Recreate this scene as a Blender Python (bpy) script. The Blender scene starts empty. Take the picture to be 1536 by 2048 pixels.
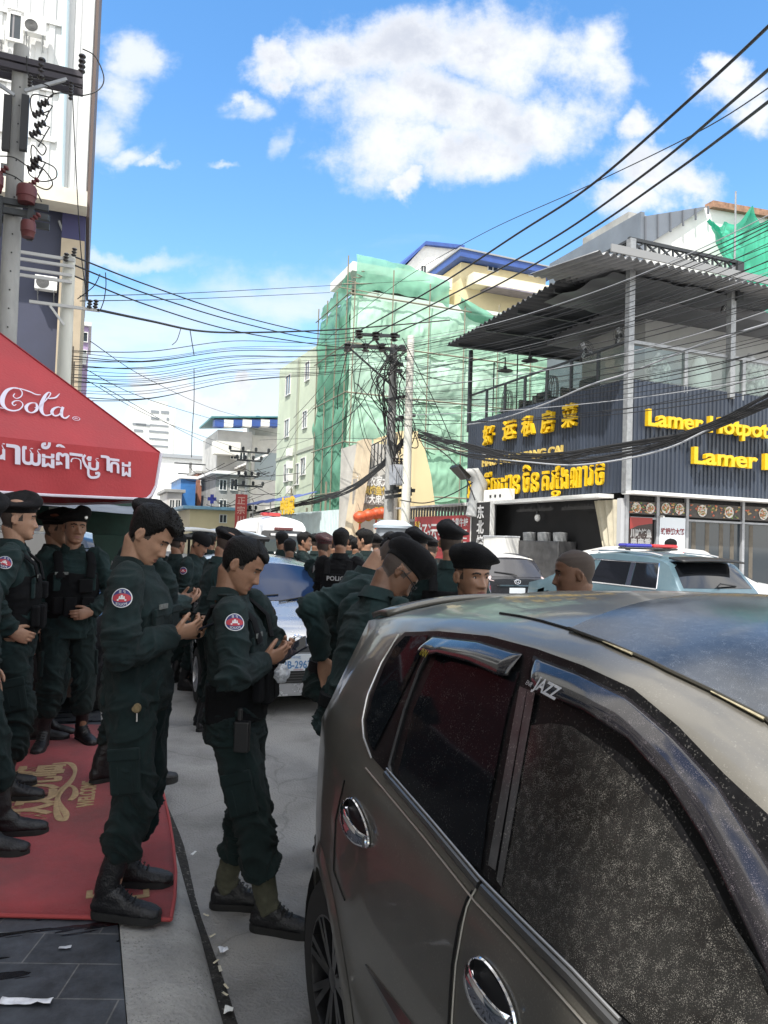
import bpy, bmesh, math, random
import numpy as np
from mathutils import Vector, Matrix, Euler, noise as mnoise
R = math.radians
PI = math.pi
scene = bpy.context.scene
COL = scene.collection
# ---------------------------------------------------------------- camera
CAM_Z, FPX, PITCH, ROLL = 1.70, 1500.0, R(2.06), 0.032
f0 = Vector((0, math.cos(PITCH), math.sin(PITCH)))
r0 = Vector((1, 0, 0))
u0 = r0.cross(f0)
CR = r0 * math.cos(ROLL) + u0 * math.sin(ROLL)
CU = u0 * math.cos(ROLL) - r0 * math.sin(ROLL)
CF = f0
CP = Vector((0, 0, CAM_Z))
cd = bpy.data.cameras.new('camera')
cam = bpy.data.objects.new('camera', cd)
COL.objects.link(cam)
cam.matrix_world = Matrix(((CR.x, CU.x, -CF.x, 0), (CR.y, CU.y, -CF.y, 0), (CR.z, CU.z, -CF.z, CAM_Z), (0, 0, 0, 1)))
cd.sensor_fit = 'VERTICAL'
cd.sensor_height = 36.0
cd.lens = 36.0 * FPX / 2048
cd.clip_start = 0.05
cd.clip_end = 3000
scene.camera = cam
def ray(px, py):
 """direction through a point of the 1536x2048 photograph, unit depth along the view axis"""
 return CF + CR * ((px - 768) / FPX) - CU * ((py - 1024) / FPX)
def at(px, py, d):
 return CP + ray(px, py) * d
def ground(px, py, z=0.0):
 r = ray(px, py)
 return CP + r * ((z - CAM_Z) / r.z)
# street frame: a = across the street to the right, s = along the street
TH = R(21.7)
AX = Vector((math.cos(TH), math.sin(TH), 0))
SX = Vector((-math.sin(TH), math.cos(TH), 0))
def SF(a, s, z=0.0):
 return AX * a + SX * s + Vector((0, 0, z))
def toSF(p):
 return Vector((p.dot(AX), p.dot(SX), p.z))
def on_a(px, py, a):
 r = ray(px, py)
 return toSF(CP + r * (a / r.dot(AX)))
def on_s(px, py, s):
 r = ray(px, py)
 return toSF(CP + r * (s / r.dot(SX)))
# ---------------------------------------------------------------- light
SUN = Vector((-.19, -.46, .87)).normalized()
EXPOSURE = 1.42
scene.view_settings.view_transform = 'Standard'
scene.view_settings.look = 'None'
scene.view_settings.gamma = 1.0
scene.view_settings.exposure = EXPOSURE
sl = bpy.data.lights.new('sun', 'SUN')
sl.energy = 2.6
sl.angle = R(0.53)
sl.color = (1.0, 0.955, 0.88)
so = bpy.data.objects.new('sun', sl)
COL.objects.link(so)
so.rotation_euler = SUN.to_track_quat('Z', 'Y').to_euler()
so.location = (0, 0, 30)
# ---------------------------------------------------------------- sky with clouds
W = bpy.data.worlds.new('World')
scene.world = W
W.use_nodes = True
nt = W.node_tree
nt.nodes.clear()
def nn(t, **k):
 n = nt.nodes.new(t)
 for a_, b_ in k.items():
  setattr(n, a_, b_)
 return n
def lk(a_, b_):
 nt.links.new(a_, b_)
def sky():
 out = nn('ShaderNodeOutputWorld')
 bg = nn('ShaderNodeBackground')
 bg.inputs['Strength'].default_value = 0.115
 lk(bg.outputs[0], out.inputs[0])
 st = nn('ShaderNodeTexSky', sky_type='NISHITA')
 st.sun_disc = False
 st.sun_elevation = math.asin(SUN.z)
 st.sun_rotation = math.atan2(SUN.x, SUN.y)
 st.air_density = 1.25
 st.dust_density = 0.12
 st.ozone_density = 2.2
 st.altitude = 0
 hs = nn('ShaderNodeHueSaturation')
 hs.inputs['Saturation'].default_value = 1.25
 hs.inputs['Value'].default_value = .9
 lk(st.outputs[0], hs.inputs['Color'])
 tc = nn('ShaderNodeTexCoord')
 sp = nn('ShaderNodeSeparateXYZ')
 lk(tc.outputs['Generated'], sp.inputs[0])
 def M(op, a_, b_=None, c_=None, clamp=False):
  m = nn('ShaderNodeMath', operation=op, use_clamp=clamp)
  for i, v in enumerate((a_, b_, c_)):
   if v is None:
    continue
   if isinstance(v, (int, float)):
    m.inputs[i].default_value = v
   else:
    lk(v, m.inputs[i])
  return m.outputs[0]
 yy = M('MAXIMUM', sp.outputs[1], 0.03)
 u = M('DIVIDE', sp.outputs[0], yy)
 v = M('DIVIDE', sp.outputs[2], yy)
 cb = nn('ShaderNodeCombineXYZ')
 lk(u, cb.inputs[0])
 lk(v, cb.inputs[1])
 def noise(scale, detail, rough, off, sx=1.0, sy=1.0, dist=0.0):
  mp = nn('ShaderNodeMapping')
  mp.inputs['Location'].default_value = off
  mp.inputs['Scale'].default_value = (sx, sy, 1)
  lk(cb.outputs[0], mp.inputs[0])
  n = nn('ShaderNodeTexNoise')
  n.inputs['Scale'].default_value = scale
  n.inputs['Detail'].default_value = detail
  n.inputs['Roughness'].default_value = rough
  n.inputs['Distortion'].default_value = dist
  lk(mp.outputs[0], n.inputs['Vector'])
  return n.outputs['Fac']
 def uv(px, py):
  r = ray(px, py)
  return r.x / r.y, r.z / r.y
 def blobs(lst):
  res = None
  for px, py, rx, ry in lst:
   cu, cv = uv(px, py)
   a_ = M('MULTIPLY', M('SUBTRACT', u, cu), FPX / rx)
   b_ = M('MULTIPLY', M('SUBTRACT', v, cv), FPX / ry)
   d2 = M('MULTIPLY_ADD', a_, a_, M('MULTIPLY', b_, b_))
   g = M('EXPONENT', M('MULTIPLY', d2, -0.9))
   res = g if res is None else M('MAXIMUM', res, g)
  return res
 def edge(x, lo, hi):
  mr = nn('ShaderNodeMapRange', interpolation_type='SMOOTHSTEP')
  mr.inputs[1].default_value = lo
  mr.inputs[2].default_value = hi
  lk(x, mr.inputs[0])
  return mr.outputs[0]
 n1 = noise(7.0, 9, 0.62, (3.1, 1.7, 0))
 n2 = noise(26.0, 6, 0.65, (0.3, 5.7, 0))
 n3 = noise(3.2, 8, 0.6, (7.3, 2.2, 0), 1.0, 2.6, 0.6)
 nmix = M('MULTIPLY_ADD', n2, 0.35, M('MULTIPLY', n1, 0.75))
 u_, v_ = u, v
 def warp(x, k, off, sc, amt):
  return M('MULTIPLY_ADD', M('SUBTRACT', noise(sc, 6, .6, off), .5), amt, x)
 u = warp(warp(u, 0, (5.2, 1.3, 0), 5.0, .17), 0, (9.2, 3.1, 0), 17.0, .07)
 v = warp(warp(v, 0, (1.2, 7.3, 0), 5.0, .12), 0, (2.2, 6.1, 0), 17.0, .055)
 cum = blobs([(690, 120, 150, 80), (830, 95, 180, 90), (1010, 100, 190, 100), (1150, 130, 120, 100), (880, 220, 250, 90),
     (1060, 240, 170, 90), (790, 300, 130, 80), (940, 310, 150, 70), (560, 120, 70, 40), (810, 365, 40, 30),
     (1310, 350, 110, 70), (1280, 260, 50, 45), (1380, 370, 90, 50), (1260, 400, 90, 40), (1470, 170, 90, 60), (1440, 130, 50, 40), (1520, 215, 70, 50),
     (330, 775, 120, 50), (400, 800, 140, 45), (490, 785, 70, 30), (270, 800, 60, 30)])
 c1 = edge(M('MULTIPLY_ADD', M('SUBTRACT', nmix, 0.55), 1.7, cum), 0.26, 0.95)
 wis = blobs([(245, 110, 50, 55), (225, 190, 60, 75), (205, 270, 55, 60), (250, 315, 60, 30), (310, 335, 40, 16),
     (500, 205, 45, 35), (565, 275, 45, 50), (440, 335, 50, 14), (480, 190, 20, 20)])
 c2 = M('MULTIPLY', edge(M('MULTIPLY_ADD', M('SUBTRACT', n3, 0.5), 1.8, wis), 0.25, 1.15), 0.85)
 low = blobs([(300, 640, 330, 95), (560, 600, 260, 70), (120, 690, 300, 80), (700, 800, 500, 110), (300, 900, 400, 140), (250, 520, 190, 25)])
 c3 = M('MULTIPLY', edge(M('MULTIPLY_ADD', M('SUBTRACT', n3, 0.5), 1.5, low), 0.15, 1.05), 0.72)
 n4_ = nn('ShaderNodeTexNoise')
 n4_.inputs['Scale'].default_value = 2.6
 n4_.inputs['Detail'].default_value = 8
 n4_.inputs['Roughness'].default_value = .6
 lk(tc.outputs['Generated'], n4_.inputs['Vector'])
 n4 = n4_.outputs['Fac']
 far = M('MAXIMUM', edge(M('ABSOLUTE', u_), 0.62, 1.1), edge(v_, .95, 1.5))
 c_fill = M('MULTIPLY', M('MULTIPLY', edge(n4, 0.40, 0.52), far), 0.92)  # bright cloud cover outside the frame, added as fill for the shaded street
 cov = M('MAXIMUM', M('MAXIMUM', c1, c2), c3)
 shade = nn('ShaderNodeMix', data_type='RGBA')
 thick = M('MULTIPLY', edge(cum, 0.45, 1.0), edge(n1, 0.44, 0.66))
 lk(thick, shade.inputs[0])
 shade.inputs[6].default_value = (3.35, 3.45, 3.6, 1)
 shade.inputs[7].default_value = (2.3, 2.45, 2.8, 1)
 mx = nn('ShaderNodeMix', data_type='RGBA')
 lk(cov, mx.inputs[0])
 lk(hs.outputs[0], mx.inputs[6])
 lk(shade.outputs[2], mx.inputs[7])
 mx2 = nn('ShaderNodeMix', data_type='RGBA')
 lk(c_fill, mx2.inputs[0])
 lk(mx.outputs[2], mx2.inputs[6])
 mx2.inputs[7].default_value = (7.4, 7.2, 6.8, 1)
 lk(mx2.outputs[2], bg.inputs['Color'])
sky()
# ---------------------------------------------------------------- materials
def lin(c):
 if isinstance(c, str):
  c = [int(c[i:i + 2], 16) / 255 for i in (0, 2, 4)]
 return tuple((x / 12.92 if x <= .04045 else ((x + .055) / 1.055) ** 2.4) for x in c)
MATS = {}
def mat(name, col, rough=0.6, metal=0.0, var=0.0, vscale=6.0, bump=0.0, bscale=60.0, spec=0.5, coat=0.0, col2=None, speck=0.0, sscale=300.0, scol=(.6, .58, .54), alpha=1.0, trans=0.0, emis=0.0, sheen=0.0, stretch=(1, 1, 1), coords='Object', subs=0.0, slo=.62):
 """a Principled surface with two scales of noise in its own colour, optional fine bump and dust specks"""
 if name in MATS:
  return MATS[name]
 m = bpy.data.materials.new(name)
 m.use_nodes = True
 t = m.node_tree
 b = t.nodes['Principled BSDF']
 c = lin(col) if isinstance(col, str) else col
 b.inputs['Base Color'].default_value = (*c, 1)
 b.inputs['Roughness'].default_value = rough
 b.inputs['Metallic'].default_value = metal
 b.inputs['Specular IOR Level'].default_value = spec
 b.inputs['Coat Weight'].default_value = coat
 b.inputs['Coat Roughness'].default_value = 0.06
 b.inputs['Sheen Weight'].default_value = sheen
 b.inputs['Alpha'].default_value = alpha
 b.inputs['Transmission Weight'].default_value = trans
 if subs:
  b.inputs['Subsurface Weight'].default_value = subs
  b.inputs['Subsurface Radius'].default_value = (.012, .005, .003)
  b.inputs['Subsurface Scale'].default_value = 0.5
 if emis:
  b.inputs['Emission Color'].default_value = (*c, 1)
  b.inputs['Emission Strength'].default_value = emis
 N = t.nodes.new
 K = t.links.new
 if var or bump or speck:
  tc = N('ShaderNodeTexCoord')
  mp = N('ShaderNodeMapping')
  mp.inputs['Scale'].default_value = stretch
  K(tc.outputs[coords], mp.inputs[0])
 cur = None
 if var:
  n = N('ShaderNodeTexNoise')
  n.inputs['Scale'].default_value = vscale
  n.inputs['Detail'].default_value = 8
  n.inputs['Roughness'].default_value = 0.62
  K(mp.outputs[0], n.inputs['Vector'])
  cr = N('ShaderNodeValToRGB')
  cr.color_ramp.elements[0].position = 0.33
  cr.color_ramp.elements[1].position = 0.68
  K(n.outputs['Fac'], cr.inputs[0])
  c2 = (lin(col2) if isinstance(col2, str) else col2) if col2 else tuple(max(0, x * (1 - var)) for x in c)
  cr.color_ramp.elements[0].color = (*c2, 1)
  cr.color_ramp.elements[1].color = (*(c if col2 else tuple(x * (1 + var * .6) for x in c)), 1)
  cur = cr.outputs[0]
  rr = N('ShaderNodeMapRange')
  rr.inputs[3].default_value = max(0, rough - .08)
  rr.inputs[4].default_value = min(1, rough + .1)
  K(n.outputs['Fac'], rr.inputs[0])
  K(rr.outputs[0], b.inputs['Roughness'])
 if speck:
  n = N('ShaderNodeTexNoise')
  n.inputs['Scale'].default_value = sscale
  n.inputs['Detail'].default_value = 3
  K(mp.outputs[0], n.inputs['Vector'])
  n2 = N('ShaderNodeTexNoise')
  n2.inputs['Scale'].default_value = sscale / 14
  n2.inputs['Detail'].default_value = 4
  K(mp.outputs[0], n2.inputs['Vector'])
  ad = N('ShaderNodeMath')
  ad.operation = 'MULTIPLY_ADD'
  ad.inputs[1].default_value = 0.35
  K(n2.outputs['Fac'], ad.inputs[0])
  K(n.outputs['Fac'], ad.inputs[2])
  cr = N('ShaderNodeValToRGB')
  cr.color_ramp.elements[0].position = slo + .17
  cr.color_ramp.elements[1].position = slo + .25
  K(ad.outputs[0], cr.inputs[0])
  ml = N('ShaderNodeMath')
  ml.operation = 'MULTIPLY'
  ml.inputs[1].default_value = speck
  K(cr.outputs[0], ml.inputs[0])
  mx = N('ShaderNodeMix')
  mx.data_type = 'RGBA'
  K(ml.outputs[0], mx.inputs[0])
  mx.inputs[6].default_value = (*c, 1)
  if cur is not None:
   K(cur, mx.inputs[6])
  mx.inputs[7].default_value = (*scol, 1)
  cur = mx.outputs[2]
 if cur is not None:
  K(cur, b.inputs['Base Color'])
 if bump:
  n = N('ShaderNodeTexNoise')
  n.inputs['Scale'].default_value = bscale
  n.inputs['Detail'].default_value = 6
  K(mp.outputs[0], n.inputs['Vector'])
  bp = N('ShaderNodeBump')
  bp.inputs['Strength'].default_value = min(1, bump)
  bp.inputs['Distance'].default_value = 0.01
  K(n.outputs['Fac'], bp.inputs['Height'])
  K(bp.outputs[0], b.inputs['Normal'])
 MATS[name] = m
 return m
# ---------------------------------------------------------------- mesh building
class MB:
 def __init__(self):
  self.v = []
  self.f = []
  self.m = []
 def add(self, vs, fs, mi=0):
  o = len(self.v)
  self.v += [tuple(x) for x in vs]
  self.f += [tuple(i + o for i in q) for q in fs]
  self.m += [mi] * len(fs)
  return self
 def box(self, x0, x1, y0, y1, z0, z1, mi=0):
  vs = [(x, y, z) for z in (z0, z1) for y in (y0, y1) for x in (x0, x1)]
  return self.add(vs, [(0, 2, 3, 1), (4, 5, 7, 6), (0, 1, 5, 4), (2, 6, 7, 3), (0, 4, 6, 2), (1, 3, 7, 5)], mi)
 def obox(self, c, ux, uy, uz, mi=0):
  """box with centre c and three half-axis vectors"""
  c = Vector(c)
  vs = [c + ux * i + uy * j + uz * k for k in (-1, 1) for j in (-1, 1) for i in (-1, 1)]
  return self.add(vs, [(0, 2, 3, 1), (4, 5, 7, 6), (0, 1, 5, 4), (2, 6, 7, 3), (0, 4, 6, 2), (1, 3, 7, 5)], mi)
 def bar(self, p, q, w, h, up=(0, 0, 1), mi=0):
  p, q = Vector(p), Vector(q)
  d = (q - p)
  dn = d.normalized()
  u = Vector(up)
  sx = dn.cross(u)
  if sx.length < 1e-4:
   sx = dn.cross(Vector((1, 0, 0)))
  sx.normalize()
  uz = sx.cross(dn)
  return self.obox((p + q) / 2, sx * w / 2, d / 2, uz * h / 2, mi)
 def tube(self, path, r, n=8, mi=0, caps=True, flat=None):
  """round tube along a path; r may be one radius, a list, or a list of (rx, ry)"""
  P = [Vector(p) for p in path]
  k = len(P)
  rs = r if isinstance(r, (list, tuple)) else [r] * k
  up = None
  rings = []
  for i in range(k):
   t = (P[min(i + 1, k - 1)] - P[max(i - 1, 0)])
   t = t.normalized() if t.length > 1e-9 else Vector((0, 0, 1))
   if up is None:
    up = Vector(flat) if flat is not None else (Vector((0, 0, 1)) if abs(t.z) < .9 else Vector((0, 1, 0)))
   sx = t.cross(up)
   if sx.length < 1e-5:
    sx = t.orthogonal()
   sx.normalize()
   up = sx.cross(t).normalized()
   rx, ry = rs[i] if isinstance(rs[i], (list, tuple)) else (rs[i], rs[i])
   rings.append([P[i] + sx * (rx * math.cos(2 * PI * j / n)) + up * (ry * math.sin(2 * PI * j / n)) for j in range(n)])
  return self.loft(rings, mi, caps)
 def loft(self, rings, mi=0, caps=True, closed=True):
  n = len(rings[0])
  vs = [p for rg in rings for p in rg]
  fs = []
  for i in range(len(rings) - 1):
   for j in range(n if closed else n - 1):
    a_, b_ = i * n + j, i * n + (j + 1) % n
    fs.append((a_, b_, b_ + n, a_ + n))
  if caps and closed:
   fs.append(tuple(reversed(range(n))))
   fs.append(tuple(range((len(rings) - 1) * n, len(rings) * n)))
  return self.add(vs, fs, mi)
 def lathe(self, prof, n=16, c=(0, 0, 0), axis='Z', mi=0, caps=True):
  c = Vector(c)
  rings = []
  for r_, h in prof:
   rg = []
   for j in range(n):
    x, y = r_ * math.cos(2 * PI * j / n), r_ * math.sin(2 * PI * j / n)
    rg.append(c + (Vector((x, y, h)) if axis == 'Z' else Vector((h, x, y)) if axis == 'X' else Vector((y, h, x))))
   rings.append(rg)
  return self.loft(rings, mi, caps)
 def prism(self, poly, d, mi=0):
  """polygon of 3-D points pushed along vector d"""
  n = len(poly)
  P = [Vector(p) for p in poly]
  d = Vector(d)
  vs = P + [p + d for p in P]
  fs = [tuple(reversed(range(n))), tuple(range(n, 2 * n))] + [(i, (i + 1) % n, n + (i + 1) % n, n + i) for i in range(n)]
  return self.add(vs, fs, mi)
 def ball(self, c, rx, ry, rz, n=12, m=8, mi=0):
  c = Vector(c)
  rings = []
  for i in range(m + 1):
   t = -PI / 2 + PI * i / m
   k = max(math.cos(t), 1e-3)
   rings.append([c + Vector((rx * k * math.cos(2 * PI * j / n), ry * k * math.sin(2 * PI * j / n), rz * math.sin(t))) for j in range(n)])
  return self.loft(rings, mi, True)
 def quad(self, a_, b_, c_, d_, mi=0):
  return self.add([a_, b_, c_, d_], [(0, 1, 2, 3)], mi)
 def grid(self, fn, nu, nv, mi=0):
  vs = [fn(i / nu, j / nv) for i in range(nu + 1) for j in range(nv + 1)]
  fs = [(i * (nv + 1) + j, (i + 1) * (nv + 1) + j, (i + 1) * (nv + 1) + j + 1, i * (nv + 1) + j + 1) for i in range(nu) for j in range(nv)]
  return self.add(vs, fs, mi)
 def mesh(self, name):
  me = bpy.data.meshes.new(name)
  me.from_pydata([tuple(x) for x in self.v], [], self.f)
  return me
 def build(self, name, ms, parent=None, smooth=False, bevel=0.0, fix=True, angle=35, solid=0.0):
  me = self.mesh(name)
  if not isinstance(ms, (list, tuple)):
   ms = [ms]
  for x in ms:
   me.materials.append(x)
  if len(ms) > 1:
   me.polygons.foreach_set('material_index', self.m)
  if fix:
   bm = bmesh.new()
   bm.from_mesh(me)
   bmesh.ops.recalc_face_normals(bm, faces=bm.faces[:])
   bm.to_mesh(me)
   bm.free()
  if smooth:
   me.polygons.foreach_set('use_smooth', [True] * len(me.polygons))
  me.update()
  o = bpy.data.objects.new(name, me)
  COL.objects.link(o)
  if parent:
   o.parent = parent
  if solid:
   md = o.modifiers.new('solid', 'SOLIDIFY')
   md.thickness = solid
   md.offset = 0
  if bevel:
   md = o.modifiers.new('bevel', 'BEVEL')
   md.width = bevel
   md.segments = 2
   md.limit_method = 'ANGLE'
   md.angle_limit = R(40)
  if smooth and angle:
   try:
    me.set_sharp_from_angle(angle=R(angle))
   except Exception:
    pass
  return o
def tag(o, label=None, cat=None, group=None, kind=None):
 if label:
  o['label'] = label
 if cat:
  o['category'] = cat
 if group:
  o['group'] = group
 if kind:
  o['kind'] = kind
 return o
def thing(name, label, cat, loc=(0, 0, 0), rz=0.0, group=None):
 o = bpy.data.objects.new(name, None)
 o.empty_display_size = 0.2
 COL.objects.link(o)
 o.location = loc
 o.rotation_euler = (0, 0, rz)
 return tag(o, label, cat, group)
def copy_tree(o, loc=None, rz=None, parent=None, label=None):
 c = o.copy()
 COL.objects.link(c)
 if parent:
  c.parent = parent
 if loc is not None:
  c.location = loc
 if rz is not None:
  c.rotation_euler = (0, 0, rz)
 if label:
  c['label'] = label
 for ch in list(o.children):
  copy_tree(ch, parent=c)
 return c
def struct(name, mb, m, **k):
 return tag(mb.build(name, m, **k), kind='structure')
def street_thing(name, label, cat, a, s, z=0.0, group=None):
 """a thing whose own axes run across (x) and along (y) the street"""
 return thing(name, label, cat, SF(a, s, z), TH, group)
def smoothstep(x, a_, b_):
 t = np.clip((x - a_) / (b_ - a_), 0, 1)
 return t * t * (3 - 2 * t)
def interp(x, xs, ys):
 return float(np.interp(x, xs, ys))
# vectorised value noise
_rs = np.random.RandomState(5)
_G = _rs.rand(64, 64, 64).astype(np.float32) * 2 - 1
def vnoise(p, scale=1.0, off=0.0):
 p = np.asarray(p, dtype=np.float64) * scale + off
 i = np.floor(p).astype(int)
 f = p - i
 f = f * f * f * (f * (f * 6 - 15) + 10)
 r_ = 0
 for dx in (0, 1):
  for dy in (0, 1):
   for dz in (0, 1):
    w = (f[:, 0] if dx else 1 - f[:, 0]) * (f[:, 1] if dy else 1 - f[:, 1]) * (f[:, 2] if dz else 1 - f[:, 2])
    r_ = r_ + w * _G[(i[:, 0] + dx) & 63, (i[:, 1] + dy) & 63, (i[:, 2] + dz) & 63]
 return r_
_fontcache = {}
def text_mb(body, size=1.0, depth=0.02, bold=0.0, align='LEFT', space=1.0):
 """flat lettering in the x-z plane, reading along +x, thickness along -y, as vertices and faces"""
 key = (body, size, depth, bold, align, space)
 c = bpy.data.curves.new('lettering', 'FONT')
 c.body = body
 c.size = size
 c.extrude = depth / 2
 c.offset = bold
 c.align_x = align
 c.space_character = space
 c.resolution_u = 3
 o = bpy.data.objects.new('lettering', c)
 COL.objects.link(o)
 bpy.context.view_layer.update()
 me = bpy.data.meshes.new_from_object(o.evaluated_get(bpy.context.evaluated_depsgraph_get()))
 vs = [(v.co.x, -v.co.z - depth / 2, v.co.y) for v in me.vertices]
 fs = [tuple(p.vertices) for p in me.polygons]
 bpy.data.objects.remove(o)
 bpy.data.curves.remove(c)
 bpy.data.meshes.remove(me)
 return vs, fs
def text_obj(name, body, m, parent, origin, ux, uz, size, depth=0.02, bold=0.0, align='LEFT', sx=1.0, space=1.0, pieces=None):
 """lettering at origin, reading along ux, standing along uz; the front faces ux x uz reversed (towards the reader)"""
 ux, uz, origin = Vector(ux).normalized(), Vector(uz).normalized(), Vector(origin)
 uy = uz.cross(ux)
 mb = MB()
 for (b_, ox, oz, k) in (pieces or [(body, 0, 0, 1)]):
  vs, fs = text_mb(b_, size * k, depth, bold, align, space)
  mb.add([origin + ux * ((v[0] + ox * size) * sx) + uy * v[1] + uz * (v[2] + oz * size) for v in vs], fs)
 return mb.build(name, m, parent, fix=False)
# ================================================================ setting: ground, kerb, pavement
def ground_setting():
 rc = mat('road_concrete', (.27, .265, .255), .85, var=.42, vscale=1.6, bump=.9, bscale=70, speck=.55, sscale=130, scol=(.11, .105, .10))
 t = rc.node_tree
 b = t.nodes['Principled BSDF']
 src = b.inputs['Base Color'].links[0].from_socket
 tc = t.nodes.new('ShaderNodeTexCoord')
 nz = t.nodes.new('ShaderNodeTexNoise')
 nz.inputs['Scale'].default_value = 1.3
 nz.inputs['Detail'].default_value = 8
 t.links.new(tc.outputs['Object'], nz.inputs['Vector'])
 vm = t.nodes.new('ShaderNodeVectorMath')
 vm.operation = 'MULTIPLY_ADD'
 vm.inputs[1].default_value = (.9, .9, 0)
 t.links.new(nz.outputs['Color'], vm.inputs[0])
 t.links.new(tc.outputs['Object'], vm.inputs[2])
 vo = t.nodes.new('ShaderNodeTexVoronoi')
 vo.feature = 'DISTANCE_TO_EDGE'
 vo.inputs['Scale'].default_value = .55
 t.links.new(vm.outputs[0], vo.inputs['Vector'])
 mr = t.nodes.new('ShaderNodeMapRange')
 mr.inputs[1].default_value = .001
 mr.inputs[2].default_value = .006
 mr.inputs[3].default_value = .78
 t.links.new(vo.outputs['Distance'], mr.inputs[0])
 n5 = t.nodes.new('ShaderNodeTexNoise')
 n5.inputs['Scale'].default_value = .8
 n5.inputs['Detail'].default_value = 9
 n5.inputs['Roughness'].default_value = .7
 t.links.new(tc.outputs['Object'], n5.inputs['Vector'])
 m5 = t.nodes.new('ShaderNodeMapRange')
 m5.inputs[1].default_value = .52
 m5.inputs[2].default_value = .72
 m5.inputs[3].default_value = 1.05
 m5.inputs[4].default_value = .62
 t.links.new(n5.outputs['Fac'], m5.inputs[0])
 mm = t.nodes.new('ShaderNodeMath')
 mm.operation = 'MULTIPLY'
 t.links.new(mr.outputs[0], mm.inputs[0])
 t.links.new(m5.outputs[0], mm.inputs[1])
 sc_ = t.nodes.new('ShaderNodeVectorMath')
 sc_.operation = 'SCALE'
 t.links.new(src, sc_.inputs[0])
 t.links.new(mm.outputs[0], sc_.inputs['Scale'])
 t.links.new(sc_.outputs[0], b.inputs['Base Color'])
 mb = MB()
 xs = [-900, -300, -100, -40, -12, -6, -3, 0, 3, 6, 12, 40, 100, 300, 900]
 ys = [-300, -60, -20, -5, 0, 2, 4, 6, 8, 12, 20, 40, 90, 200, 500, 1500]
 mb.add([(x, y, 0) for x in xs for y in ys], [(i * len(ys) + j, (i + 1) * len(ys) + j, (i + 1) * len(ys) + j + 1, i * len(ys) + j + 1) for i in range(len(xs) - 1) for j in range(len(ys) - 1)])
 struct('road', mb, rc)
 tile = bpy.data.materials.new('dark_tiles')
 tile.use_nodes = True
 t = tile.node_tree
 b = t.nodes['Principled BSDF']
 N, K = t.nodes.new, t.links.new
 tc = N('ShaderNodeTexCoord')
 mp = N('ShaderNodeMapping')
 mp.inputs['Rotation'].default_value = (0, 0, -R(2) + TH)
 mp.inputs['Location'].default_value = (.13, .08, 0)
 K(tc.outputs['Object'], mp.inputs[0])
 br = N('ShaderNodeTexBrick')
 br.offset = 0.5
 br.inputs['Scale'].default_value = 1.0
 br.inputs['Brick Width'].default_value = 0.42
 br.inputs['Row Height'].default_value = 0.21
 br.inputs['Mortar Size'].default_value = 0.003
 br.inputs['Color1'].default_value = (.040, .046, .056, 1)
 br.inputs['Color2'].default_value = (.060, .066, .078, 1)
 br.inputs['Mortar'].default_value = (.13, .13, .13, 1)
 K(mp.outputs[0], br.inputs['Vector'])
 n = N('ShaderNodeTexNoise')
 n.inputs['Scale'].default_value = 9
 n.inputs['Detail'].default_value = 9
 n.inputs['Roughness'].default_value = .7
 K(tc.outputs['Object'], n.inputs['Vector'])
 mr = N('ShaderNodeMapRange')
 mr.inputs[1].default_value = .35
 mr.inputs[2].default_value = .7
 mr.inputs[3].default_value = .55
 mr.inputs[4].default_value = 1.55
 K(n.outputs['Fac'], mr.inputs[0])
 mp2 = N('ShaderNodeMapping')
 mp2.inputs['Rotation'].default_value = (0, 0, TH)
 mp2.inputs['Scale'].default_value = (1.0, 7.5, 1)
 K(tc.outputs['Object'], mp2.inputs[0])
 n2 = N('ShaderNodeTexNoise')
 n2.inputs['Scale'].default_value = 1.5
 n2.inputs['Detail'].default_value = 3
 K(mp2.outputs[0], n2.inputs['Vector'])
 wet = N('ShaderNodeMapRange')
 wet.interpolation_type = 'SMOOTHSTEP'
 wet.inputs[1].default_value = .585
 wet.inputs[2].default_value = .60
 K(n2.outputs['Fac'], wet.inputs[0])
 wd = N('ShaderNodeMath')
 wd.operation = 'MULTIPLY_ADD'
 wd.inputs[1].default_value = -.72
 wd.inputs[2].default_value = 1.0
 K(wet.outputs[0], wd.inputs[0])
 f = N('ShaderNodeMath')
 f.operation = 'MULTIPLY'
 K(mr.outputs[0], f.inputs[0])
 K(wd.outputs[0], f.inputs[1])
 vm = N('ShaderNodeVectorMath')
 vm.operation = 'SCALE'
 K(br.outputs['Color'], vm.inputs[0])
 K(f.outputs[0], vm.inputs['Scale'])
 K(vm.outputs[0], b.inputs['Base Color'])
 rg = N('ShaderNodeMapRange')
 rg.inputs[3].default_value = .55
 rg.inputs[4].default_value = .22
 K(wet.outputs[0], rg.inputs[0])
 K(rg.outputs[0], b.inputs['Roughness'])
 bp = N('ShaderNodeBump')
 bp.inputs['Strength'].default_value = .35
 bp.inputs['Distance'].default_value = .004
 K(n.outputs['Fac'], bp.inputs['Height'])
 K(bp.outputs[0], b.inputs['Normal'])
 pv = street_thing('pavement', None, None, 0, 0)
 pv.name = 'pavement'
 bpy.data.objects.remove(pv)
 mb = MB()
 mb.box(-3.6, .195, -6, 34, -.2, .10)
 o = struct('pavement', mb, tile)
 o.rotation_euler = (0, 0, TH)
 kc = mat('kerb_concrete', (.33, .325, .31), .88, var=.38, vscale=2.6, bump=.9, bscale=50, speck=.6, sscale=110, scol=(.10, .095, .09))
 mb = MB()
 ss = np.arange(-6, 34.01, .25)
 def prof(s):
  j = .008 * mnoise.noise(Vector((s * 1.7, 0, 3)))
  k = .010 * mnoise.noise(Vector((s * 3.1, 4, 3)))
  return [(.20, -.1), (.20 + j * .3, .096), (.29, .094), (.455 + j, .070 + k), (.505 + j, .045), (.520 + j, .012), (.53 + j, -.1)]
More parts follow.
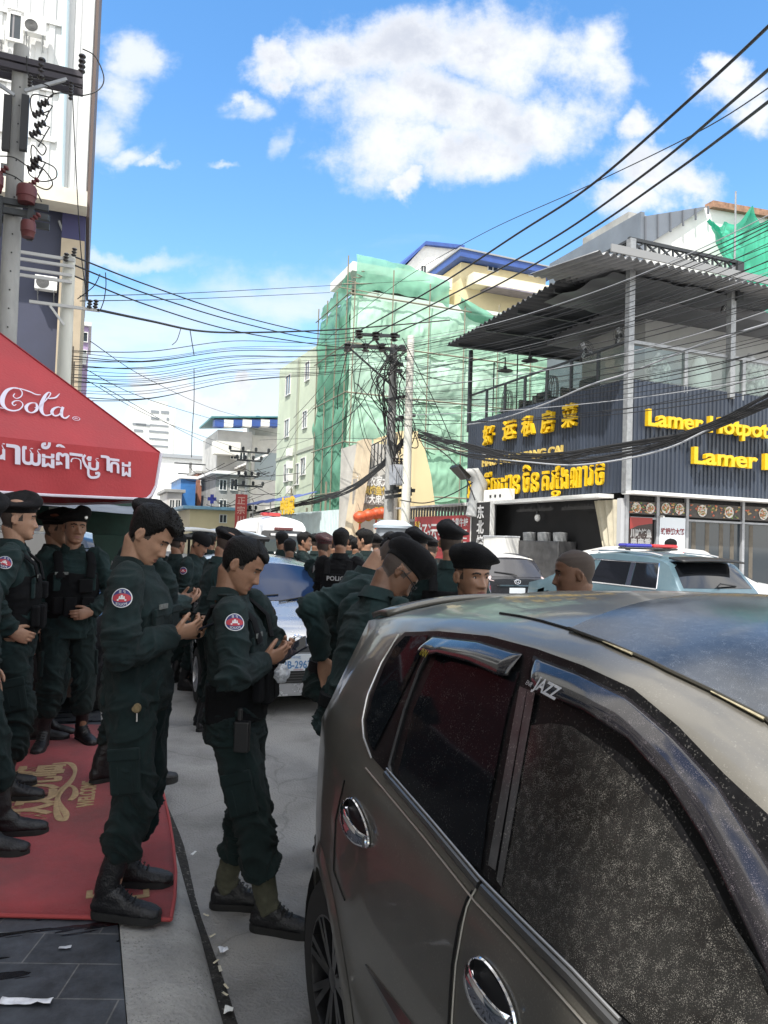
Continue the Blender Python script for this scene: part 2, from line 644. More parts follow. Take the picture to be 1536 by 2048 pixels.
 rings = [[Vector((p[0], s, p[1])) for p in prof(s)] for s in ss]
 mb.loft(rings, closed=False)
 o = struct('kerb', mb, kc, smooth=True, angle=50)
 o.rotation_euler = (0, 0, TH)
 mb = MB()
 rings = []
 for s in np.arange(-6, 34, .2):
  w = .035 + .02 * mnoise.noise(Vector((s * 1.3, 8, 1)))
  rings.append([Vector((.50, s, .014)), Vector((.525 + w * .3, s, .010)), Vector((.53 + w * .9, s, .005))])
 mb.loft(rings, closed=False)
 o = struct('gutter', mb, mat('gutter_dirt', (.028, .026, .023), .95, var=.6, vscale=40, bump=1, bscale=80, speck=.7, sscale=55, scol=(.2, .19, .17)))
 o.rotation_euler = (0, 0, TH)
 mb = MB()
 mb.box(11.6, 60, -10, 120, -.2, .12)
 o = struct('pavement_right', mb, mat('pale_paving', (.33, .31, .29), .85, var=.25, vscale=1.2))
 o.rotation_euler = (0, 0, TH)
 o.name = 'far_pavement'
ground_setting()
def litter(name, label, cat, pts, col, loc, n=7, r=.03, seed=1, group=None):
 rnd = random.Random(seed)
 mb = MB()
 m_ = 6
 def fn(i, j):
  x, y = (i - .5) * pts[0], (j - .5) * pts[1]
  return (x, y, .004 + pts[2] * abs(mnoise.noise(Vector((x * 30 + seed, y * 30, seed)))))
 mb.grid(fn, 8, 6)
 o = mb.build(name, mat('litter_' + col, col, .5, var=.2, vscale=40), None, smooth=True, solid=.002)
 o.location = loc
 o.rotation_euler = (0, 0, rnd.random() * 6)
 return tag(o, label, cat, group)
g = ground(52, 2006, .104)
litter('plastic_wrapper', 'long torn white plastic wrapper lying flat on the dark pavement tiles', 'wrapper', (.17, .03, .02), 'e8eaf0', g, seed=3).rotation_euler = (0, 0, .05)
litter('plastic_wrapper', 'small clear wrapper on the joint between dark wet tiles', 'wrapper', (.045, .016, .006), 'c8ccd4', ground(130, 1897, .104), seed=4).rotation_euler = (0, 0, .2)
litter('cigarette_packet', 'crushed white and blue packet in the gutter level with the boots', 'packet', (.036, .026, .022), 'dfe4ee', ground(446, 1903, .015), seed=5)
litter('bottle_cap', 'round white bottle cap in the gutter beside the nearest car wheel', 'cap', (.03, .03, .016), 'e9e9e4', ground(457, 2025, .015), seed=6)
litter('paper_scrap', 'pale paper scrap in the gutter halfway between packet and cap', 'scrap', (.04, .012, .008), 'cfc9b8', ground(440, 1940, .015), seed=7)
litter('paper_scrap', 'thin white straw wrapper on the kerb stone', 'scrap', (.045, .012, .006), 'ececec', ground(387, 1708, .06), seed=8)
for i, (x, y) in enumerate([(452, 1975), (425, 1873), (412, 1832), (450, 1990), (432, 1925)]):
 litter('cigarette_butt', 'small pale cigarette butt among the dirt in the gutter', 'cigarette butt', (.03, .008, .006), 'd9cfb4', ground(x, y, .014), seed=20 + i, group='cigarette butts in the gutter')
# ---------------------------------------------------------------- red welcome mat
def welcome_mat():
 red = mat('mat_red', (.40, .030, .038), .95, var=.48, vscale=2.2, bump=1.0, bscale=420, speck=.35, sscale=420, scol=(.55, .12, .11), sheen=.2)
 gold = mat('mat_gold', (.52, .36, .20), .9, var=.2, vscale=60, bump=.8, bscale=400)
 pts = [(341, 1840), (349, 1795), (351, 1745), (346, 1690), (338, 1640), (327, 1590), (312, 1535), (296, 1490), (270, 1452)]
 right = [ground(x, y, .112) for x, y in pts]
 left = [p + Vector((-2.3 - .1 * k, -.03 - .02 * k, 0)) for k, p in enumerate(right)]
 mb = MB()
 rings = []
 for k in range(len(pts)):
  rg = []
  for j in range(24):
   t = j / 23
   p = right[k].lerp(left[k], t)
   p.z += .003 * mnoise.noise(Vector((p.x * 5, p.y * 5, 0)))
   rg.append(p)
  rings.append(rg)
 mb.loft(rings, closed=False)
 root = thing('doormat', 'worn red welcome mat with gold lettering on the shop pavement', 'mat', (0, 0, 0))
 mb.build('pile', red, root, smooth=True, solid=.012)
 mb = MB()
 mb.tube([p + Vector((0, 0, .002)) for p in right], .009, 6)
 mb.tube([right[0].lerp(left[0], t) + Vector((0, 0, .002)) for t in np.linspace(0, 1, 10)], .009, 6)
 mb.build('hem', mat('mat_hem', (.34, .05, .05), .8), root, smooth=True)
 z = .1215
 a0, a1 = ground(72, 1640, z), ground(112, 1527, z)
 ux = (a1 - a0).normalized()
 uz = Vector((0, 0, 1)).cross(ux)
 L = (a1 - a0).length
 def flat(name, body, origin, size, sx, space=1.0, bold=.0):
  vs, fs = text_mb(body, size, .003, bold, 'LEFT', space)
  mbx = MB()
  mbx.add([origin + ux * (v[0] * sx) + uz * v[2] + Vector((0, 0, v[1] + .0015)) for v in vs], fs)
  return mbx.build(name, gold, root, fix=False)
 flat('lettering', '欢迎光临', a0 - uz * .03, .33, (L / 4) / .33 * .98, bold=.012)
 b0 = ground(185, 1612, z)
 flat('lettering', 'WELCOME', b0 , .12, .8, bold=.004)
 c0 = ground(296, 1795, z)
 flat('lettering', 'L', c0, .15, 1.0, bold=.006)
 c0 = ground(225, 1792, z)
 flat('lettering', 'E', c0, .15, 1.0, bold=.006)
 path = [(105, 1528), (138, 1526), (150, 1540), (143, 1560), (120, 1585), (112, 1612), (118, 1636), (130, 1640), (132, 1628), (122, 1612), (116, 1592), (132, 1572), (148, 1575), (150, 1590), (138, 1602)]
 P = [ground(x, y, z) for x, y in path]
 sm = []
 for k in range(len(P) - 1):
  p0_, p1_, p2_, p3_ = P[max(k - 1, 0)], P[k], P[k + 1], P[min(k + 2, len(P) - 1)]
  for t in np.linspace(0, 1, 7)[:-1]:
   sm.append(.5 * ((2 * p1_) + (-p0_ + p2_) * t + (2 * p0_ - 5 * p1_ + 4 * p2_ - p3_) * t * t + (-p0_ + 3 * p1_ - 3 * p2_ + p3_) * t ** 3))
 mb = MB()
 mb.tube(sm, [(.012 + .008 * math.sin(k * .22) ** 2, .0025) for k in range(len(sm))], 6)
 mb.build('flourish', gold, root, smooth=True)
welcome_mat()
# ================================================================ vehicles
RUB = mat('tyre_rubber', (.018, .018, .019), .8, var=.3, vscale=30)
BLK = mat('black_plastic', (.012, .012, .013), .45)
CHR = mat('chrome', (.75, .75, .78), .08, metal=1.0)
GLS = mat('tinted_glass', (.006, .007, .009), .04, spec=.6, coat=.5)
class Shape:
 """half a car body: x forward from the rear bumper, y out to one side, z up"""
 def __init__(s, top, belt, hw, rail_in, crown, z0=.2, bulge=.03):
  s.top, s.belt, s.hw, s.rail_in, s.crown, s.z0, s.bulge = top, belt, hw, rail_in, crown, z0, bulge
 def t(s, tab, x):
  return interp(x, [p[0] for p in tab], [p[1] for p in tab])
 def levels(s, x):
  zt = s.t(s.top, x)
  cr = s.t(s.crown, x)
  zr = zt - cr
  zb = min(s.t(s.belt, x), zr - .005)
  return zt, zr, zb
 def side(s, x, z):
  zt, zr, zb = s.levels(x)
  w = s.t(s.hw, x)
  zm = s.z0 + (zb - s.z0) * .62
  if z <= zb:
   k = (z - zm) / (zb - s.z0)
   return w - s.bulge * (k * k) * (3.2 if k < 0 else 2.2)
  wb = s.side(x, zb)
  full = s.t(s.top, x) - zb
  return wb - s.t(s.rail_in, x) * min(1, (z - zb) / max(.05, zr - zb))
 def section(s, x, n1=7, n2=6, n3=7):
  zt, zr, zb = s.levels(x)
  pts = []
  for i in range(n1):
   z = s.z0 + (zb - s.z0) * i / n1
   pts.append((s.side(x, z), z))
  for i in range(n2):
   z = zb + (zr - zb) * i / n2
   pts.append((s.side(x, z), z))
  wr = s.side(x, zr)
  for i in range(n3 + 1):
   t = i / n3
   pts.append((wr * (1 - t), zr + (zt - zr) * (1 - (1 - t) ** 2.3)))
  return pts
 def crown_pt(s, x, t):
  zt, zr, zb = s.levels(x)
  wr = s.side(x, zr)
  return wr * (1 - abs(t)) * (1 if t >= 0 else -1) if False else None
 def roof(s, x, y):
  zt, zr, zb = s.levels(x)
  wr = s.side(x, zr)
  t = 1 - min(1, abs(y) / wr)
  return zr + (zt - zr) * (1 - (1 - t) ** 2.3)
 def body(s, xs, holes=()):
  mb = MB()
  secs = [s.section(x) for x in xs]
  k = len(secs[0])
  rings = []
  for x, sc in zip(xs, secs):
   ring = [Vector((x, y, z)) for y, z in sc] + [Vector((x, -y, z)) for y, z in reversed(sc[:-1])]
   rings.append(ring)
  mb.loft(rings, closed=False)
  n = len(rings[0])
  mb.add(rings[0], [tuple(range(n))])
  mb.add(rings[-1], [tuple(range(n))])
  mb.add([rings[0][0], rings[0][-1], rings[-1][-1], rings[-1][0]], [(0, 1, 2, 3)])
  if holes:
   keep = []
   for q in mb.f:
    c = sum((Vector(mb.v[i]) for i in q), Vector()) / len(q)
    if len(q) == 4 and any((c.x - hx) ** 2 + (c.z - hz) ** 2 < hr * hr and c.z < hz + hr for hx, hz, hr in holes) and abs(c.y) > .45:
     continue
    keep.append(q)
   mb.f = keep
   mb.m = [0] * len(keep)
  return mb
 def side_patch(s, poly, off=.004, sgn=1, step=.07, thick=0.0):
  """a pane on the flank: polygon in (x, z)"""
  bm = bmesh.new()
  vs = [bm.verts.new((x, 0, z)) for x, z in poly]
  f = bm.faces.new(vs)
  bmesh.ops.triangulate(bm, faces=[f])
  for _ in range(6):
   es = [e for e in bm.edges if e.calc_length() > step * 1.5]
   if not es:
    break
   bmesh.ops.subdivide_edges(bm, edges=es, cuts=1, use_grid_fill=False)
   bmesh.ops.triangulate(bm, faces=bm.faces[:])
  bm.verts.ensure_lookup_table()
  mb = MB()
  mb.add([(v.co.x, sgn * (s.side(v.co.x, v.co.z) + off), v.co.z) for v in bm.verts], [tuple(v.index for v in f.verts) for f in bm.faces])
  bm.free()
  return mb
 def top_patch(s, x0, x1, w0, w1, off=.005, nx=10, ny=12, xc=0.0):
  """glass on the crown surface: from x0 (half-width share w0) to x1 (share w1)"""
  mb = MB()
  def fn(i, j):
   x = x0 + (x1 - x0) * i
   zt, zr, zb = s.levels(x)
   k = (w0 + (w1 - w0) * i) * (2 * j - 1)
   y = s.side(x, zr) * k
   xx = x + xc * (1 - (2 * j - 1) ** 2)
   dz = .01
   return (xx, y, s.roof(xx, y) + off)
  mb.grid(fn, nx, ny)
  return mb
 def edge_tube(s, poly, r, off=.006, sgn=1, closed=False, n=6, flat=None):
  pts = list(poly) + ([poly[0]] if closed else [])
  P = []
  for (x0, z0), (x1, z1) in zip(pts[:-1], pts[1:]):
   for t in np.linspace(0, 1, 5)[:-1]:
    x, z = x0 + (x1 - x0) * t, z0 + (z1 - z0) * t
    P.append((x, sgn * (s.side(x, z) + off), z))
  x, z = pts[-1]
  P.append((x, sgn * (s.side(x, z) + off), z))
  mb = MB()
  mb.tube(P, r, n)
  return mb
def wheel(parent, x, y, r, side=1, w=.2, spokes=5, rimcol='rim_silver', black=False):
 o = thing('wheel', None, None, (x, y, r))
 o.parent = parent
 mb = MB()
 prof = [(r * .62, -w / 2), (r * .72, -w / 2), (r * .93, -w / 2 * .96), (r, -w / 2 * .7), (r, w / 2 * .7), (r * .93, w / 2 * .96), (r * .72, w / 2), (r * .62, w / 2)]
 mb.lathe(prof, 40, axis='Y', caps=False)
 for k in range(48):
  a_ = 2 * PI * k / 48
  mb.obox((r * math.cos(a_), 0, r * math.sin(a_)), Vector((math.cos(a_), 0, math.sin(a_))) * .004, Vector((0, 1, 0)) * w * .36, Vector((-math.sin(a_), 0, math.cos(a_))) * .012)
 mb.build('tyre', RUB, o, smooth=True, angle=30)
 rm = mat('rim_black', (.016, .016, .018), .3, metal=.3, coat=.5) if black else mat('rim_silver', (.55, .55, .57), .28, metal=.9)
 mb = MB()
 f = side * w / 2
 mb.lathe([(r * .66, f * .6), (r * .66, f * .98), (r * .60, f), (r * .58, f * .5), (r * .58, -f * .3), (.02, -f * .3)], 36, axis='Y', caps=False)
 for k in range(spokes):
  a_ = 2 * PI * k / spokes + .3
  for da in (-.13, .13):
   d0 = Vector((math.cos(a_ + da * .6), 0, math.sin(a_ + da * .6)))
   d1 = Vector((math.cos(a_ + da), 0, math.sin(a_ + da)))
   mb.bar(d0 * r * .12 + Vector((0, f * .72, 0)), d1 * r * .61 + Vector((0, f * .88, 0)), .022, .026, up=(0, 1, 0))
 mb.lathe([(r * .17, f * .4), (r * .17, f * .8), (r * .1, f * .86), (.004, f * .86)], 16, axis='Y')
 mb.build('rim', rm, o, smooth=True, angle=30)
 return o
# ---------------------------------------------------------------- the near hatchback
A0 = .70
def near_car():
 SB = 2.90                                    # street position of the rear bumper
 CY = A0 + .84                                # street position of the centre line
 X = lambda s: SB - s
 top = [(0, 1.0), (.05, 1.12), (.22, 1.44), (.30, 1.468), (.45, 1.495), (.8, 1.548), (1.2, 1.578), (1.5, 1.588), (1.8, 1.555), (2.0, 1.50), (2.5, 1.33), (2.9, 1.15), (3.2, 1.03), (3.6, .93), (3.85, .76), (3.92, .55)]
 rail_s = [(2.88, .9), (2.66, 1.39), (2.3, 1.435), (2.04, 1.45), (1.9, 1.462), (1.6, 1.472), (1.27, 1.468), (1.1, 1.452), (.96, 1.415), (.85, 1.372), (.75, 1.325), (.6, 1.24), (.4, 1.12), (.2, 1.03), (0, .98), (-.6, .86), (-1.02, .5)]
 rail = sorted((X(a_), b_) for a_, b_ in rail_s)
 hwp = [(0, .50), (.03, .60), (.10, .665), (.24, .712)] + [(X(s_), .84 - .174 * (s_ - 1.8) ** 2) for s_ in (2.6, 2.5, 2.4, 2.3, 2.2, 2.1, 2.0, 1.9, 1.8)] + [(3.2, .84), (3.5, .80), (3.75, .70), (3.92, .45)]
 xs_all = sorted(set(list(np.linspace(0, .3, 8)) + list(np.linspace(.3, 2.6, 60)) + list(np.linspace(2.6, 3.92, 22))))
 crown = [(x, max(.01, interp(x, [p[0] for p in top], [p[1] for p in top]) - interp(x, [p[0] for p in rail], [p[1] for p in rail]))) for x in xs_all]
 belt = [(0, .98), (.5, 1.10), (X(1.96), 1.06), (X(1.3), 1.01), (X(.88), .985), (2.9, .95), (3.92, .5)]
 sh = Shape(top, belt, hwp, [(0, .05), (.3, .19), (.6, .20), (2.2, .20), (2.9, .12), (3.3, .02), (3.92, .02)], crown, z0=.22, bulge=.035)
 root = thing('parked_hatchback', 'dusty brownish grey hatchback parked at the kerb, nearest car, cropped by the frame', 'car', SF(CY, SB, 0), TH - PI / 2)
 pm = mat('grey_gold_paint', (.160, .151, .132), .34, metal=.5, var=.12, vscale=5, speck=.22, sscale=260, scol=(.36, .34, .30), coat=.5, bump=.05, bscale=6)
 wx, wz, wr = SB - 2.30, .30, .30
 fx = wx + 2.5
 sh.body(xs_all, holes=[(wx, wz, wr + .055), (fx, wz, wr + .055)]).build('body', pm, root, smooth=True, angle=60)
 mb = MB()
 for x in (wx, fx):
  mb.lathe([(.01, -.74), (.36, -.74), (.365, -.40), (.01, -.40)], 28, c=(x, 0, wz), axis='Y')
  mb.f = [q for q in mb.f if not all(abs(mb.v[i][1] + .74) < 1e-4 for i in q)]
  mb.m = [0] * len(mb.f)
  mb.build('wheel_housing', mat('wheel_housing', (.006, .006, .006), .95), root, smooth=True)
  mb = MB()
 RS = -1                                       # its right flank faces the camera
 def trace(lst):
  """points of the photograph carried onto the flank, as (x, z)"""
  res = []
  for px, py in lst:
   a_ = A0
   for _ in range(50):
    p = on_a(px, py, a_)
    w = sh.side(X(p.y), min(p.z, 1.5))
    a_ = .5 * a_ + .5 * (CY - w)
   res.append((X(p.y), p.z))
  return res
 sur = trace([(745, 1512), (733, 1470), (731, 1440), (742, 1390), (765, 1330), (790, 1285), (812, 1264), (880, 1262), (980, 1272), (1075, 1297), (1170, 1331), (1270, 1377), (1360, 1452), (1453, 1548), (1536, 1663)])
 x_end = [(2.45, 1.19), (2.6, 1.10), (2.7, 1.02)]
 bel = trace([(1240, 2052), (1150, 1952), (1050, 1852), (966, 1768), (860, 1642), (777, 1548)])
 sh.side_patch(sur + x_end + [(2.5, .99)] + bel, off=.0035, sgn=RS, step=.06).build('window_surround', mat('window_black', (.008, .008, .009), .35, spec=.15, var=.5, vscale=22, speck=.1, sscale=240), root, smooth=True)
 dark = mat('side_glass', (.007, .008, .010), .05, spec=.05, coat=.0, speck=.06, sscale=260)
 dusty = mat('dusty_glass', (.015, .0145, .014), .10, spec=.45, speck=.65, sscale=800, scol=(.23, .22, .20), slo=.595, var=.6, vscale=6, coat=.0)
 sh.side_patch(trace([(741, 1478), (738, 1440), (752, 1390), (773, 1333), (795, 1292), (815, 1272), (862, 1270), (836, 1330), (805, 1395), (775, 1455), (752, 1500)]), off=.008, sgn=RS).build('quarter_window', dark, root, smooth=True)
 sh.side_patch(trace([(880, 1310), (920, 1312), (1045, 1345), (1032, 1368), (985, 1600), (968, 1740), (930, 1706), (860, 1625), (800, 1553), (832, 1420)]), off=.008, sgn=RS).build('rear_window', dark, root, smooth=True)
 sh.side_patch(trace([(1068, 1450), (1110, 1446), (1151, 1452), (1209, 1492), (1270, 1552), (1331, 1620), (1392, 1706), (1453, 1815), (1513, 1928), (1536, 1975)]) + [(2.36, 1.08), (2.44, 1.02)] + trace([(1275, 2048), (1180, 1960), (1090, 1868), (1008, 1784), (1030, 1650)]), off=.008, sgn=RS).build('front_window', dusty, root, smooth=True)
 gt = mat('pillar_trim', (.055, .056, .058), .35, var=.4, vscale=30, speck=.2, sscale=200, coat=.3)
 sh.side_patch(trace([(1047, 1372), (1062, 1378), (1000, 1740), (985, 1728)]), off=.010, sgn=RS).build('pillar_trim', gt, root)
 sh.side_patch(trace([(1064, 1378), (1079, 1385), (1013, 1772), (1003, 1758)]), off=.011, sgn=RS).build('pillar_trim', gt, root)
 sh.edge_tube(trace([(872, 1290), (845, 1340), (815, 1420), (785, 1530), (790, 1556)]), .006, off=.008, sgn=RS).build('window_seal', BLK, root, smooth=True)
 def strip(pts, r, off, m, name='waist_moulding', n=8):
  return sh.edge_tube(pts, r, off=off, sgn=RS, n=n).build(name, m, root, smooth=True)
 bl = trace([(777, 1548), (860, 1644), (966, 1770)])
 strip(bl, (.010), .006, mat('moulding_black', (.03, .03, .03), .3, coat=.4))
 bl2 = trace([(972, 1776), (1050, 1856), (1150, 1956), (1245, 2058)])
 strip(bl2, (.011), .006, mat('moulding_black', (.03, .03, .03), .3))
 strip([(x, z + .014) for x, z in bl + bl2], .003, .012, mat('moulding_edge', (.28, .28, .28), .3, metal=.6), 'moulding_edge')
 strip(trace([(800, 1268), (765, 1325), (738, 1388), (727, 1440), (730, 1475), (745, 1515)]), .0028, .004, mat('quarter_trim', (.62, .62, .60), .3, metal=.5), 'quarter_trim', 5)
 strip([(x, z - .030) for x, z in trace([(745, 1512), (777, 1548), (860, 1642), (966, 1768), (1050, 1852), (1240, 2052)])], .0022, .004, mat('waist_edge', (.42, .40, .36), .35, metal=.5), 'waist_edge', 5)
 vis = mat('visor_smoked', (.012, .011, .013), .10, spec=.45, coat=.3, speck=.4, sscale=800, scol=(.24, .21, .23))
 def visor(up, lo, name='rain_visor'):
  U, L = trace(up), trace(lo)
  def cr(P, n):
   res = []
   d = [0]
   for k in range(1, len(P)):
    d.append(d[-1] + math.dist(P[k], P[k - 1]))
   for t in np.linspace(0, d[-1], n):
    res.append((interp(t, d, [p[0] for p in P]), interp(t, d, [p[1] for p in P])))
   return res
  n = 40
  U, L = cr(U, n), cr(L, n)
  mbv = MB()
  rings = []
  for k in range(n):
   e = min(1, min(k, n - 1 - k) / 2.0)
   rg = []
   for j in range(9):
    t = j / 8
    x = U[k][0] + (L[k][0] - U[k][0]) * t
    z = U[k][1] + (L[k][1] - U[k][1]) * t
    o_ = .006 + (.030 * math.sin(min(1, t * 1.25) * PI / 2)) * (.35 + .65 * e)
    rg.append(Vector((x, RS * (sh.side(x, z) + o_), z)))
   rings.append(rg)
  mbv.loft(rings, closed=False)
  return mbv.build(name, vis, root, smooth=True, solid=.003), U, L
 visor([(870, 1272), (960, 1282), (1050, 1308)], [(852, 1300), (880, 1310), (895, 1306), (960, 1322), (1030, 1352)])
 visor([(1072, 1312), (1160, 1345), (1262, 1394), (1350, 1470), (1442, 1568), (1540, 1720), (1640, 1900), (1700, 2020)], [(1072, 1366), (1110, 1382), (1200, 1418), (1292, 1476), (1370, 1558), (1450, 1680), (1536, 1850), (1610, 2020), (1650, 2120)])
 def mark(body, px, py, size, m, off, bold=.0, slant=True):
  (x, z), = trace([(px, py)])
  (x2, z2), = trace([(px + 60, py + 32)])
  ux = Vector((x2 - x, 0, z2 - z)).normalized()
  uz = Vector((-ux.z, 0, ux.x))
  vs, fs = text_mb(body, size, .0006, bold, 'LEFT', 1.0)
  mbt = MB()
  pts = []
  for v in vs:
   q = Vector((x, 0, z)) + ux * (v[0] + .2 * v[2]) + uz * v[2]
   pts.append((q.x, RS * (sh.side(q.x, q.z) + off), q.z))
  mbt.add(pts, fs)
  return mbt.build('lettering', m, root, fix=False)
 wh = mat('white_print', (.8, .8, .82), .5)
 mark('JAZZ', 1101, 1374, .034, wh, .0405, .001)
 mark('ENR', 1084, 1366, .012, wh, .0405)
 mark('INN', 866, 1307, .024, mat('yellow_print', (.50, .42, .05), .5), .0405, .0005)
 def handle(px, py, px2, py2, name='door_handle'):
  (x0, z0), (x1, z1) = trace([(px, py), (px2, py2)])
  y = lambda x, z: RS * sh.side(x, z)
  mbc = MB()
  ring = []
  cx, cz = (x0 + x1) / 2, (z0 + z1) / 2
  L = math.dist((x0, z0), (x1, z1)) / 2
  ux = Vector((x1 - x0, 0, z1 - z0)).normalized()
  uz = Vector((-ux.z, 0, ux.x))
  def P(u, v, o_):
   q = Vector((cx, 0, cz)) + ux * u + uz * v
   return Vector((q.x, RS * (sh.side(q.x, q.z) + o_), q.z))
  rings = []
  for t in np.linspace(-1, 1, 15):
   h = .027 * (1 - .35 * t * t)
   o_ = .012 + .026 * (1 - t * t) ** .6
   c = P(t * L, 0, o_)
   rings.append([c + uz * (h * math.cos(a_)) + Vector((0, RS, 0)) * (.008 * math.sin(a_)) for a_ in np.linspace(0, 2 * PI, 12, endpoint=False)])
  mbc.loft(rings)
  hd = mbc.build(name, CHR, root, smooth=True)
  mbc = MB()
  k = 20
  mbc.add([P(math.cos(a_) * L * 1.12, math.sin(a_) * .036, .0035) for a_ in np.linspace(0, 2 * PI, k, endpoint=False)], [tuple(range(k))])
  mbc.build('handle_recess', BLK, hd)
  mbc = MB()
  mbc.tube([P(math.cos(a_) * L * 1.12, math.sin(a_) * .036, .005) for a_ in np.linspace(0, 2 * PI, 25)], .004, 6)
  mbc.build('handle_bezel', CHR, hd, smooth=True)
 handle(700, 1606, 738, 1682)
 handle(952, 1930, 1030, 2048)
 sl_ = mat('shut_line', (.004, .004, .004), .9)
 strip(trace([(946, 1782), (918, 1850), (905, 1930), (898, 2048), (900, 2200)]), .003, .001, sl_, 'shut_line', 5)
 strip([(x, z) for x, z in trace([(955, 1776), (928, 1850), (914, 1930), (906, 2048)])], .0018, .003, mat('door_edge_wear', (.45, .43, .38), .5), 'door_edge', 5)
 strip(trace([(690, 1560), (672, 1640), (668, 1740), (690, 1800)]), .0025, .001, sl_, 'shut_line', 5)
 (x0, z0), (x1, z1) = trace([(732, 1930), (800, 2048)])
 mbm = MB()
 rings = []
 for t in np.linspace(0, 1, 26):
  x = x0 + 1.7 * t
  z = z0 - .0 * t
  h = .028 * min(1, t * 6 + .1)
  yv = sh.side(x, z)
  rings.append([Vector((x, RS * (yv - .004), z + h)), Vector((x, RS * (yv + .016 * min(1, t * 5 + .2)), z + h * .4)), Vector((x, RS * (yv + .016 * min(1, t * 5 + .2)), z - h * .4)), Vector((x, RS * (yv - .004), z - h))])
 mbm.loft(rings)
 mbm.build('side_moulding', mat('side_moulding', (.02, .02, .021), .28, coat=.4), root, smooth=True)
 mb = MB()
 for x in (wx, fx):
  rg = []
  for a_ in np.linspace(-.35, PI + .35, 40):
   ca, sa = math.cos(a_), math.sin(a_)
   pts = []
   for rr, o_ in ((.325, -.03), (.328, .006), (.355, .012), (.385, .009), (.41, .001)):
    xx, zz = x + rr * ca, wz + rr * sa
    pts.append(Vector((xx, RS * (sh.side(xx, max(zz, .22)) + o_), zz)))
   rg.append(pts)
  mb.loft(rg, closed=False)
  mb.build('wheel_arch', pm, root, smooth=True)
  mb = MB()
 for x in (wx, fx):
  for sgn in (-1, 1):
   wheel(root, x, sgn * (.84 - .07 - .10), wr, sgn, .19, 7, black=True)
 wsx0, wsx1 = X(1.47), X(.1)
 ws = mat('windscreen', (.035, .042, .055), .16, spec=.5, coat=.0, var=.4, vscale=5, speck=.5, sscale=800, scol=(.22, .24, .27))
 mb = MB()
 A = [(1140, 1260), (1190, 1279), (1260, 1307), (1330, 1340), (1400, 1373), (1470, 1408), (1536, 1442)]
 def crown_trace(px, py):
  a_ = 1.0
  r = ray(px, py)
  lo, hi = .6, 3.0
  for _ in range(60):
   m_ = (lo + hi) / 2
   p = toSF(CP + r * m_)
   y = abs(CY - p.x)
   inside = p.z < (sh.roof(X(p.y), min(y, .84)) if y < sh.side(X(p.y), 1.5) else 0)
   if inside:
    hi = m_
   else:
    lo = m_
  return p
 E_ = [crown_trace(*q) for q in A]
 ex = [X(p.y) for p in E_] + [2.6, 2.9]
 ey = [abs(CY - p.x) for p in E_]
 ey += [.62, .66]
 order = sorted(zip(ex, ey))
 ox = [o[0] for o in order]
 oy = [o[1] for o in order]
 x0_, x1_ = ox[0], 2.85
 def fn(i, j):
  k = 2 * j - 1
  x = x0_ + (x1_ - x0_) * i - .05 * (1 - k * k) * (1 - i)
  y = interp(x0_ + (x1_ - x0_) * i, ox, oy) * k
  return (x, y, sh.roof(x, y) + .004)
 mb.grid(fn, 30, 24)
 mb.build('windscreen', ws, root, smooth=True)
 pmould = [Vector((x, -y - .004, sh.roof(x, y) + .004)) for x, y in zip(np.linspace(x0_, x1_, 30), np.interp(np.linspace(x0_, x1_, 30), ox, oy))]
 mb = MB()
 mb.tube(pmould, .004, 6)
 mb.build('windscreen_moulding', mat('moulding_cracked', (.02, .018, .012), .7), root, smooth=True)
 mb = MB()
 for a_, b_ in ((3, 5), (9, 11), (14, 20)):
  mb = MB()
  mb.tube([p + Vector((0, -.005, .0005)) for p in pmould[a_:b_ + 1]], [.0022 + .0016 * ((k * 7) % 3 - 1) / 2 for k in range(b_ - a_ + 1)], 5)
  mb.build('peeling_moulding', mat('moulding_bare', (.34, .30, .20), .8, var=.4, vscale=60), root)
 S_ = [crown_trace(*q) for q in [(1000, 1227), (1040, 1233), (1085, 1243), (1140, 1259)]]
 mb = MB()
 mb.tube([Vector((X(p.y), -(CY - p.x), p.z + .001)) for p in S_], .0035, 5)
 mb.build('roof_seam', sl_, root)
 mb = MB()
 def fs(i, j):
  k = 2 * j - 1
  y = .50 * k
  x = .36 - .16 * i - .03 * (1 - k * k)
  return (x, y, sh.roof(.38, y) + .006 + .006 * math.sin(i * PI) - .022 * i)
 mb.grid(fs, 6, 16)
 mb.build('spoiler', pm, root, smooth=True, solid=.02)
 (u0_, z0_), (u1_, z1_) = (.30, 1.40), (.16, 1.2)
 sh.top_patch(.06, .20, .8, .82, .006).build('hatch_glass', GLS, root, smooth=True)
 lamp = mat('red_lamp', (.35, .01, .012), .15, coat=.6)
 sh.side_patch([(.06, .78), (.24, .80), (.30, 1.0), (.20, 1.12), (.10, 1.05)], off=.006, sgn=1).build('tail_lamp', lamp, root, smooth=True)
 sh.side_patch([(.75, 1.13), (.80, 1.40), (1.6, 1.43), (1.95, 1.38), (2.5, 1.08)], off=.005, sgn=1).build('left_windows', dark, root, smooth=True)
 mb = MB()
 mb.ball((2.55, RS * 1.0, 1.06), .06, .09, .07)
 mb.build('door_mirror', pm, root, smooth=True)
 for sgn in (-1, 1):
  sh.side_patch([(3.45, .68), (3.75, .62), (3.8, .72), (3.5, .83)], off=.006, sgn=sgn).build('headlight', mat('lamp_clear', (.75, .76, .78), .1, coat=.5), root, smooth=True)
near_car()
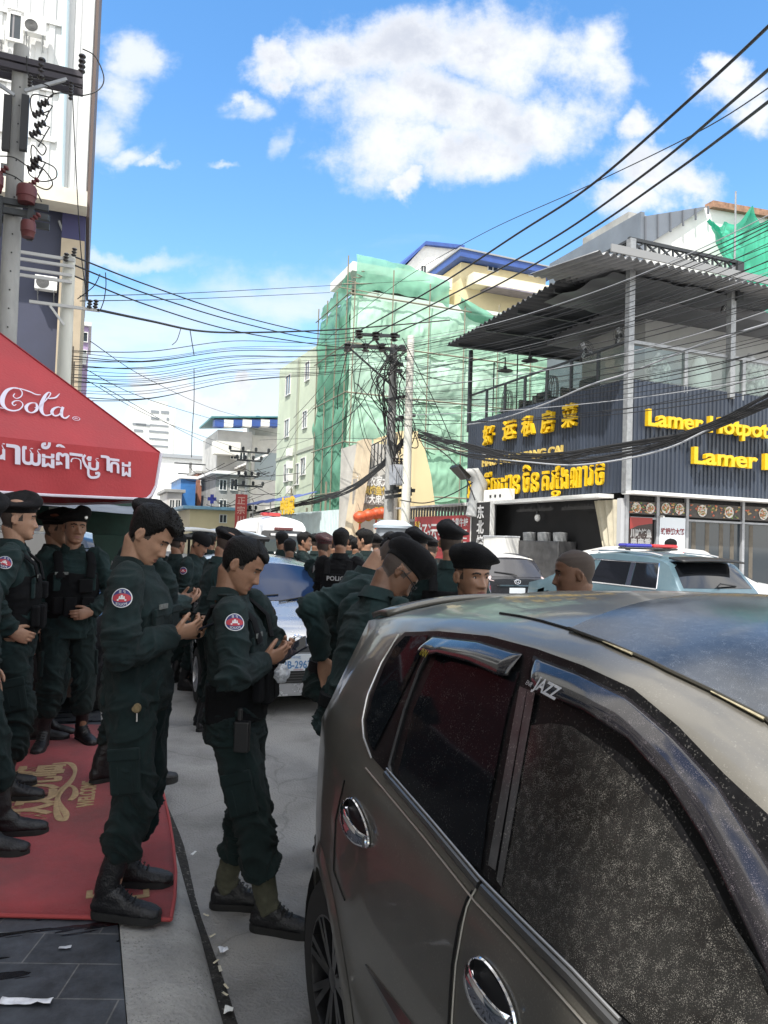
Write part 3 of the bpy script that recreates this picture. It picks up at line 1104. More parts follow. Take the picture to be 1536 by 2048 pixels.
# ================================================================ people
SKIN = {}
def skin_mat(k):
 base = {'light': (.36, .205, .135), 'mid': (.27, .145, .092), 'dark': (.155, .080, .050)}[k]
 return mat('skin_' + k, base, .48, var=.16, vscale=22, bump=.12, bscale=260, spec=.4, subs=.12)
LIPS = mat('lips', (.20, .075, .06), .45)
BROW = mat('brow_hair', (.012, .010, .009), .8)
STUB = mat('stubble_hair', (.05, .035, .028), .8, var=.5, vscale=350)
HAIR = mat('black_hair', (.006, .0055, .0055), .55, spec=.2, var=.5, vscale=90, bump=1.0, bscale=240, stretch=(1, 1, .3))
UNI = mat('uniform_green', (.0100, .0225, .0232), .9, var=.42, vscale=9, bump=.7, bscale=500, spec=.25, sheen=.04)
UNI2 = mat('uniform_green_worn', (.0130, .0295, .0300), .9, var=.42, vscale=7, bump=.5, bscale=500, spec=.25, sheen=.04)
TRS = mat('trouser_green', (.0085, .0185, .0185), .9, var=.42, vscale=7, bump=.5, bscale=500, spec=.25, sheen=.04)
VEST = mat('vest_black', (.0045, .0048, .006), .9, spec=.25, var=.3, vscale=14, bump=.6, bscale=300)
BERET = mat('beret_felt', (.0048, .0048, .0062), .95, spec=.2, var=.4, vscale=60, bump=.8, bscale=320, sheen=.04)
BERETR = mat('beret_maroon', (.06, .006, .010), .95, var=.4, vscale=60, bump=.8, bscale=320, sheen=.2)
BOOT = mat('boot_leather', (.010, .010, .012), .42, var=.4, vscale=25, bump=.5, bscale=120)
SOLE = mat('boot_sole', (.012, .012, .012), .8, var=.4, vscale=40)
CANVAS = mat('boot_canvas', (.075, .075, .050), .9, var=.25, vscale=30, bump=.6, bscale=400)
EYEW = mat('eye_white', (.62, .58, .54), .15)
IRIS = mat('eye_iris', (.012, .008, .006), .1)
PBLUE = mat('badge_blue', (.030, .035, .14), .7)
PRED = mat('badge_red', (.36, .03, .045), .7)
PWHT = mat('badge_white', (.62, .62, .62), .7)
GOLD = mat('badge_gold', (.42, .30, .08), .4, metal=.4)
TSHIRT = mat('undershirt', (.16, .19, .13), .9, var=.2, vscale=20)
ZT = [-.122, -.116, -.104, -.085, -.06, -.03, 0, .03, .06, .085, .105, .118, .123]
WT = [.004, .026, .042, .054, .062, .069, .073, .0755, .0755, .067, .048, .023, .003]
FT = [.070, .082, .091, .0935, .092, .0915, .090, .094, .092, .080, .056, .025, .003]
BT = [-.050, -.035, -.005, .022, .052, .078, .094, .100, .099, .088, .064, .030, .003]
def head_pt(th, z, bump=True):
 """point of a head: th = 0 in front (+y), positive to +x; z from -.122 (chin) to .123"""
 w, f, b = interp(z, ZT, WT), interp(z, ZT, FT), interp(z, ZT, BT)
 c, s_ = math.cos(th), math.sin(th)
 cy = 0.0
 mid = (f - b) / 2 if b < 0 else 0.0
 cy = (f - b) / 2
 ry = (f + b) / 2
 e = .86
 x = w * math.copysign(abs(s_) ** e, s_)
 y = cy + ry * math.copysign(abs(c) ** e, c)
 if bump and c > 0:
  ax = abs(x)
  g = lambda v, m, sd: math.exp(-((v - m) / sd) ** 2)
  y -= .10 * max(0, ax - .030) ** 1.25 * (1 if z < .05 else .5)
  nz = interp(z, [-.060, -.050, -.040, -.030, -.012, .006, .02], [0, .009, .027, .025, .016, .007, .0])
  nw = interp(z, [-.05, -.036, -.012, .01], [.019, .017, .011, .009])
  y += nz * g(ax, 0, nw)
  y += .009 * g(ax, .017, .007) * g(z, -.040, .009)
  y += .0065 * g(z, .024, .010) * g(ax, .026, .030)
  y -= .0085 * g(z, .004, .013) * g(ax, .031, .016)
  y += .0035 * g(z, .002, .008) * g(ax, .031, .014)
  y += .006 * g(z, -.022, .020) * g(ax, .044, .018)
  y += .0065 * g(z, -.0645, .006) * g(ax, 0, .021) + .0075 * g(z, -.0785, .006) * g(ax, 0, .019)
  y -= .004 * g(z, -.0715, .0028) * g(ax, 0, .024)
  y -= .004 * g(z, -.091, .006) * g(ax, 0, .022)
  y += .006 * g(z, -.106, .011) * g(ax, 0, .024)
  y -= .003 * g(ax, .034, .008) * g(z, -.058, .018)
 return Vector((x, y, z))
def head_rings(n=48):
 zs = list(np.linspace(-.122, .123, 62))
 return [[head_pt(2 * PI * j / n, z) for j in range(n)] for z in zs]
def shell(mask_fn, out_fn, n=56, zlo=-.085, inner=-.012, mz=44):
 """hair or cloth over the skull: where the mask is low the shell dives under the skin"""
 rings = []
 for z in np.linspace(zlo, .1228, mz):
  rg = []
  for j in range(n):
   th = 2 * PI * j / n
   if th > PI:
    th -= 2 * PI
   p = head_pt(th, z, False)
   m_ = mask_fn(th, z)
   o = inner + (out_fn(th, z) - inner) * m_
   nrm = Vector((p.x / .075 ** 2, (p.y) / .095 ** 2, p.z / .123 ** 2 * (1 if z > .02 else .15))).normalized()
   rg.append(p + nrm * o)
  rings.append(rg)
 return rings
def sstep(x, a_, b_):
 t = max(0, min(1, (x - a_) / (b_ - a_)))
 return t * t * (3 - 2 * t)
def ik(p, q, l1, l2, hint):
 p, q, hint = Vector(p), Vector(q), Vector(hint)
 d = q - p
 L = min(d.length, (l1 + l2) * .9995)
 d.normalize()
 q = p + d * L
 a_ = (l1 * l1 - l2 * l2 + L * L) / (2 * L)
 h = math.sqrt(max(0, l1 * l1 - a_ * a_))
 n = hint - d * hint.dot(d)
 n = n.normalized() if n.length > 1e-5 else d.orthogonal().normalized()
 return p + d * a_ + n * h, q
def remesh(mb, name, voxel, mats, parent, smooth=2, post=None, matfn=None):
 me = mb.mesh(name + '_base')
 bm = bmesh.new()
 bm.from_mesh(me)
 bmesh.ops.recalc_face_normals(bm, faces=bm.faces[:])
 bm.to_mesh(me)
 bm.free()
 o = bpy.data.objects.new(name, me)
 COL.objects.link(o)
 md = o.modifiers.new('r', 'REMESH')
 md.mode = 'VOXEL'
 md.voxel_size = voxel
 md.use_smooth_shade = True
 if smooth:
  ms = o.modifiers.new('s', 'SMOOTH')
  ms.factor = .5
  ms.iterations = smooth
 dg = bpy.context.evaluated_depsgraph_get()
 bpy.context.view_layer.update()
 me2 = bpy.data.meshes.new_from_object(o.evaluated_get(dg))
 me2.name = name
 bpy.data.objects.remove(o)
 bpy.data.meshes.remove(me)
 n = len(me2.vertices)
 co = np.empty(n * 3)
 me2.vertices.foreach_get('co', co)
 co = co.reshape(-1, 3)
 if post is not None:
  no = np.empty(n * 3)
  me2.vertices.foreach_get('normal', no)
  co = post(co, no.reshape(-1, 3))
  me2.vertices.foreach_set('co', co.ravel())
 me2.materials.clear()
 for x in mats:
  me2.materials.append(x)
 if matfn is not None:
  k = len(me2.polygons)
  ce = np.empty(k * 3)
  me2.polygons.foreach_get('center', ce)
  me2.polygons.foreach_set('material_index', matfn(ce.reshape(-1, 3)).astype(np.int32))
 me2.polygons.foreach_set('use_smooth', [True] * len(me2.polygons))
 me2.update()
 o = bpy.data.objects.new(name, me2)
 COL.objects.link(o)
 o.parent = parent
 return o
def folds(amp, seed, zs=11.0, xs=5.0, mask=None):
 """cloth creases pushed along the normal"""
 def post(co, no):
  q = co * np.array([xs, xs, zs]) + seed * 3.7
  w = vnoise(co * 4.0, 1.0, seed + 11.0)
  q = q + np.stack([w, w * .6, w * 2.2], 1) * .9
  r1 = np.clip(1 - np.abs(vnoise(q, 1.0)) * 2.6, -.6, 1)
  r2 = np.clip(1 - np.abs(vnoise(q, 2.1, 9.0)) * 2.6, -.6, 1)
  r3 = 1 - np.abs(vnoise(q, 4.4, 3.0)) * 2.4
  d = (np.sign(r1) * r1 * r1 * .75 + r2 * .42 + r3 * .14) * amp
  if mask is not None:
   d = d * mask(co)
  return co + no * d[:, None]
 return post
def hand(mb, wrist, d, pn, thumb_side, curl=.5, spread=.0, k=1.0):
 """palm, four jointed fingers and a thumb; d along the hand, pn out of the palm, thumb_side towards the thumb"""
 d = d.normalized()
 pn = (pn - d * pn.dot(d)).normalized()
 ts = thumb_side - d * thumb_side.dot(d)
 ts = (ts - pn * ts.dot(pn)).normalized()
 L = .092 * k
 rings = []
 for t, w, h in ((-.15, .026, .021), (.1, .031, .020), (.45, .039, .017), (.8, .042, .015), (1.0, .039, .011)):
  c = wrist + d * (L * t)
  rings.append([c + ts * (w * k * math.cos(a_)) + pn * (h * k * math.sin(a_)) for a_ in np.linspace(0, 2 * PI, 12, endpoint=False)])
 mb.loft(rings)
 for i, (off, ln, r_) in enumerate(((.031, .072, .0092), (.0105, .080, .0095), (-.0105, .074, .0092), (-.030, .058, .0082))):
  base = wrist + d * (L * (.93 if i < 3 else .86)) + ts * (off * k)
  dirn = (d + ts * (off * (.6 + spread * 6))).normalized()
  c_ = curl * (1 + .10 * i)
  pts = [base - dirn * .012]
  ang = c_ * .55
  p = base
  pts.append(p)
  for seg, f in ((.45, .9), (.32, 1.0), (.23, .7)):
   v = dirn * math.cos(ang) + pn * math.sin(ang)
   p = p + v * (ln * k * seg)
   pts.append(p)
   ang += c_ * f
  mb.tube(pts, [r_ * k, r_ * k, r_ * .95 * k, r_ * .88 * k, r_ * .62 * k], 8)
 b = wrist + d * (L * .18) + ts * (.024 * k)
 p1 = b + (ts * .7 + d * .75 + pn * .25).normalized() * .036 * k
 p2 = p1 + (ts * .30 + d * .9 + pn * (.2 + .5 * curl)).normalized() * .032 * k
 p3 = p2 + (ts * .0 + d * .9 + pn * (.3 + .7 * curl)).normalized() * .026 * k
 mb.tube([b - d * .01, b + (p1 - b) * .3, p1, p2, p3], [.014 * k, .0145 * k, .0115 * k, .0105 * k, .0075 * k], 8)
def ring(c, sx, sy, rx, ry, n=20):
 return [c + sx * (rx * math.cos(2 * PI * j / n)) + sy * (ry * math.sin(2 * PI * j / n)) for j in range(n)]
def person(label, loc, face, H=1.70, skin='mid', hat='beret', lean=0, head=(0, 0, 0), arms=('hang', 'hang'), feet=((.09, .0, 4), (-.09, .0, -4)), hips=(0, 0), vest=None, patches=(1, -1), fine=.006, cloth=.010, uni=UNI, trs=TRS, hairlen=1.0, boots='black', group=None, seed=1, eyes=True, smile=0, belt=True, knees=((0, 1, 0), (0, 1, 0)), detail=False, girth=1.0, flop=1, lower=True, badge=False, twist=0, hem=-.115, nofs=-.012, shy=-.005, pfw=.05):
 """face: heading in degrees, 0 towards the right of the picture, 90 away from the camera"""
 sc = H / 1.70
 root = thing('person', label, 'person', loc, R(face) - PI / 2, group)
 root.scale = (sc, sc, sc)
 rnd = random.Random(seed)
 P = Vector((hips[0], hips[1], .915))
 Rl = Matrix.Rotation(-R(lean), 3, 'X') @ Matrix.Rotation(R(twist), 3, 'Z')
 ux, uy, uz = Rl @ Vector((1, 0, 0)), Rl @ Vector((0, 1, 0)), Rl @ Vector((0, 0, 1))
 T = lambda x, y, z: P + ux * x + uy * y + uz * z
 N = T(0, nofs, .535)
 hp, hy, hr = head
 Rh = Rl @ Matrix.Rotation(-R(hy), 3, 'Z') @ Matrix.Rotation(-R(hp), 3, 'X') @ Matrix.Rotation(R(hr), 3, 'Y')
 nk = (Rl @ Matrix.Rotation(-R(hp * .32 + 3), 3, 'X')) @ Vector((0, 0, 1))
 HC = N + nk * .074 + (Rh @ Vector((0, .006, .084)))
 HW = lambda v: HC + Rh @ Vector(v)
 sh = {1: T(.185, shy, .468), -1: T(-.185, shy, .468)}
 arm = {}
 for k, spec in zip((1, -1), arms):
  s = sh[k]
  if spec == 'hang':
   spec = dict(w=T(k * .255, .03, -.075), h=T(k * .6, -1, 0) - P)
  elif spec == 'phone':
   spec = dict(w=T(k * .085, .305, .215), h=Vector((k * .45, -.2, -1)), d=(-k * .45, .8, .30), pn=(-k * .5, -.2, .75), curl=.85)
  elif spec == 'belt':
   spec = dict(w=T(k * .11, .195, .085), h=Vector((k * 1, -.5, -.3)), d=(-k * .85, .35, -.1), pn=(-k * .1, -1, 0), curl=.6)
  elif spec == 'hip':
   spec = dict(w=T(k * .20, .02, .06), h=Vector((k * 1, -.55, .1)), d=(-k * .3, .75, -.35), pn=(-k * 1, -.2, 0), curl=.5)
  elif spec == 'back':
   spec = dict(w=T(k * .06, -.20, .02), h=Vector((k * 1, -.2, .1)), d=(-k * .8, -.1, -.4), pn=(0, -1, .2), curl=.5)
  elif spec == 'chest':
   spec = dict(w=T(k * .12, .24, .30), h=Vector((k * .7, -.2, -1)), d=(-k * .7, .5, .4), pn=(-k * .4, -.8, 0), curl=.7)
  e, w = ik(s, spec['w'], .285, .255, spec['h'])
  arm[k] = (s, e, w, spec)
 hip = {1: P + Vector((.088, 0, -.035)), -1: P + Vector((-.088, 0, -.035))}
 leg = {}
 for k, (fx, fy, fyaw), kh in zip((1, -1), feet, knees):
  an = Vector((hips[0] * 0 + fx, fy - .02, .095))
  kn, an2 = ik(hip[k], an, .402, .395, kh)
  leg[k] = (hip[k], kn, an, R(fyaw))
 mb = MB()
 hd = [[HW(p) for p in rg] for rg in head_rings()]
 mb.loft(hd)
 for k in (1, -1):                                   # ears
  for (oy, oz, ry_, rz_, dx) in ((-.012, -.006, .017, .031, .004), (-.006, -.028, .010, .012, .0)):
   rg2 = []
   for t in np.linspace(-1, 1, 7):
    rr = math.sqrt(max(.02, 1 - t * t))
    rg2.append([HW((k * (.070 + dx + .012 * t * .5 + .010), oy - .006 * t + ry_ * rr * math.cos(a_) - .003, oz + rz_ * rr * math.sin(a_))) + Rh @ Vector((k * .004 * math.cos(a_) * -1, 0, 0)) for a_ in np.linspace(0, 2 * PI, 12, endpoint=False)])
   mb.loft(rg2)
 mb.tube([T(0, -.01, .44), N, N + nk * .05, HW((0, -.022, -.06)), HW((0, -.012, -.0))], [(.075, .07), (.060, .060), (.055, .058), (.054, .060), (.05, .06)], 20)
 mb.loft([ring(T(0, y, z), ux, uy, rx, ry) for z, rx, ry, y in ((-.06, .15, .105, -.01), (.06, .135, .095, 0), (.2, .145, .10, 0), (.34, .165, .105, 0), (.45, .15, .085, -.01), (.50, .085, .065, -.012))])
 for k in (1, -1):
  s, e, w, spec = arm[k]
  mb.tube([s - (e - s) * .1, s + (e - s) * .3, e, e + (w - e) * .35, w], [.050, .042, .030, .033, .026], 14)
  fd = (w - e).normalized()
  dv = Vector(spec['d']) if 'd' in spec else fd * 1 + Vector((0, .12, 0))
  dv = Rl @ dv if 'd' in spec else dv
  pn = Rl @ Vector(spec.get('pn', (-k * 1, .15, 0)))
  th = Rl @ Vector(spec.get('t', (-k * .2, .3, .9) if 'd' in spec else (0, 1, 0)))
  hand(mb, w + fd * .012, dv, pn, th, spec.get('curl', .38), k=1.0)
  h0, kn, an, yw = leg[k]
  if lower:
   mb.tube([h0 + Vector((0, 0, .05)), h0 + (kn - h0) * .4, kn, kn + (an - kn) * .35, an, an - Vector((0, 0, .03))], [.085, .075, .050, .042, .030, .030], 14)
 Hi = np.array(Rh.transposed())
 hc = np.array(HC)
 def body_mats(ce):
  q = (ce - hc) @ Hi.T
  x, y, z = np.abs(q[:, 0]), q[:, 1], q[:, 2]
  r_ = np.zeros(len(ce))
  lipz = .0095 * (1 - np.minimum(1, x / .025) ** 2)
  zl = -.0715 + smile * .006 * (x / .025) ** 2
  r_[(y > .075) & (x < .024) & (np.abs(z - zl) < lipz)] = 1
  bz = .0255 - .0055 * ((x - .03) / .02) ** 2
  r_[(y > .05) & (x > .011) & (x < .050) & (np.abs(z - bz) < .0042)] = 2
  if hat != 'beret' and hairlen < .4:
   hl = z > np.interp(y, [-.075, -.055, -.035, -.012, .012, .035, .055, .075], [-.055, -.045, .0, .030, .036, .042, .060, .070])
   r_[hl & (np.linalg.norm(q, axis=1) < .2)] = 3
  else:
   nape = (y < -.02) & (z > -.062 - .3 * (y + .02)) & (z < .05) & (np.linalg.norm(q, axis=1) < .16)
   side = (np.abs(y + .0) < .03) & (x > .055) & (z > -.012 + .0 * y) & (y < .03) & (z < .06)
   r_[(nape | (side & (y > -.02))) & (r_ == 0) & (x + 0 * y < .09) & ~((x > .073) & (z < .03))] = 3
  return r_
 mats = [skin_mat(skin), LIPS, BROW, STUB]
 body = remesh(mb, 'body', fine, mats, root, smooth=1, matfn=body_mats)
 if eyes:
  for k in (1, -1):
   c = head_pt(math.asin(.031 / .073) * k, .004)
   p0_ = HW((k * .031, c.y - .0022, .003))
   mb = MB()
   mb.loft([[p0_ + Rh @ Vector((k * 0 + .0135 * rr * math.cos(a_), .0035 * (1 - rr * rr) + .0012 - .018 * abs(rr * math.cos(a_)) ** 2 * .3, (.0050 if smile < 1 else .0032) * rr * math.sin(a_))) for a_ in np.linspace(0, 2 * PI, 14, endpoint=False)] for rr in (1, .75, .4, .02)])
   eo = mb.build('eye', EYEW, root, smooth=True)
   mb = MB()
   mb.loft([[p0_ + Rh @ Vector((.0052 * rr * math.cos(a_), .0055, (.0048 if smile < 1 else .003) * rr * math.sin(a_))) for a_ in np.linspace(0, 2 * PI, 12, endpoint=False)] for rr in (1, .02)])
   mb.build('iris', IRIS, eo)
   mb = MB()
   mb.tube([p0_ + Rh @ Vector((.0145 * t, .0042 - .008 * t * t, .0048 * (1 - t * t) + .0004 - (.0014 if smile else 0))) for t in np.linspace(-1, 1, 9)], [.0008, .0015, .0019, .002, .002, .002, .0019, .0015, .0008], 6)
   mb.build('eyelid', BROW, eo, smooth=True)
 if hat == 'none' and hairlen >= .4:
  def mk(th, z):
   a_ = abs(th)
   front = .066 - .012 * math.cos(3 * th) if a_ < .95 else interp(a_, [.95, 1.15, 1.4, 1.75, 2.1, 2.5, PI], [.062, .035, -.005, -.012 if hairlen < 1 else -.018, -.045, -.068, -.075])
   return sstep(z, front - .006, front + .008)
  def of(th, z):
   top = sstep(z, .0, .085)
   q = Vector((math.sin(th) * 6, math.cos(th) * 6, z * 40))
   f_ = .9 if abs(th) < 1.1 else .65
   return (.004 + .017 * top * hairlen * f_ + .0045 * hairlen * (.5 + mnoise.noise(q * 2.2 + Vector((seed, 0, 0)))) * top + (.010 * hairlen * sstep(z, .04, .08) if abs(th) < 1.0 else 0))
  mb = MB()
  mb.loft([[HW(p) for p in rg] for rg in shell(mk, of)])
  hobj = mb.build('hair', HAIR, root, smooth=True, angle=180)
  if detail and hairlen > .8:
   for q in range(150):
    th = rnd.uniform(-1.5, 1.5) if q % 3 else rnd.uniform(-PI, PI)
    z = rnd.uniform(.055, .118) if abs(th) < 2 else rnd.uniform(0, .118)
    if mk(th, z) < .9:
     continue
    p = head_pt(th, z, False)
    nr = Vector((p.x / .0056, p.y / .009, p.z / .015)).normalized()
    b_ = p + nr * (of(th, z) - .004)
    fw = Vector((rnd.uniform(-.3, .3), .9, .25)) * .55 + nr * .45
    mb2 = MB() if q == 0 else mb2
    l_ = rnd.uniform(.005, .014)
    mb2.tube([HW(b_), HW(b_ + fw * l_ * .6 + nr * .002), HW(b_ + fw * l_)], [.0042, .003, .0006], 5)
   mb2.build('tufts', HAIR, hobj, smooth=True)
 if hat == 'beret':
  bm_ = BERETR if seed % 100 == 77 else BERET
  def bandpt(th, z, o):
   p = head_pt(th, z, False)
   q = Vector((p.x, p.y, 0)).normalized()
   return p + q * o
  tilt = lambda th: .046 + .010 * math.cos(th) - .004 * math.sin(th) * flop
  mb = MB()
  n = 40
  rings = []
  prof = [(-.010, .003, 0), (-.006, .007, 0), (.010, .008, 0), (.014, .011, 0), (.026, .021, .3), (.044, .029, .7), (.064, .029, 1), (.082, .019, 1), (.096, .000, 1), (.104, -.026, 1), (.107, -.055, 1)]
  for dz, o, fl in prof:
   rg = []
   for j in range(n):
    th = 2 * PI * j / n
    zb = tilt(th)
    side = math.sin(th) * flop                      # droops over one ear
    oo = o + fl * (.026 * max(0, side) + .012 * max(0, -math.cos(th)) + .004 * math.cos(th))
    zz = zb + dz * (1 - .30 * fl * max(0, side)) - fl * .020 * max(0, side) + fl * .014 * max(0, -side) + fl * .004 * math.cos(th)
    wob = fl * .004 * mnoise.noise(Vector((math.cos(th) * 3 + seed, math.sin(th) * 3, dz * 30)))
    base = head_pt(th, .055, False)
    q = Vector((base.x, base.y, 0))
    ql = q.length
    rg.append(Vector((q.x, q.y, 0)) * max(.02, (ql + oo + wob) / ql) + Vector((0, 0, zz + wob)))
   rings.append([HW(p) for p in rg])
  mb.loft(rings)
  bo = mb.build('beret', bm_, root, smooth=True, angle=180)
  if badge:
   c = HW(head_pt(-.45 * flop, .078, False) * 1.0 + Vector((-.012 * flop, .026, .004)))
   nrm = Rh @ Vector((-.4 * flop, .9, .15)).normalized()
   s1 = nrm.cross(Vector((0, 0, 1))).normalized()
   s2 = s1.cross(nrm)
   mb = MB()
   mb.loft([[c + nrm * h + s1 * (r_ * math.cos(a_)) + s2 * (1.15 * r_ * math.sin(a_)) for a_ in np.linspace(0, 2 * PI, 14, endpoint=False)] for h, r_ in ((-.004, .014), (.003, .014), (.005, .010), (.006, .003))])
   mb.build('cap_badge', mat('badge_silver', (.6, .6, .58), .3, metal=.6), bo, smooth=True)
 if hat == 'helmet':
  mb = MB()
  mb.loft([[HW(Vector((p.x * 1.17, p.y * 1.17 - .004, p.z * 1.12 + .012))) for p in rg] for rg in [[head_pt(2 * PI * j / 32, z, False) for j in range(32)] for z in np.linspace(.012, .123, 14)]])
  mb.build('cap', mat('cap_black', (.006, .006, .007), .9, spec=.2), root, smooth=True)
 g_ = girth
 mb = MB()
 tor = ((hem, .180, .135, -.012), (-.04, .183, .137, -.008), (.05, .170, .126, .0), (.14, .172, .126, .002), (.25, .186, .133, .004), (.35, .197, .132, .0), (.43, .190, .110, -.008), (.475, .150, .088, -.012), (.510, .096, .076, -.014), (.535, .080, .074, -.014))
 mb.loft([ring(T(0, y, z), ux, uy, rx * g_, ry * g_, 28) for z, rx, ry, y in tor])
 for k in (1, -1):
  s, e, w, spec = arm[k]
  w2 = e + (w - e) * .965
  m1 = s.lerp(e, .5)
  mb.tube([s + (s - e) * .235 - ux * k * .045, s + (s - e) * .16 - ux * k * .025, s, m1, e + (s - e) * .12, e + (w - e) * .12, e.lerp(w2, .5), e.lerp(w2, .93), w2], [.022, .052, .073, .070, .064, .062, .056, .050, .046], 18)
  mb.ball(e, .068, .068, .070, 14, 10)
  mb.tube([e.lerp(w2, .86), w2 + (w2 - e).normalized() * .004], [.049, .049], 18)
 em = {k: np.array(arm[k][1]) for k in arm}
 pz = P.z
 def smask(co):
  m_ = np.full(len(co), .55)
  for k in em:
   m_ += .9 * np.exp(-(np.linalg.norm(co - em[k], axis=1) / .13) ** 2)
  m_ += .75 * np.exp(-((co[:, 2] - pz - .03) / .10) ** 2)
  return m_
 shirt = remesh(mb, 'shirt', cloth, [uni], root, smooth=3, post=folds(.0200, seed, mask=smask))
 mb = MB()
 rings = []
 for j in range(25):
  a_ = R(-155 + 310 * j / 24) + PI / 2 + PI
  ca, sa = math.cos(a_), math.sin(a_)
  opening = max(0, sa) ** 3
  b_ = N + ux * (.072 * ca) + uy * (.070 * sa) - uz * (.012 + .02 * opening)
  t_ = b_ + uz * (.050 - .016 * opening) - nk.cross(uz) * 0 + (ux * ca + uy * sa) * -.006
  o_ = b_ + (ux * ca + uy * sa) * .022 - uz * (.006)
  rings.append([b_, t_, t_ + (ux * ca + uy * sa) * .006 + uz * .002, o_])
 mb.loft(rings, closed=True)
 mb.build('collar', uni, root, smooth=True, angle=50)
 if detail:
  for k in (1, -1):
   s = sh[k]
   mb = MB()
   p0_, p1_ = N + ux * (k * .085) + uz * -.012, s + uz * .073 + ux * (k * -.005)
   mb.bar(p0_ + uz * .018, p1_ + uz * .004, .038, .008, up=uz)
   mb.build('shoulder_strap', uni, root, bevel=.003)
   mb = MB()
   c = T(k * .095, .128 * g_, .29)
   mb.obox(c - uy * .006, ux * .052, uy * .010, uz * .058)
   po = mb.build('chest_pocket', uni, root, bevel=.008)
   mb = MB()
   mb.obox(c + uz * .046, ux * .054, uy * .008, uz * .018)
   mb.build('flap', uni, po, bevel=.006)
  mb = MB()
  mb.obox(T(.095, .145 * g_, .362), ux * .045, uy * .003, uz * .010)
  mb.build('name_tape', mat('name_tape', (.16, .17, .16), .8, var=.6, vscale=120), root)
 if vest:
  mb = MB()
  z0_, z1_ = (.02, .36) if vest == 'full' else (-.02, .17)
  tv = [t for t in ((-.02, .196, .150, -.006), (.05, .186, .143, .0), (.14, .188, .143, .002), (.25, .200, .150, .004), (.36, .197, .146, .0), (.44, .15, .115, -.008)) if z0_ - .01 <= t[0] <= z1_ + .001]
  mb.loft([ring(T(0, y, z), ux, uy, rx * g_, ry * g_, 28) for z, rx, ry, y in tv])
  vo = remesh(mb, 'vest', cloth, [VEST], root, smooth=2, post=folds(.006, seed + 4))
  for k in (1, -1):
   mb = MB()
   mb.tube([T(k * .10, .150 * g_, .33), T(k * .115, .125 * g_, .43), T(k * .115, .03, .512), T(k * .115, -.07, .49), T(k * .105, -.145 * g_, .36)], [(.032, .010)] * 5, 10)
   mb.build('vest_strap', VEST, root, smooth=True)
  for (x, y, z, w_, h_) in ((-.09, .155, .12, .045, .07), (.03, .16, .12, .045, .07), (.11, .14, .13, .035, .06), (-.07, .158, .27, .05, .05)):
   if z < z1_:
    mb = MB()
    mb.obox(T(x, y * g_, z), ux * w_, uy * .022, uz * h_)
    mb.build('pouch', VEST, vo, bevel=.01)
  if vest == 'full' and badge is False and seed % 2 == 0:
   vs, fs = text_mb('POLICE', .062, .002, .002, 'CENTER', 1.05)
   mb = MB()
   mb.add([T(0, -.156 * g_, .30) - ux * -v[0] * 1 + uz * v[2] + uy * (-.004 + v[1] * 0) + (-uy * .004 if i % 2 else -uy * .003) for i, v in enumerate(vs)], fs)
   mb.build('lettering', PWHT, vo, fix=False)
 if lower:
  mb = MB()
  mb.loft([ring(P + Vector((0, y, z)), Vector((1, 0, 0)), Vector((0, 1, 0)), rx * g_, ry * g_, 26) for z, rx, ry, y in ((-.125, .12, .09, -.02), (-.085, .165, .128, -.014), (-.02, .172, .136, -.012), (.05, .162, .125, -.006), (.085, .155, .118, -.002))])
  kn_pts = {}
  for k in (1, -1):
   h0, kn, an, yw = leg[k]
   low = kn.lerp(an, .48)
   mb.tube([h0 + Vector((0, -.008, .03)), h0 + (kn - h0) * .12, h0 + (kn - h0) * .45, h0 + (kn - h0) * .8, kn, kn.lerp(an, .16), kn.lerp(an, .30), low, kn.lerp(an, .58), kn.lerp(an, .64)], [.092, .099, .093, .085, .082, .081, .080, .079, .072, .056], 20)
   kn_pts[k] = (np.array(kn), np.array(low))
  def tmask(co):
   m_ = np.full(len(co), .55)
   for k in kn_pts:
    m_ += .8 * np.exp(-(np.linalg.norm(co - kn_pts[k][0], axis=1) / .12) ** 2)
    m_ += 1.0 * np.exp(-(np.linalg.norm(co - kn_pts[k][1], axis=1) / .10) ** 2)
   m_ += .5 * np.exp(-((co[:, 2] - .86) / .08) ** 2)
   return m_
  tro = remesh(mb, 'trousers', cloth, [trs], root, smooth=3, post=folds(.0205, seed + 7, zs=10, xs=6, mask=tmask))
  for k in (1, -1):
   h0, kn, an, yw = leg[k]
   if detail:
    c = h0.lerp(kn, .70)
    ax = (kn - h0).normalized()
    out = (Vector((k, 0, 0)) - ax * ax.dot(Vector((k, 0, 0)))).normalized()
    fw = out.cross(ax)
    mb = MB()
    mb.obox(c + out * .082, fw * .066, out * .012, ax * .092)
    po = mb.build('cargo_pocket', trs, root, bevel=.012)
    mb = MB()
    mb.obox(c + out * .087 - ax * .070, fw * .069, out * .011, ax * .026)
    mb.build('flap', trs, po, bevel=.008)
    for q in (-.03, .03):
     mb = MB()
     mb.obox(c + out * .094 + fw * q + ax * .03, fw * .004, out * .003, ax * .055)
     mb.build('pleat', trs, po)
  if belt:
   mb = MB()
   mb.loft([ring(P + Vector((0, y, z)), Vector((1, 0, 0)), Vector((0, 1, 0)), rx * g_, ry * g_, 28) for z, rx, ry, y in ((.035, .190, .146, -.004), (.085, .186, .142, 0))])
   mb.build('belt', VEST, root, smooth=True)
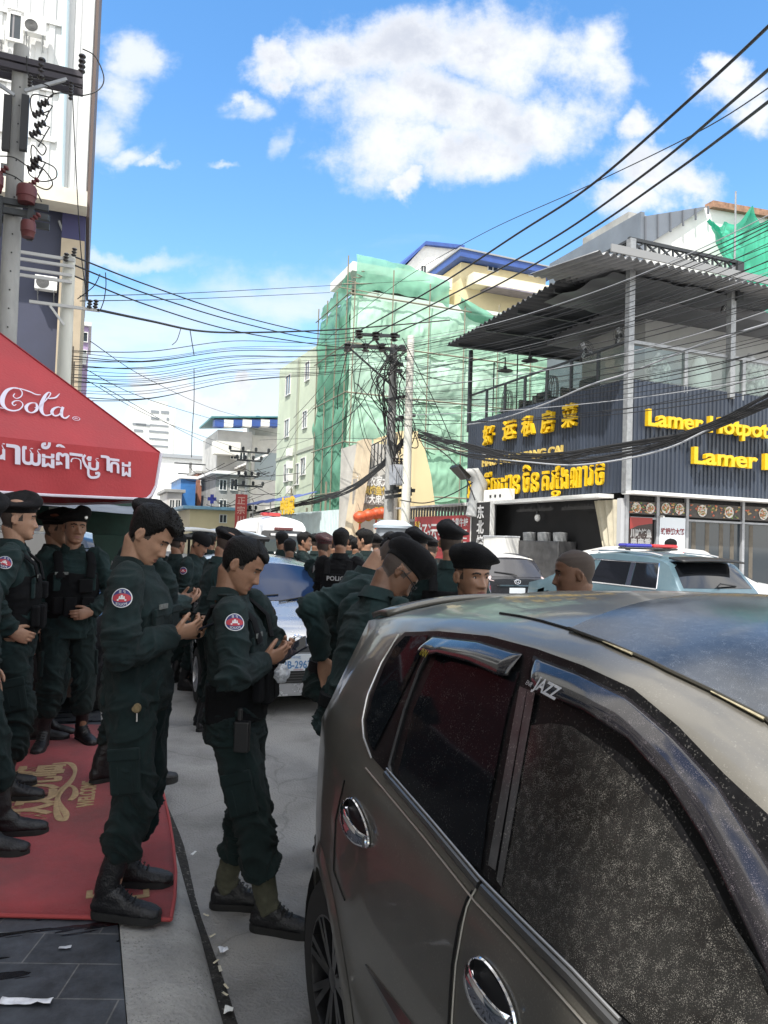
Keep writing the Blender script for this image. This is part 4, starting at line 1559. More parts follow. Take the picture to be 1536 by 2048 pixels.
  for k in (1, -1):
   h0, kn, an, yw = leg[k]
   fd = Vector((-math.sin(yw), math.cos(yw), 0))
   sd = Vector((math.cos(yw), math.sin(yw), 0))
   a0_ = Vector((an.x, an.y, 0))
   up_ = Vector((0, 0, 1))
   bt = thing('boot', None, None, (0, 0, 0))
   bt.parent = root
   mb = MB()
   fl = [(-.075, .030, .05, .030), (-.06, .034, .055, .045), (-.02, .036, .058, .055), (.05, .040, .050, .046), (.10, .046, .043, .037), (.15, .048, .038, .031), (.19, .042, .034, .026), (.215, .026, .031, .017)]
   mb.loft([[a0_ + fd * y + sd * (w_ * math.cos(a_)) + up_ * (zc + hz * math.sin(a_)) for a_ in np.linspace(0, 2 * PI, 16, endpoint=False)] for y, w_, zc, hz in fl])
   top = kn.lerp(an, .44)
   if boots == 'black':
    mb.tube([a0_ + up_ * .05 - fd * .02, a0_ + up_ * .11 - fd * .018, a0_.lerp(an, 1) + up_ * .05 - fd * .012, top], [(.040, .052), (.041, .048), (.044, .050), (.054, .056)], 16)
   mb.loft([[a0_ + fd * y + sd * (w_ * math.cos(a_)) + up_ * (zc + hz * math.sin(a_)) for a_ in np.linspace(0, 2 * PI, 14, endpoint=False)] for y, w_, zc, hz in ((-.055, .036, .11, .05), (-.01, .038, .105, .055), (.03, .038, .085, .05), (.07, .038, .062, .04))])
   bo = remesh(mb, 'upper', min(cloth, .008), [BOOT], bt, smooth=3, post=folds(.003, seed + k, zs=22, xs=10))
   if boots != 'black':
    mb = MB()
    mb.tube([a0_ + up_ * .085 + fd * .012, a0_ + up_ * .12 - fd * .012, an + up_ * .05 - fd * .010, top], [(.043, .056), (.045, .052), (.047, .051), (.055, .057)], 16)
    remesh(mb, 'shaft', min(cloth, .008), [CANVAS], bt, smooth=3, post=folds(.004, seed + k, zs=14, xs=10))
   if detail:
    mb = MB()
    for q in range(7):
     y, z = .105 - .018 * q, .083 + .0125 * q + (.006 * max(0, q - 3) ** 1.5)
     mb.tube([a0_ + fd * y + sd * .026 + up_ * (z - .004), a0_ + fd * (y + .004) + up_ * (z + .007), a0_ + fd * (y - .008) - sd * .026 + up_ * (z - .004)], .0032, 5)
    mb.build('laces', BLK, bt, smooth=True)
   mb = MB()
   so_ = []
   for a_ in np.linspace(0, 2 * PI, 26, endpoint=False):
    cy, cx_ = math.cos(a_), math.sin(a_)
    y = .068 + .152 * cy
    w_ = interp(y, [-.085, -.07, -.02, .04, .10, .15, .19, .222], [.02, .034, .038, .039, .048, .051, .043, .02])
    so_.append(a0_ + fd * y + sd * (w_ * math.copysign(min(1, abs(cx_) * 1.8), cx_)) + up_ * .0)
   mb.loft([so_, [p + up_ * .020 for p in so_], [p.lerp(a0_ + fd * .068, .03) + up_ * .030 for p in so_]])
   mb.build('sole', SOLE, bt, smooth=True, angle=40)
 for k in patches:
  s, e, w, spec = arm[k]
  ax = (e - s).normalized()
  c = s.lerp(e, .30)
  out = ux * k + uy * pfw
  out = (out - ax * out.dot(ax)).normalized()
  fw = ax.cross(out).normalized()
  def disc(r_, h, sx_=1, sy_=1, n=28, oy=0.0):
   mbd = MB()
   def pt(a_, rr):
    u_, v_ = rr * math.cos(a_) * sx_, rr * math.sin(a_) * sy_ + oy
    bend = u_ * u_ / (2 * .078)
    return c + fw * u_ - ax * v_ + out * (.086 + h - bend)
   mbd.loft([[pt(a_, r_ * f) for a_ in np.linspace(0, 2 * PI, n, endpoint=False)] for f in (1, .66, .33, .01)], caps=False)
   return mbd
  pa = disc(.040, .000).build('sleeve_badge', PWHT, root, smooth=True, fix=False)
  disc(.0365, .0012).build('badge_ring', PBLUE, pa, smooth=True, fix=False)
  disc(.0365, .0022, 1, .50, oy=0).build('badge_field', PRED, pa, smooth=True, fix=False)
  mbd = MB()                                        # small temple silhouette
  for (x0, x1, y0, y1) in ((-.018, .018, -.012, -.006), (-.012, .012, -.006, .0), (-.004, .004, .0, .011), (-.011, -.006, .0, .006), (.006, .011, .0, .006)):
   q = [c + fw * u_ - ax * v_ + out * (.086 + .0034 - u_ * u_ / .156) for u_, v_ in ((x0, y0), (x1, y0), (x1, y1), (x0, y1))]
   mbd.quad(*q)
  mbd.build('badge_temple', PWHT, pa, fix=False)
  if detail:
   vs, fs = text_mb('POLICE', .0135, .0004, .0006, 'CENTER', 1.0)
   mbd = MB()
   mbd.add([c + fw * (k * v[0]) - ax * (v[2] - .0315 + .35 * 40 * v[0] ** 2 * .6) + out * (.086 + .0028 - v[0] ** 2 / .156) for v in vs], fs)
   mbd.build('lettering', PWHT, pa, fix=False)
   vs, fs = text_mb('ន គ', .017, .0004, .0006, 'CENTER', 1.0)
   mbd = MB()
   mbd.add([c + fw * (k * v[0]) - ax * (v[2] + .0195) + out * (.086 + .0028 - v[0] ** 2 / .156) for v in vs], fs)
   mbd.build('lettering', PWHT, pa, fix=False)
 root['_T'] = 0
 del root['_T']
 info = dict(root=root, T=T, arm=arm, P=P, ux=ux, uy=uy, uz=uz, HW=HW, Rh=Rh, hip=hip, leg=leg, shirt=shirt, sc=sc)
 return info
# ================================================================ buildings
def corr(mb, p0, p1, z0, z1, out, pitch=.12, dep=.03, z0b=None, z1b=None):
 """upright corrugated sheet from p0 to p1 (local xy), between z0 and z1"""
 p0, p1, out = Vector((*p0, 0)), Vector((*p1, 0)), Vector((*out, 0))
 L = (p1 - p0).length
 n = max(1, int(L / pitch))
 z0b = z0 if z0b is None else z0b
 z1b = z1 if z1b is None else z1b
 lo, hi = [], []
 for i in range(n):
  for f, o in ((0, 0), (.40, 0), (.5, 1), (.9, 1)):
   t = (i + f) / n
   p = p0.lerp(p1, t) + out * (dep * o)
   lo.append(p + Vector((0, 0, z0 + (z0b - z0) * t)))
   hi.append(p + Vector((0, 0, z1 + (z1b - z1) * t)))
 lo.append(p1 + Vector((0, 0, z0b)))
 hi.append(p1 + Vector((0, 0, z1b)))
 mb.loft([lo, hi], closed=False)
 return mb
NAVY = mat('navy_cladding', (.034, .045, .068), .45, var=.35, vscale=.8, bump=.2, bscale=8, stretch=(1, 1, .25))
STEEL = mat('grey_steel', (.30, .31, .32), .4, metal=.4, var=.25, vscale=8)
DSTEEL = mat('dark_steel', (.028, .032, .036), .5, var=.3, vscale=8)
WHT = mat('white_paint', (.74, .74, .72), .6, var=.12, vscale=1.5)
GREY = mat('grey_plaster', (.36, .36, .355), .85, var=.22, vscale=.7)
DARKIN = mat('interior_shade', (.012, .012, .013), .9, var=.4, vscale=3)  # near-black colour stands in for the shade inside openings
YEL = mat('sign_yellow', (.72, .46, .010), .45, var=.1, vscale=6)
YELS = mat('sign_yellow_edge', (.42, .24, .008), .5)
PGLS = mat('pane_glass', (.03, .04, .05), .06, spec=.6)
CLEAR = bpy.data.materials.new('clear_glass')
CLEAR.use_nodes = True
def _cg():
 t = CLEAR.node_tree
 t.nodes.clear()
 o = t.nodes.new('ShaderNodeOutputMaterial')
 tr = t.nodes.new('ShaderNodeBsdfTransparent')
 tr.inputs[0].default_value = (.86, .92, .90, 1)
 gl = t.nodes.new('ShaderNodeBsdfGlossy')
 gl.inputs['Roughness'].default_value = .02
 mx = t.nodes.new('ShaderNodeMixShader')
 mx.inputs[0].default_value = .07
 t.links.new(tr.outputs[0], mx.inputs[1])
 t.links.new(gl.outputs[0], mx.inputs[2])
 t.links.new(mx.outputs[0], o.inputs[0])
_cg()
def fabric_net(name, col, tr=.45, alpha=.9):
 if name in MATS:
  return MATS[name]
 m = bpy.data.materials.new(name)
 m.use_nodes = True
 t = m.node_tree
 t.nodes.clear()
 N, K = t.nodes.new, t.links.new
 o = N('ShaderNodeOutputMaterial')
 d = N('ShaderNodeBsdfDiffuse')
 l = N('ShaderNodeBsdfTranslucent')
 tp = N('ShaderNodeBsdfTransparent')
 tc = N('ShaderNodeTexCoord')
 n = N('ShaderNodeTexNoise')
 n.inputs['Scale'].default_value = .55
 n.inputs['Detail'].default_value = 7
 K(tc.outputs['Object'], n.inputs['Vector'])
 cr = N('ShaderNodeValToRGB')
 cr.color_ramp.elements[0].position = .3
 cr.color_ramp.elements[1].position = .7
 cr.color_ramp.elements[0].color = (*[c * .72 for c in col], 1)
 cr.color_ramp.elements[1].color = (*[min(1, c * 1.12) for c in col], 1)
 K(n.outputs['Fac'], cr.inputs[0])
 K(cr.outputs[0], d.inputs[0])
 K(cr.outputs[0], l.inputs[0])
 m1 = N('ShaderNodeMixShader')
 m1.inputs[0].default_value = tr
 K(d.outputs[0], m1.inputs[1])
 K(l.outputs[0], m1.inputs[2])
 m2 = N('ShaderNodeMixShader')
 m2.inputs[0].default_value = alpha
 K(tp.outputs[0], m2.inputs[1])
 K(m1.outputs[0], m2.inputs[2])
 K(m2.outputs[0], o.inputs[0])
 MATS[name] = m
 return m
_c = toSF(at(1251, 880, 22))
LA, LS = _c.x, _c.y
def fL(px, py, a=None):
 p = on_a(px, py, LA if a is None else a)
 return Vector((p.x - LA, p.y - LS, p.z))
def fR(px, py, s=None):
 p = on_s(px, py, LS if s is None else s)
 return Vector((p.x - LA, p.y - LS, p.z))
def lamer():
 b = street_thing('restaurant_building', 'dark corrugated two-storey restaurant with yellow sign lettering and a roof terrace', 'building', LA, LS)
 end = fL(935, 920).y
 z0, z1 = fR(1251, 985).z, fR(1251, 757).z
 zb = z0
 RW = 13.0
 mb = MB()
 corr(mb, (0, end), (0, .02), zb, z1, (-1, 0), .17, .035)
 mb.build('sign_cladding', NAVY, b)
 mb = MB()
 corr(mb, (0.02, 0), (RW, 0), zb, z1, (0, -1), .16, .035)
 mb.build('sign_cladding', NAVY, b)
 mb = MB()
 mb.box(.06, RW, .06, end - .05, zb + .2, z1 - .25)
 mb.build('terrace_floor', GREY, b)
 mb = MB()
 mb.box(.05, .25, .05, end, 0, .3)
 zt = fR(1262, 520).z
 mb = MB()
 zr = fL(1060, 690, LA + 3.2).z
 hi = z1 + 3.1
 mb.box(3.4, RW, end - 3.2, end - 3.0, z1 - .25, hi)
 mb.box(3.4, 3.6, 3.2, end - 3.2, z1 - .25, hi)
 mb.box(3.6, RW, 3.2, 3.4, z1 - .25, hi)
 mb.build('upper_wall', mat('terrace_wall', (.40, .40, .40), .85, var=.15, vscale=.8), b)
 mb = MB()
 mb.box(2.4, RW + 1, 1.6, end - 2.0, hi, hi + .35)
 mb.build('roof_slab', mat('slab_paint', (.16, .16, .17), .8, var=.2, vscale=.7), b)
 def bars(name, P, m, w=.08):
  mbx = MB()
  for p, q in zip(P[:-1], P[1:]):
   mbx.bar(p, q, w, w)
  return mbx.build(name, m, b, bevel=.006)
 rt = fR(1255, 681).z
 bars('handrail', [Vector((.05, end, rt)), Vector((.05, .05, rt))], DSTEEL, .07)
 bars('handrail', [Vector((.05, .05, rt)), Vector((RW, .05, rt))], STEEL, .10)
 for k in range(7):
  y = end * (1 - k / 7.0)
  bars('rail_post', [Vector((.05, y, z1 - .2)), Vector((.05, y, rt - .036))], DSTEEL, .09)
 for px in (1372, 1488):
  x = fR(px, 740).x
  bars('rail_post', [Vector((x, .05, z1 - .2)), Vector((x, .05, rt - .05))], STEEL, .13)
 mb = MB()
 mb.box(.04, .055, .1, end - .05, z1 + .05, rt - .1)
 mb.build('glass_panel', CLEAR, b)
 mb = MB()
 mb.box(.1, RW, .045, .06, z1 + .05, rt - .1)
 mb.build('glass_panel', CLEAR, b)
 ct = fR(1266, 482).z
 bars('steel_column', [Vector((.0, -.08, zb - .05)), Vector((.0, -.08, ct))], STEEL, .20)
 x2 = fR(1462, 600).x
 bars('steel_column', [Vector((x2, -.02, z1 - .2)), Vector((x2, -.02, ct - .15))], STEEL, .20)
 bars('steel_column', [Vector((.02, end, z1 - .4)), Vector((.02, end, ct - 1.1))], DSTEEL, .14)
 mb = MB()
 xe = fR(1472, 505).x
 zt0, zt1 = fR(1266, 505).z, ct
 for z in (zt0, zt1):
  mb.bar((-.1, -.08, z), (xe, -.08, z), .10, .10)
 n = 8
 for i in range(n):
  xa, xb = xe * i / n, xe * (i + 1) / n
  mb.bar((xa, -.08, zt0), (xb, -.08, zt1), .05, .05)
  mb.bar((xa, -.07, zt1), (xb, -.07, zt0), .05, .05)
  mb.bar((xb, -.08, zt0), (xb, -.08, zt1), .05, .05)
 mb.bar((xe, -.08, zt1), (xe, -.08, zt0 - .9), .26, .26)
 for z in (zt0, zt1):
  mb.bar((0, 0, z), (0, end * .30, z), .08, .08)
 for i in range(3):
  mb.bar((0, end * .1 * i, zt0), (0, end * .1 * (i + 1), zt1), .05, .05)
  mb.bar((0.01, end * .1 * i, zt1), (0.01, end * .1 * (i + 1), zt0), .05, .05)
 mb.build('lattice_beam', DSTEEL, b)
 can = mat('canopy_sheet', (.055, .058, .064), .55, metal=.25, var=.3, vscale=.6)
 zA, zB = fL(893, 690, LA - .9).z, fL(1195, 515, LA - .9).z
 yA = fL(893, 690, LA - .9).y
 yB = fL(1195, 515, LA - .9).y
 mb = MB()
 def cf(i, j):
  y = yB + (yA - yB) * i
  z = zB + (zA - zB) * i
  x = -.9 + 8.4 * j
  wv = .06 * math.sin(i * 2 * PI * 30)
  return (x, y, z + wv + .12 * j)
 mb.grid(cf, 240, 2)
 mb.build('canopy', can, b, smooth=True, solid=.01)
 mb = MB()
 for i in range(5):
  y = yB + (yA - yB) * (i + .1) / 4.4
  z = zB + (zA - zB) * (i + .1) / 4.4
  mb.bar((-.7, y, z - .15), (7.0, y, z - .05), .08, .12)
 mb.build('canopy_joist', DSTEEL, b)
 mb = MB()
 xf0, xf1 = fR(1195, 520, LS - 1.0).x, fR(1455, 545, LS - 1.0).x
 zf = fR(1300, 525, LS - 1.0).z
 def ff(i, j):
  x = xf0 + (xf1 - xf0 + 4) * i
  y = -1.0 + 3.4 * j
  return (x, y, zf + .06 * math.sin(i * 2 * PI * 34) + .45 * j)
 mb.grid(ff, 260, 3)
 mb.build('canopy', mat('canopy_sheet_pale', (.20, .205, .215), .5, metal=.2, var=.3, vscale=.8), b, smooth=True, solid=.01)
 mb = MB()
 def tarp(i, j):
  x = -.5 + 5.2 * i
  y = .1 + 3.6 * j
  return (x, y, zB - .45 + .5 * (1 - i) * 0 + .12 * mnoise.noise(Vector((x * 1.3, y * 1.3, 2))) + .1 * j)
 mb.grid(tarp, 30, 20)
 mb.build('tarpaulin', mat('grey_tarp', (.09, .093, .10), .5, var=.25, vscale=1.2), b, smooth=True)
 mb = MB()
 mb.bar((xf0 + .4, -1.06, zf + .16), (xf1 + 3, -1.06, zf + .16), .05, .22)
 mb.build('fascia', mat('fascia_grey', (.24, .245, .25), .6), b)
 def fit(mbx, body, x0, x1, y0, y1, off, dep, bold=.03):
  vs, fs = text_mb(body, 1.0, 1.0, bold)
  X0, X1 = min(v[0] for v in vs), max(v[0] for v in vs)
  Z0, Z1 = min(v[2] for v in vs), max(v[2] for v in vs)
  ya, yb = fL(x0, (y0 + y1) / 2).y, fL(x1, (y0 + y1) / 2).y
  zt_, zb2 = fL((x0 + x1) / 2, y0).z, fL((x0 + x1) / 2, y1).z
  mbx.add([(-off + dep * v[1], ya + (yb - ya) * (v[0] - X0) / (X1 - X0), zb2 + (zt_ - zb2) * (v[2] - Z0) / (Z1 - Z0)) for v in vs], fs)
 for c, bx in zip('好运私房菜', ((973, 993, 851, 890), (1013, 1037, 841, 880), (1051, 1075, 832, 872), (1090, 1114, 822, 866), (1132, 1160, 808, 855))):
  mb = MB()
  fit(mb, c, *bx, .05, -.14 * -1, .025)
  mb.build('sign_character', YEL, b, fix=False)
 p0_, p1_ = fL(970, 930), fL(1143, 897)
 L = abs(p0_.y - p1_.y)
 t = text_obj('sign_line', 'HAO YUN SI FANG CAI', mat('sign_gold', (.60, .44, .12), .5), b, (-.10, p0_.y, (p0_.z + p1_.z) / 2 - .12), (0, -1, 0), (0, 0, 1), .42, .06, .012, sx=L / 4.6)
 K = lambda x, y: (930 + x * .2083, 780 + y * .2083)
 mb = MB()
 for body, x0, x1, y0, y1 in (('ភ', 42, 98, 875, 1040), ('ា', 102, 130, 868, 1035), ('ជ', 135, 190, 845, 1030), ('ន', 196, 260, 855, 1020), ('ី', 205, 280, 790, 838), ('យ', 264, 360, 842, 1015), ('ដ', 366, 430, 825, 1002), ('ា', 436, 470, 815, 998), ('ឋ', 360, 430, 1015, 1090),
   ('ន', 476, 550, 815, 1000), ('ច', 572, 640, 795, 985), ('ិ', 575, 655, 720, 782), ('ន', 652, 735, 792, 980), ('គ', 760, 830, 780, 965), ('រ', 840, 885, 775, 960), ('ខ', 848, 940, 965, 1070), ('ែ', 890, 930, 725, 952), ('ង', 936, 1020, 745, 950),
   ('ណ', 1030, 1146, 742, 940), ('ា', 1152, 1195, 730, 925), ('រ', 1202, 1255, 725, 918), ('ច', 1266, 1362, 750, 915), ('ិ', 1280, 1366, 690, 745)):
  g_ = (x1 - x0) * .09
  (xa, ya_), (xb, yb_) = K(x0 + g_, y0), K(x1 - g_, y1)
  fit(mb, body, xa, xb, ya_, yb_, .05, .08, .014)
 mb.build('khmer_lettering', YEL, b, fix=False)
 for body, (ax_, ay), (bx, by), hh in (('Lamer Hotpot', (1281, 852), (1524, 878), .0), ('Lamer lẩu', (1372, 927), (1571, 945), .0)):
  p, q = fR(ax_, ay), fR(bx, by)
  cap = fR(ax_, ay - 33).z - p.z
  size = cap / .72
  vs, fs = text_mb(body, size, .14, .018, 'LEFT', 1.02)
  w_ = max(v[0] for v in vs)
  text_obj('sign_lettering', body, YEL, b, (p.x, -.14, p.z), (1, 0, 0), (0, 0, 1), size, .14, .018, space=1.02, sx=(q.x - p.x) / w_)
 mb = MB()
 mb.box(-.62, -.06, .4, end + 1.0, zb - .16, zb - .04)
 mb.build('gutter_beam', WHT, b)
 mb = MB()
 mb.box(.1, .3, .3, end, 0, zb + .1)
 mb.build('shade_wall', DARKIN, b)
 mb = MB()
 for px in (987, 1243):
  y = fL(px, 1050).y
  mb = MB()
  mb.box(-.1, .05, y - .09, y + .09, 0, zb - .17)
  mb.build('shop_post', mat('post_paint', (.45, .46, .48), .5), b)
 mb = MB()
 def cur(i, j):
  y = fL(1190, 1050).y + (fL(1242, 1050).y - fL(1190, 1050).y) * i
  z = zb - .2 - 2.2 * j
  return (-.05 + .05 * math.sin(i * 22) , y * (1 - .0 * j) + (1 - i) * -.7 * j, z)
 mb.grid(cur, 40, 8)
 mb.build('curtain', mat('curtain_beige', (.50, .46, .36), .9, var=.15, vscale=3), b, smooth=True)
 zt_ = zb - .10
 mb = MB()
 mb.box(-.1, RW, -.55, -.03, zb - .06, zb + .03)
 mb.build('ledge', WHT, b)
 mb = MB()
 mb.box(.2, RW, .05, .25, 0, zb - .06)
 mb.build('shade_wall', DARKIN, b)
 food = [(1257, 1002, 1312, 1030), (1316, 1003, 1370, 1032), (1375, 1006, 1482, 1040), (1488, 1012, 1560, 1044)]
 for i, (x0, y0, x1, y1) in enumerate(food):
  p, q = fR(x0, y0), fR(x1, y1)
  mb = MB()
  mb.box(p.x, q.x, -.03, .0, q.z, p.z)
  fd = mb.build('food_board', mat('board_dark', (.05, .04, .035), .4, var=.6, vscale=5), b)
  rnd = random.Random(i)
  for k in range(1 if i == 3 else 2):
   cx = p.x + (q.x - p.x) * ((k + .5) / (1 if i == 3 else 2))
   cz = (p.z + q.z) / 2
   rr = min((p.z - q.z) * .42, (q.x - p.x) * .24)
   mb = MB()
   mb.lathe([(.01, -.036), (rr * .8, -.036), (rr, -.05), (rr * .98, -.035)], 22, c=(cx, 0, cz), axis='Y')
   mb.build('dish', mat('dish_white', (.6, .58, .54), .3), fd, smooth=True)
   mb = MB()
   for _ in range(34):
    q_ = rnd.random()
    mb.ball((p.x + (q.x - p.x) * rnd.uniform(.04, .96), -.034, q.z + (p.z - q.z) * rnd.uniform(.1, .9)), rr * rnd.uniform(.12, .3), .012, rr * rnd.uniform(.08, .2), 6, 4, rnd.randrange(3))
    a_, r_ = rnd.uniform(0, 6.3), rr * .72 * math.sqrt(rnd.random())
    mb.ball((cx + r_ * math.cos(a_), -.045, cz + r_ * math.sin(a_)), rr * rnd.uniform(.08, .2), .012, rr * rnd.uniform(.05, .14), 6, 4, rnd.randrange(3))
   mb.build('food', [mat('food_red', (.45, .10, .05), .4), mat('food_tan', (.52, .32, .14), .5), mat('food_green', (.12, .20, .05), .5)], fd, smooth=True)
 mb = MB()
 for px in (1252, 1313, 1372, 1484):
  x = fR(px, 1050).x
  mb.box(x - .05, x + .05, -.06, .04, 0, zb - .06)
 zf_ = fR(1400, 1042).z
 mb.box(.2, RW, -.045, .03, zf_ - .03, zf_ + .03)
 mb.build('window_frame', mat('frame_grey', (.32, .33, .35), .5, var=.2, vscale=5), b)
 mb = MB()
 mb.box(fR(1375, 0).x + .1, RW, .035, .045, .3, zf_ - .04)
 mb.build('shop_glass', PGLS, b)
 mb = MB()
 for px in (1385, 1412, 1440, 1462, 1500):
  x = fR(px, 1050).x
  mb.box(x, x + .16, .028, .034, .2, zf_ - .06)
 mb.build('shop_curtain', mat('curtain_dim', (.12, .105, .085), .9, var=.3, vscale=5), b)
 p, q = fR(1256, 1034), fR(1300, 1092)
 mb = MB()
 mb.box(p.x, q.x, -.085, -.065, q.z - .5, p.z)
 po = mb.build('poster', mat('poster_dark', (.035, .022, .020), .5), b)
 mb = MB()
 mb.add([(p.x, -.088, p.z), (q.x, -.088, p.z), (q.x, -.088, p.z - .16), (p.x + .3, -.088, p.z - .24), (p.x, -.088, p.z - .36)], [(0, 1, 2, 3, 4)])
 mb.build('poster_roof', mat('poster_red', (.28, .03, .025), .5), po, fix=False)
 mb = MB()
 w_ = (q.x - p.x)
 for i, tx in enumerate(('川味烤鱼', '串串香')):
  vs, fs = text_mb(tx, .26, .004, .012)
  mx = max(v[0] for v in vs)
  mb.add([(p.x + .03 + v[0] / mx * (w_ - .06), -.09, p.z - .56 - .27 * i + v[2]) for v in vs], fs)
 mb.build('lettering', PWHT, po, fix=False)
 p, q = fR(1316, 1034), fR(1366, 1094)
 mb = MB()
 mb.box(p.x, q.x, -.085, -.065, q.z - .5, p.z)
 po = mb.build('poster', mat('poster_white', (.66, .70, .74), .5), b)
 vs, fs = text_mb('铁锅炖大鹅', .2, .004, .006)
 mx = max(v[0] for v in vs)
 mb = MB()
 zc = fR(1340, 1068).z
 mb.add([(p.x + .04 + v[0] / mx * (q.x - p.x - .08), -.09, zc + v[2]) for v in vs], fs)
 mb.build('lettering', PRED, po, fix=False)
 mb = MB()
 mb.tube([(p.x, -.1, fR(1300, 1033).z), (p.x - .03, -.15, fR(1300, 1033).z + .02), (p.x - .05, -.3, fR(1300, 1033).z)], .03, 8)
 mb.build('lamp_arm', WHT, b)
 return b, z1, rt, hi, zb, end
LB, L_Z1, L_RT, L_HI, L_ZB, L_END = lamer()
def lam(name, label, cat, x, y, z, rz=0, group=None):
 return street_thing(name, label, cat, LA + x, LS + y, z, group)
def terrace_things():
 for i, (px, py, w_) in enumerate([(1070, 795, .8), (1160, 765, .95)]):
  p = fL(px, py, LA + .9)
  o = lam('terrace_sofa', ('smaller' if i == 0 else 'larger') + ' dark boxy sofa behind the terrace glass of the corrugated restaurant', 'sofa', .9, p.y, L_Z1 - .24)
  mb = MB()
  mb.box(-.4, .4, -w_ / 2, w_ / 2, .05, .45)
  mb.build('seat', DSTEEL, o, bevel=.04)
  mb = MB()
  mb.box(.3, .45, -w_ / 2, w_ / 2, .455, 1.05)
  mb.build('backrest', DSTEEL, o, bevel=.04)
  mb = MB()
  mb.box(-.4, .29, -w_ / 2 - .12, -w_ / 2 - .003, .05, .75)
  mb.box(-.4, .29, w_ / 2 + .003, w_ / 2 + .12, .05, .75)
  mb.build('armrests', DSTEEL, o, bevel=.03)
 for i, px in enumerate((1010, 1098)):
  p = fL(px, 800, LA + .5)
  o = lam('hoop_chair', ('far' if i == 0 else 'near') + ' black wire hoop chair on the terrace of the corrugated restaurant', 'chair', .5, p.y, L_Z1 - .24)
  mb = MB()
  for k in range(5):
   t = -.35 + .175 * k
   mb.tube([Vector((.1 + .1 * math.cos(a_), .46 * math.cos(a_) * (1 - abs(t) * .6), .75 + .55 * math.sin(a_))) + Vector((t * .4, 0, 0)) for a_ in np.linspace(0, 2 * PI, 17)], .013, 5)
  mb.build('hoops', DSTEEL, o)
  mb = MB()
  mb.lathe([(.01, .42), (.30, .44), (.30, .50), (.01, .52)], 14, c=(.1, 0, 0))
  mb.build('cushion', DSTEEL, o, smooth=True)
  mb = MB()
  for q in range(4):
   a_ = PI / 4 + q * PI / 2
   mb.bar((.1 + .1 * math.cos(a_), .1 * math.sin(a_), .43), (.1 + .28 * math.cos(a_), .28 * math.sin(a_), 0), .025, .025)
  mb.build('legs', DSTEEL, o)
 for i, (px, py, sx_) in enumerate([(1318, 733, .42), (1400, 742, .40), (1505, 742, .5)]):
  p = fR(px, py, LS + .6)
  o = street_thing('cloth_bundle', ('white striped', 'plain white', 'large crumpled white')[i] + ' cloth bundle piled behind the terrace railing', 'cloth', LA + p.x, LS + .6, L_Z1 - .24)
  hgt = p.z - L_Z1 + .5
  mb = MB()
  mb.ball((0, 0, hgt / 2), sx_, .3, hgt / 2 + .1, 26, 18)
  mb.v = [tuple(Vector(v) * (1 + .22 * mnoise.noise(Vector(v) * 3.5 + Vector((i * 7, 0, 0))))) for v in mb.v]
  mb.build('cloth', mat('bundle_white', (.72, .72, .70), .9, var=.3, vscale=6, col2=(.12, .12, .13)) if i != 1 else WHT, o, smooth=True)
  mb = MB()
  mb.box(-.4, .4, -.2, .2, 0, .35)
  mb.build('crate', DSTEEL, o)
 for i, (px, py, d) in enumerate([(1170, 702, .0), (1240, 672, 0), (1452, 608, 0)]):
  p = fR(px, py, LS + 1.2)
  o = street_thing('wall_fan', ('leftmost small', 'corner-post', 'right-hand column')[i] + ' black wall fan under the terrace canopy', 'fan', LA + p.x, LS + 1.2, p.z)
  mb = MB()
  for r_ in (.08, .16, .24, .30):
   mb.tube([(r_ * math.cos(a_), -.06 - .05 * (1 - r_ / .3), r_ * math.sin(a_)) for a_ in np.linspace(0, 2 * PI, 21)], .007, 4)
  for k in range(14):
   a_ = k * 2 * PI / 14
   mb.tube([(.05 * math.cos(a_), -.11, .05 * math.sin(a_)), (.30 * math.cos(a_), -.06, .30 * math.sin(a_)), (.28 * math.cos(a_), .03, .28 * math.sin(a_))], .005, 4)
  mb.build('guard', DSTEEL, o)
  mb = MB()
  for k in range(3):
   a_ = k * 2 * PI / 3
   mb.obox((.13 * math.cos(a_), -.03, .13 * math.sin(a_)), Vector((math.cos(a_), 0, math.sin(a_))) * .13, Vector((-math.sin(a_), .4, math.cos(a_))) * .06, Vector((0, 1, 0)) * .006)
  mb.build('blades', STEEL, o)
  mb = MB()
  mb.lathe([(.01, -.1), (.07, -.05), (.08, .12), (.03, .16)], 12, axis='Y')
  mb.bar((0, .1, 0), (0, .22, -.25), .05, .05)
  mb.build('motor', BLK, o)
 for i, px in enumerate((1010, 1060)):
  p = fL(px, 742 - 20 * i, LA + 1.0)
  o = lam('pendant_lamp', ('farther' if i == 0 else 'nearer') + ' dish lamp on a bent black pipe above the terrace', 'lamp', 1.0, p.y, p.z)
  mb = MB()
  mb.lathe([(.34, 0), (.30, .03), (.08, .09), (.06, .2)], 18, caps=False)
  mb.build('lamp_shade', DSTEEL, o, smooth=True)
  mb = MB()
  mb.tube([(0, 0, .2), (0, 0, .55), (0, .9, .55), (0, .9, -2.2)], .03, 6)
  mb.build('pipe', DSTEEL, o)
 p = fL(1085, 1036)
 o = lam('light_bulb', 'white bulb hanging in the dark shopfront below the yellow lettering', 'bulb', -.2, p.y, p.z)
 mb = MB()
 mb.ball((0, 0, 0), .10, .10, .13)
 mb.build('bulb', WHT, o, smooth=True)
 mb = MB()
 mb.lathe([(.05, .1), (.05, .22), (.01, .24), (.01, .6)], 10)
 mb.build('socket', BLK, o, smooth=True)
 p = fL(1002, 1092, LA - .9)
 o = street_thing('chest_freezer', 'white freezer cabinet standing in front of the dark shopfront', 'freezer', LA - .9, LS + p.y, 0)
 mb = MB()
 zf_ = fL(1000, 1075, LA - .9).z
 mb.box(-.3, .3, -.75, .75, .08, zf_)
 mb.build('cabinet', WHT, o, bevel=.02)
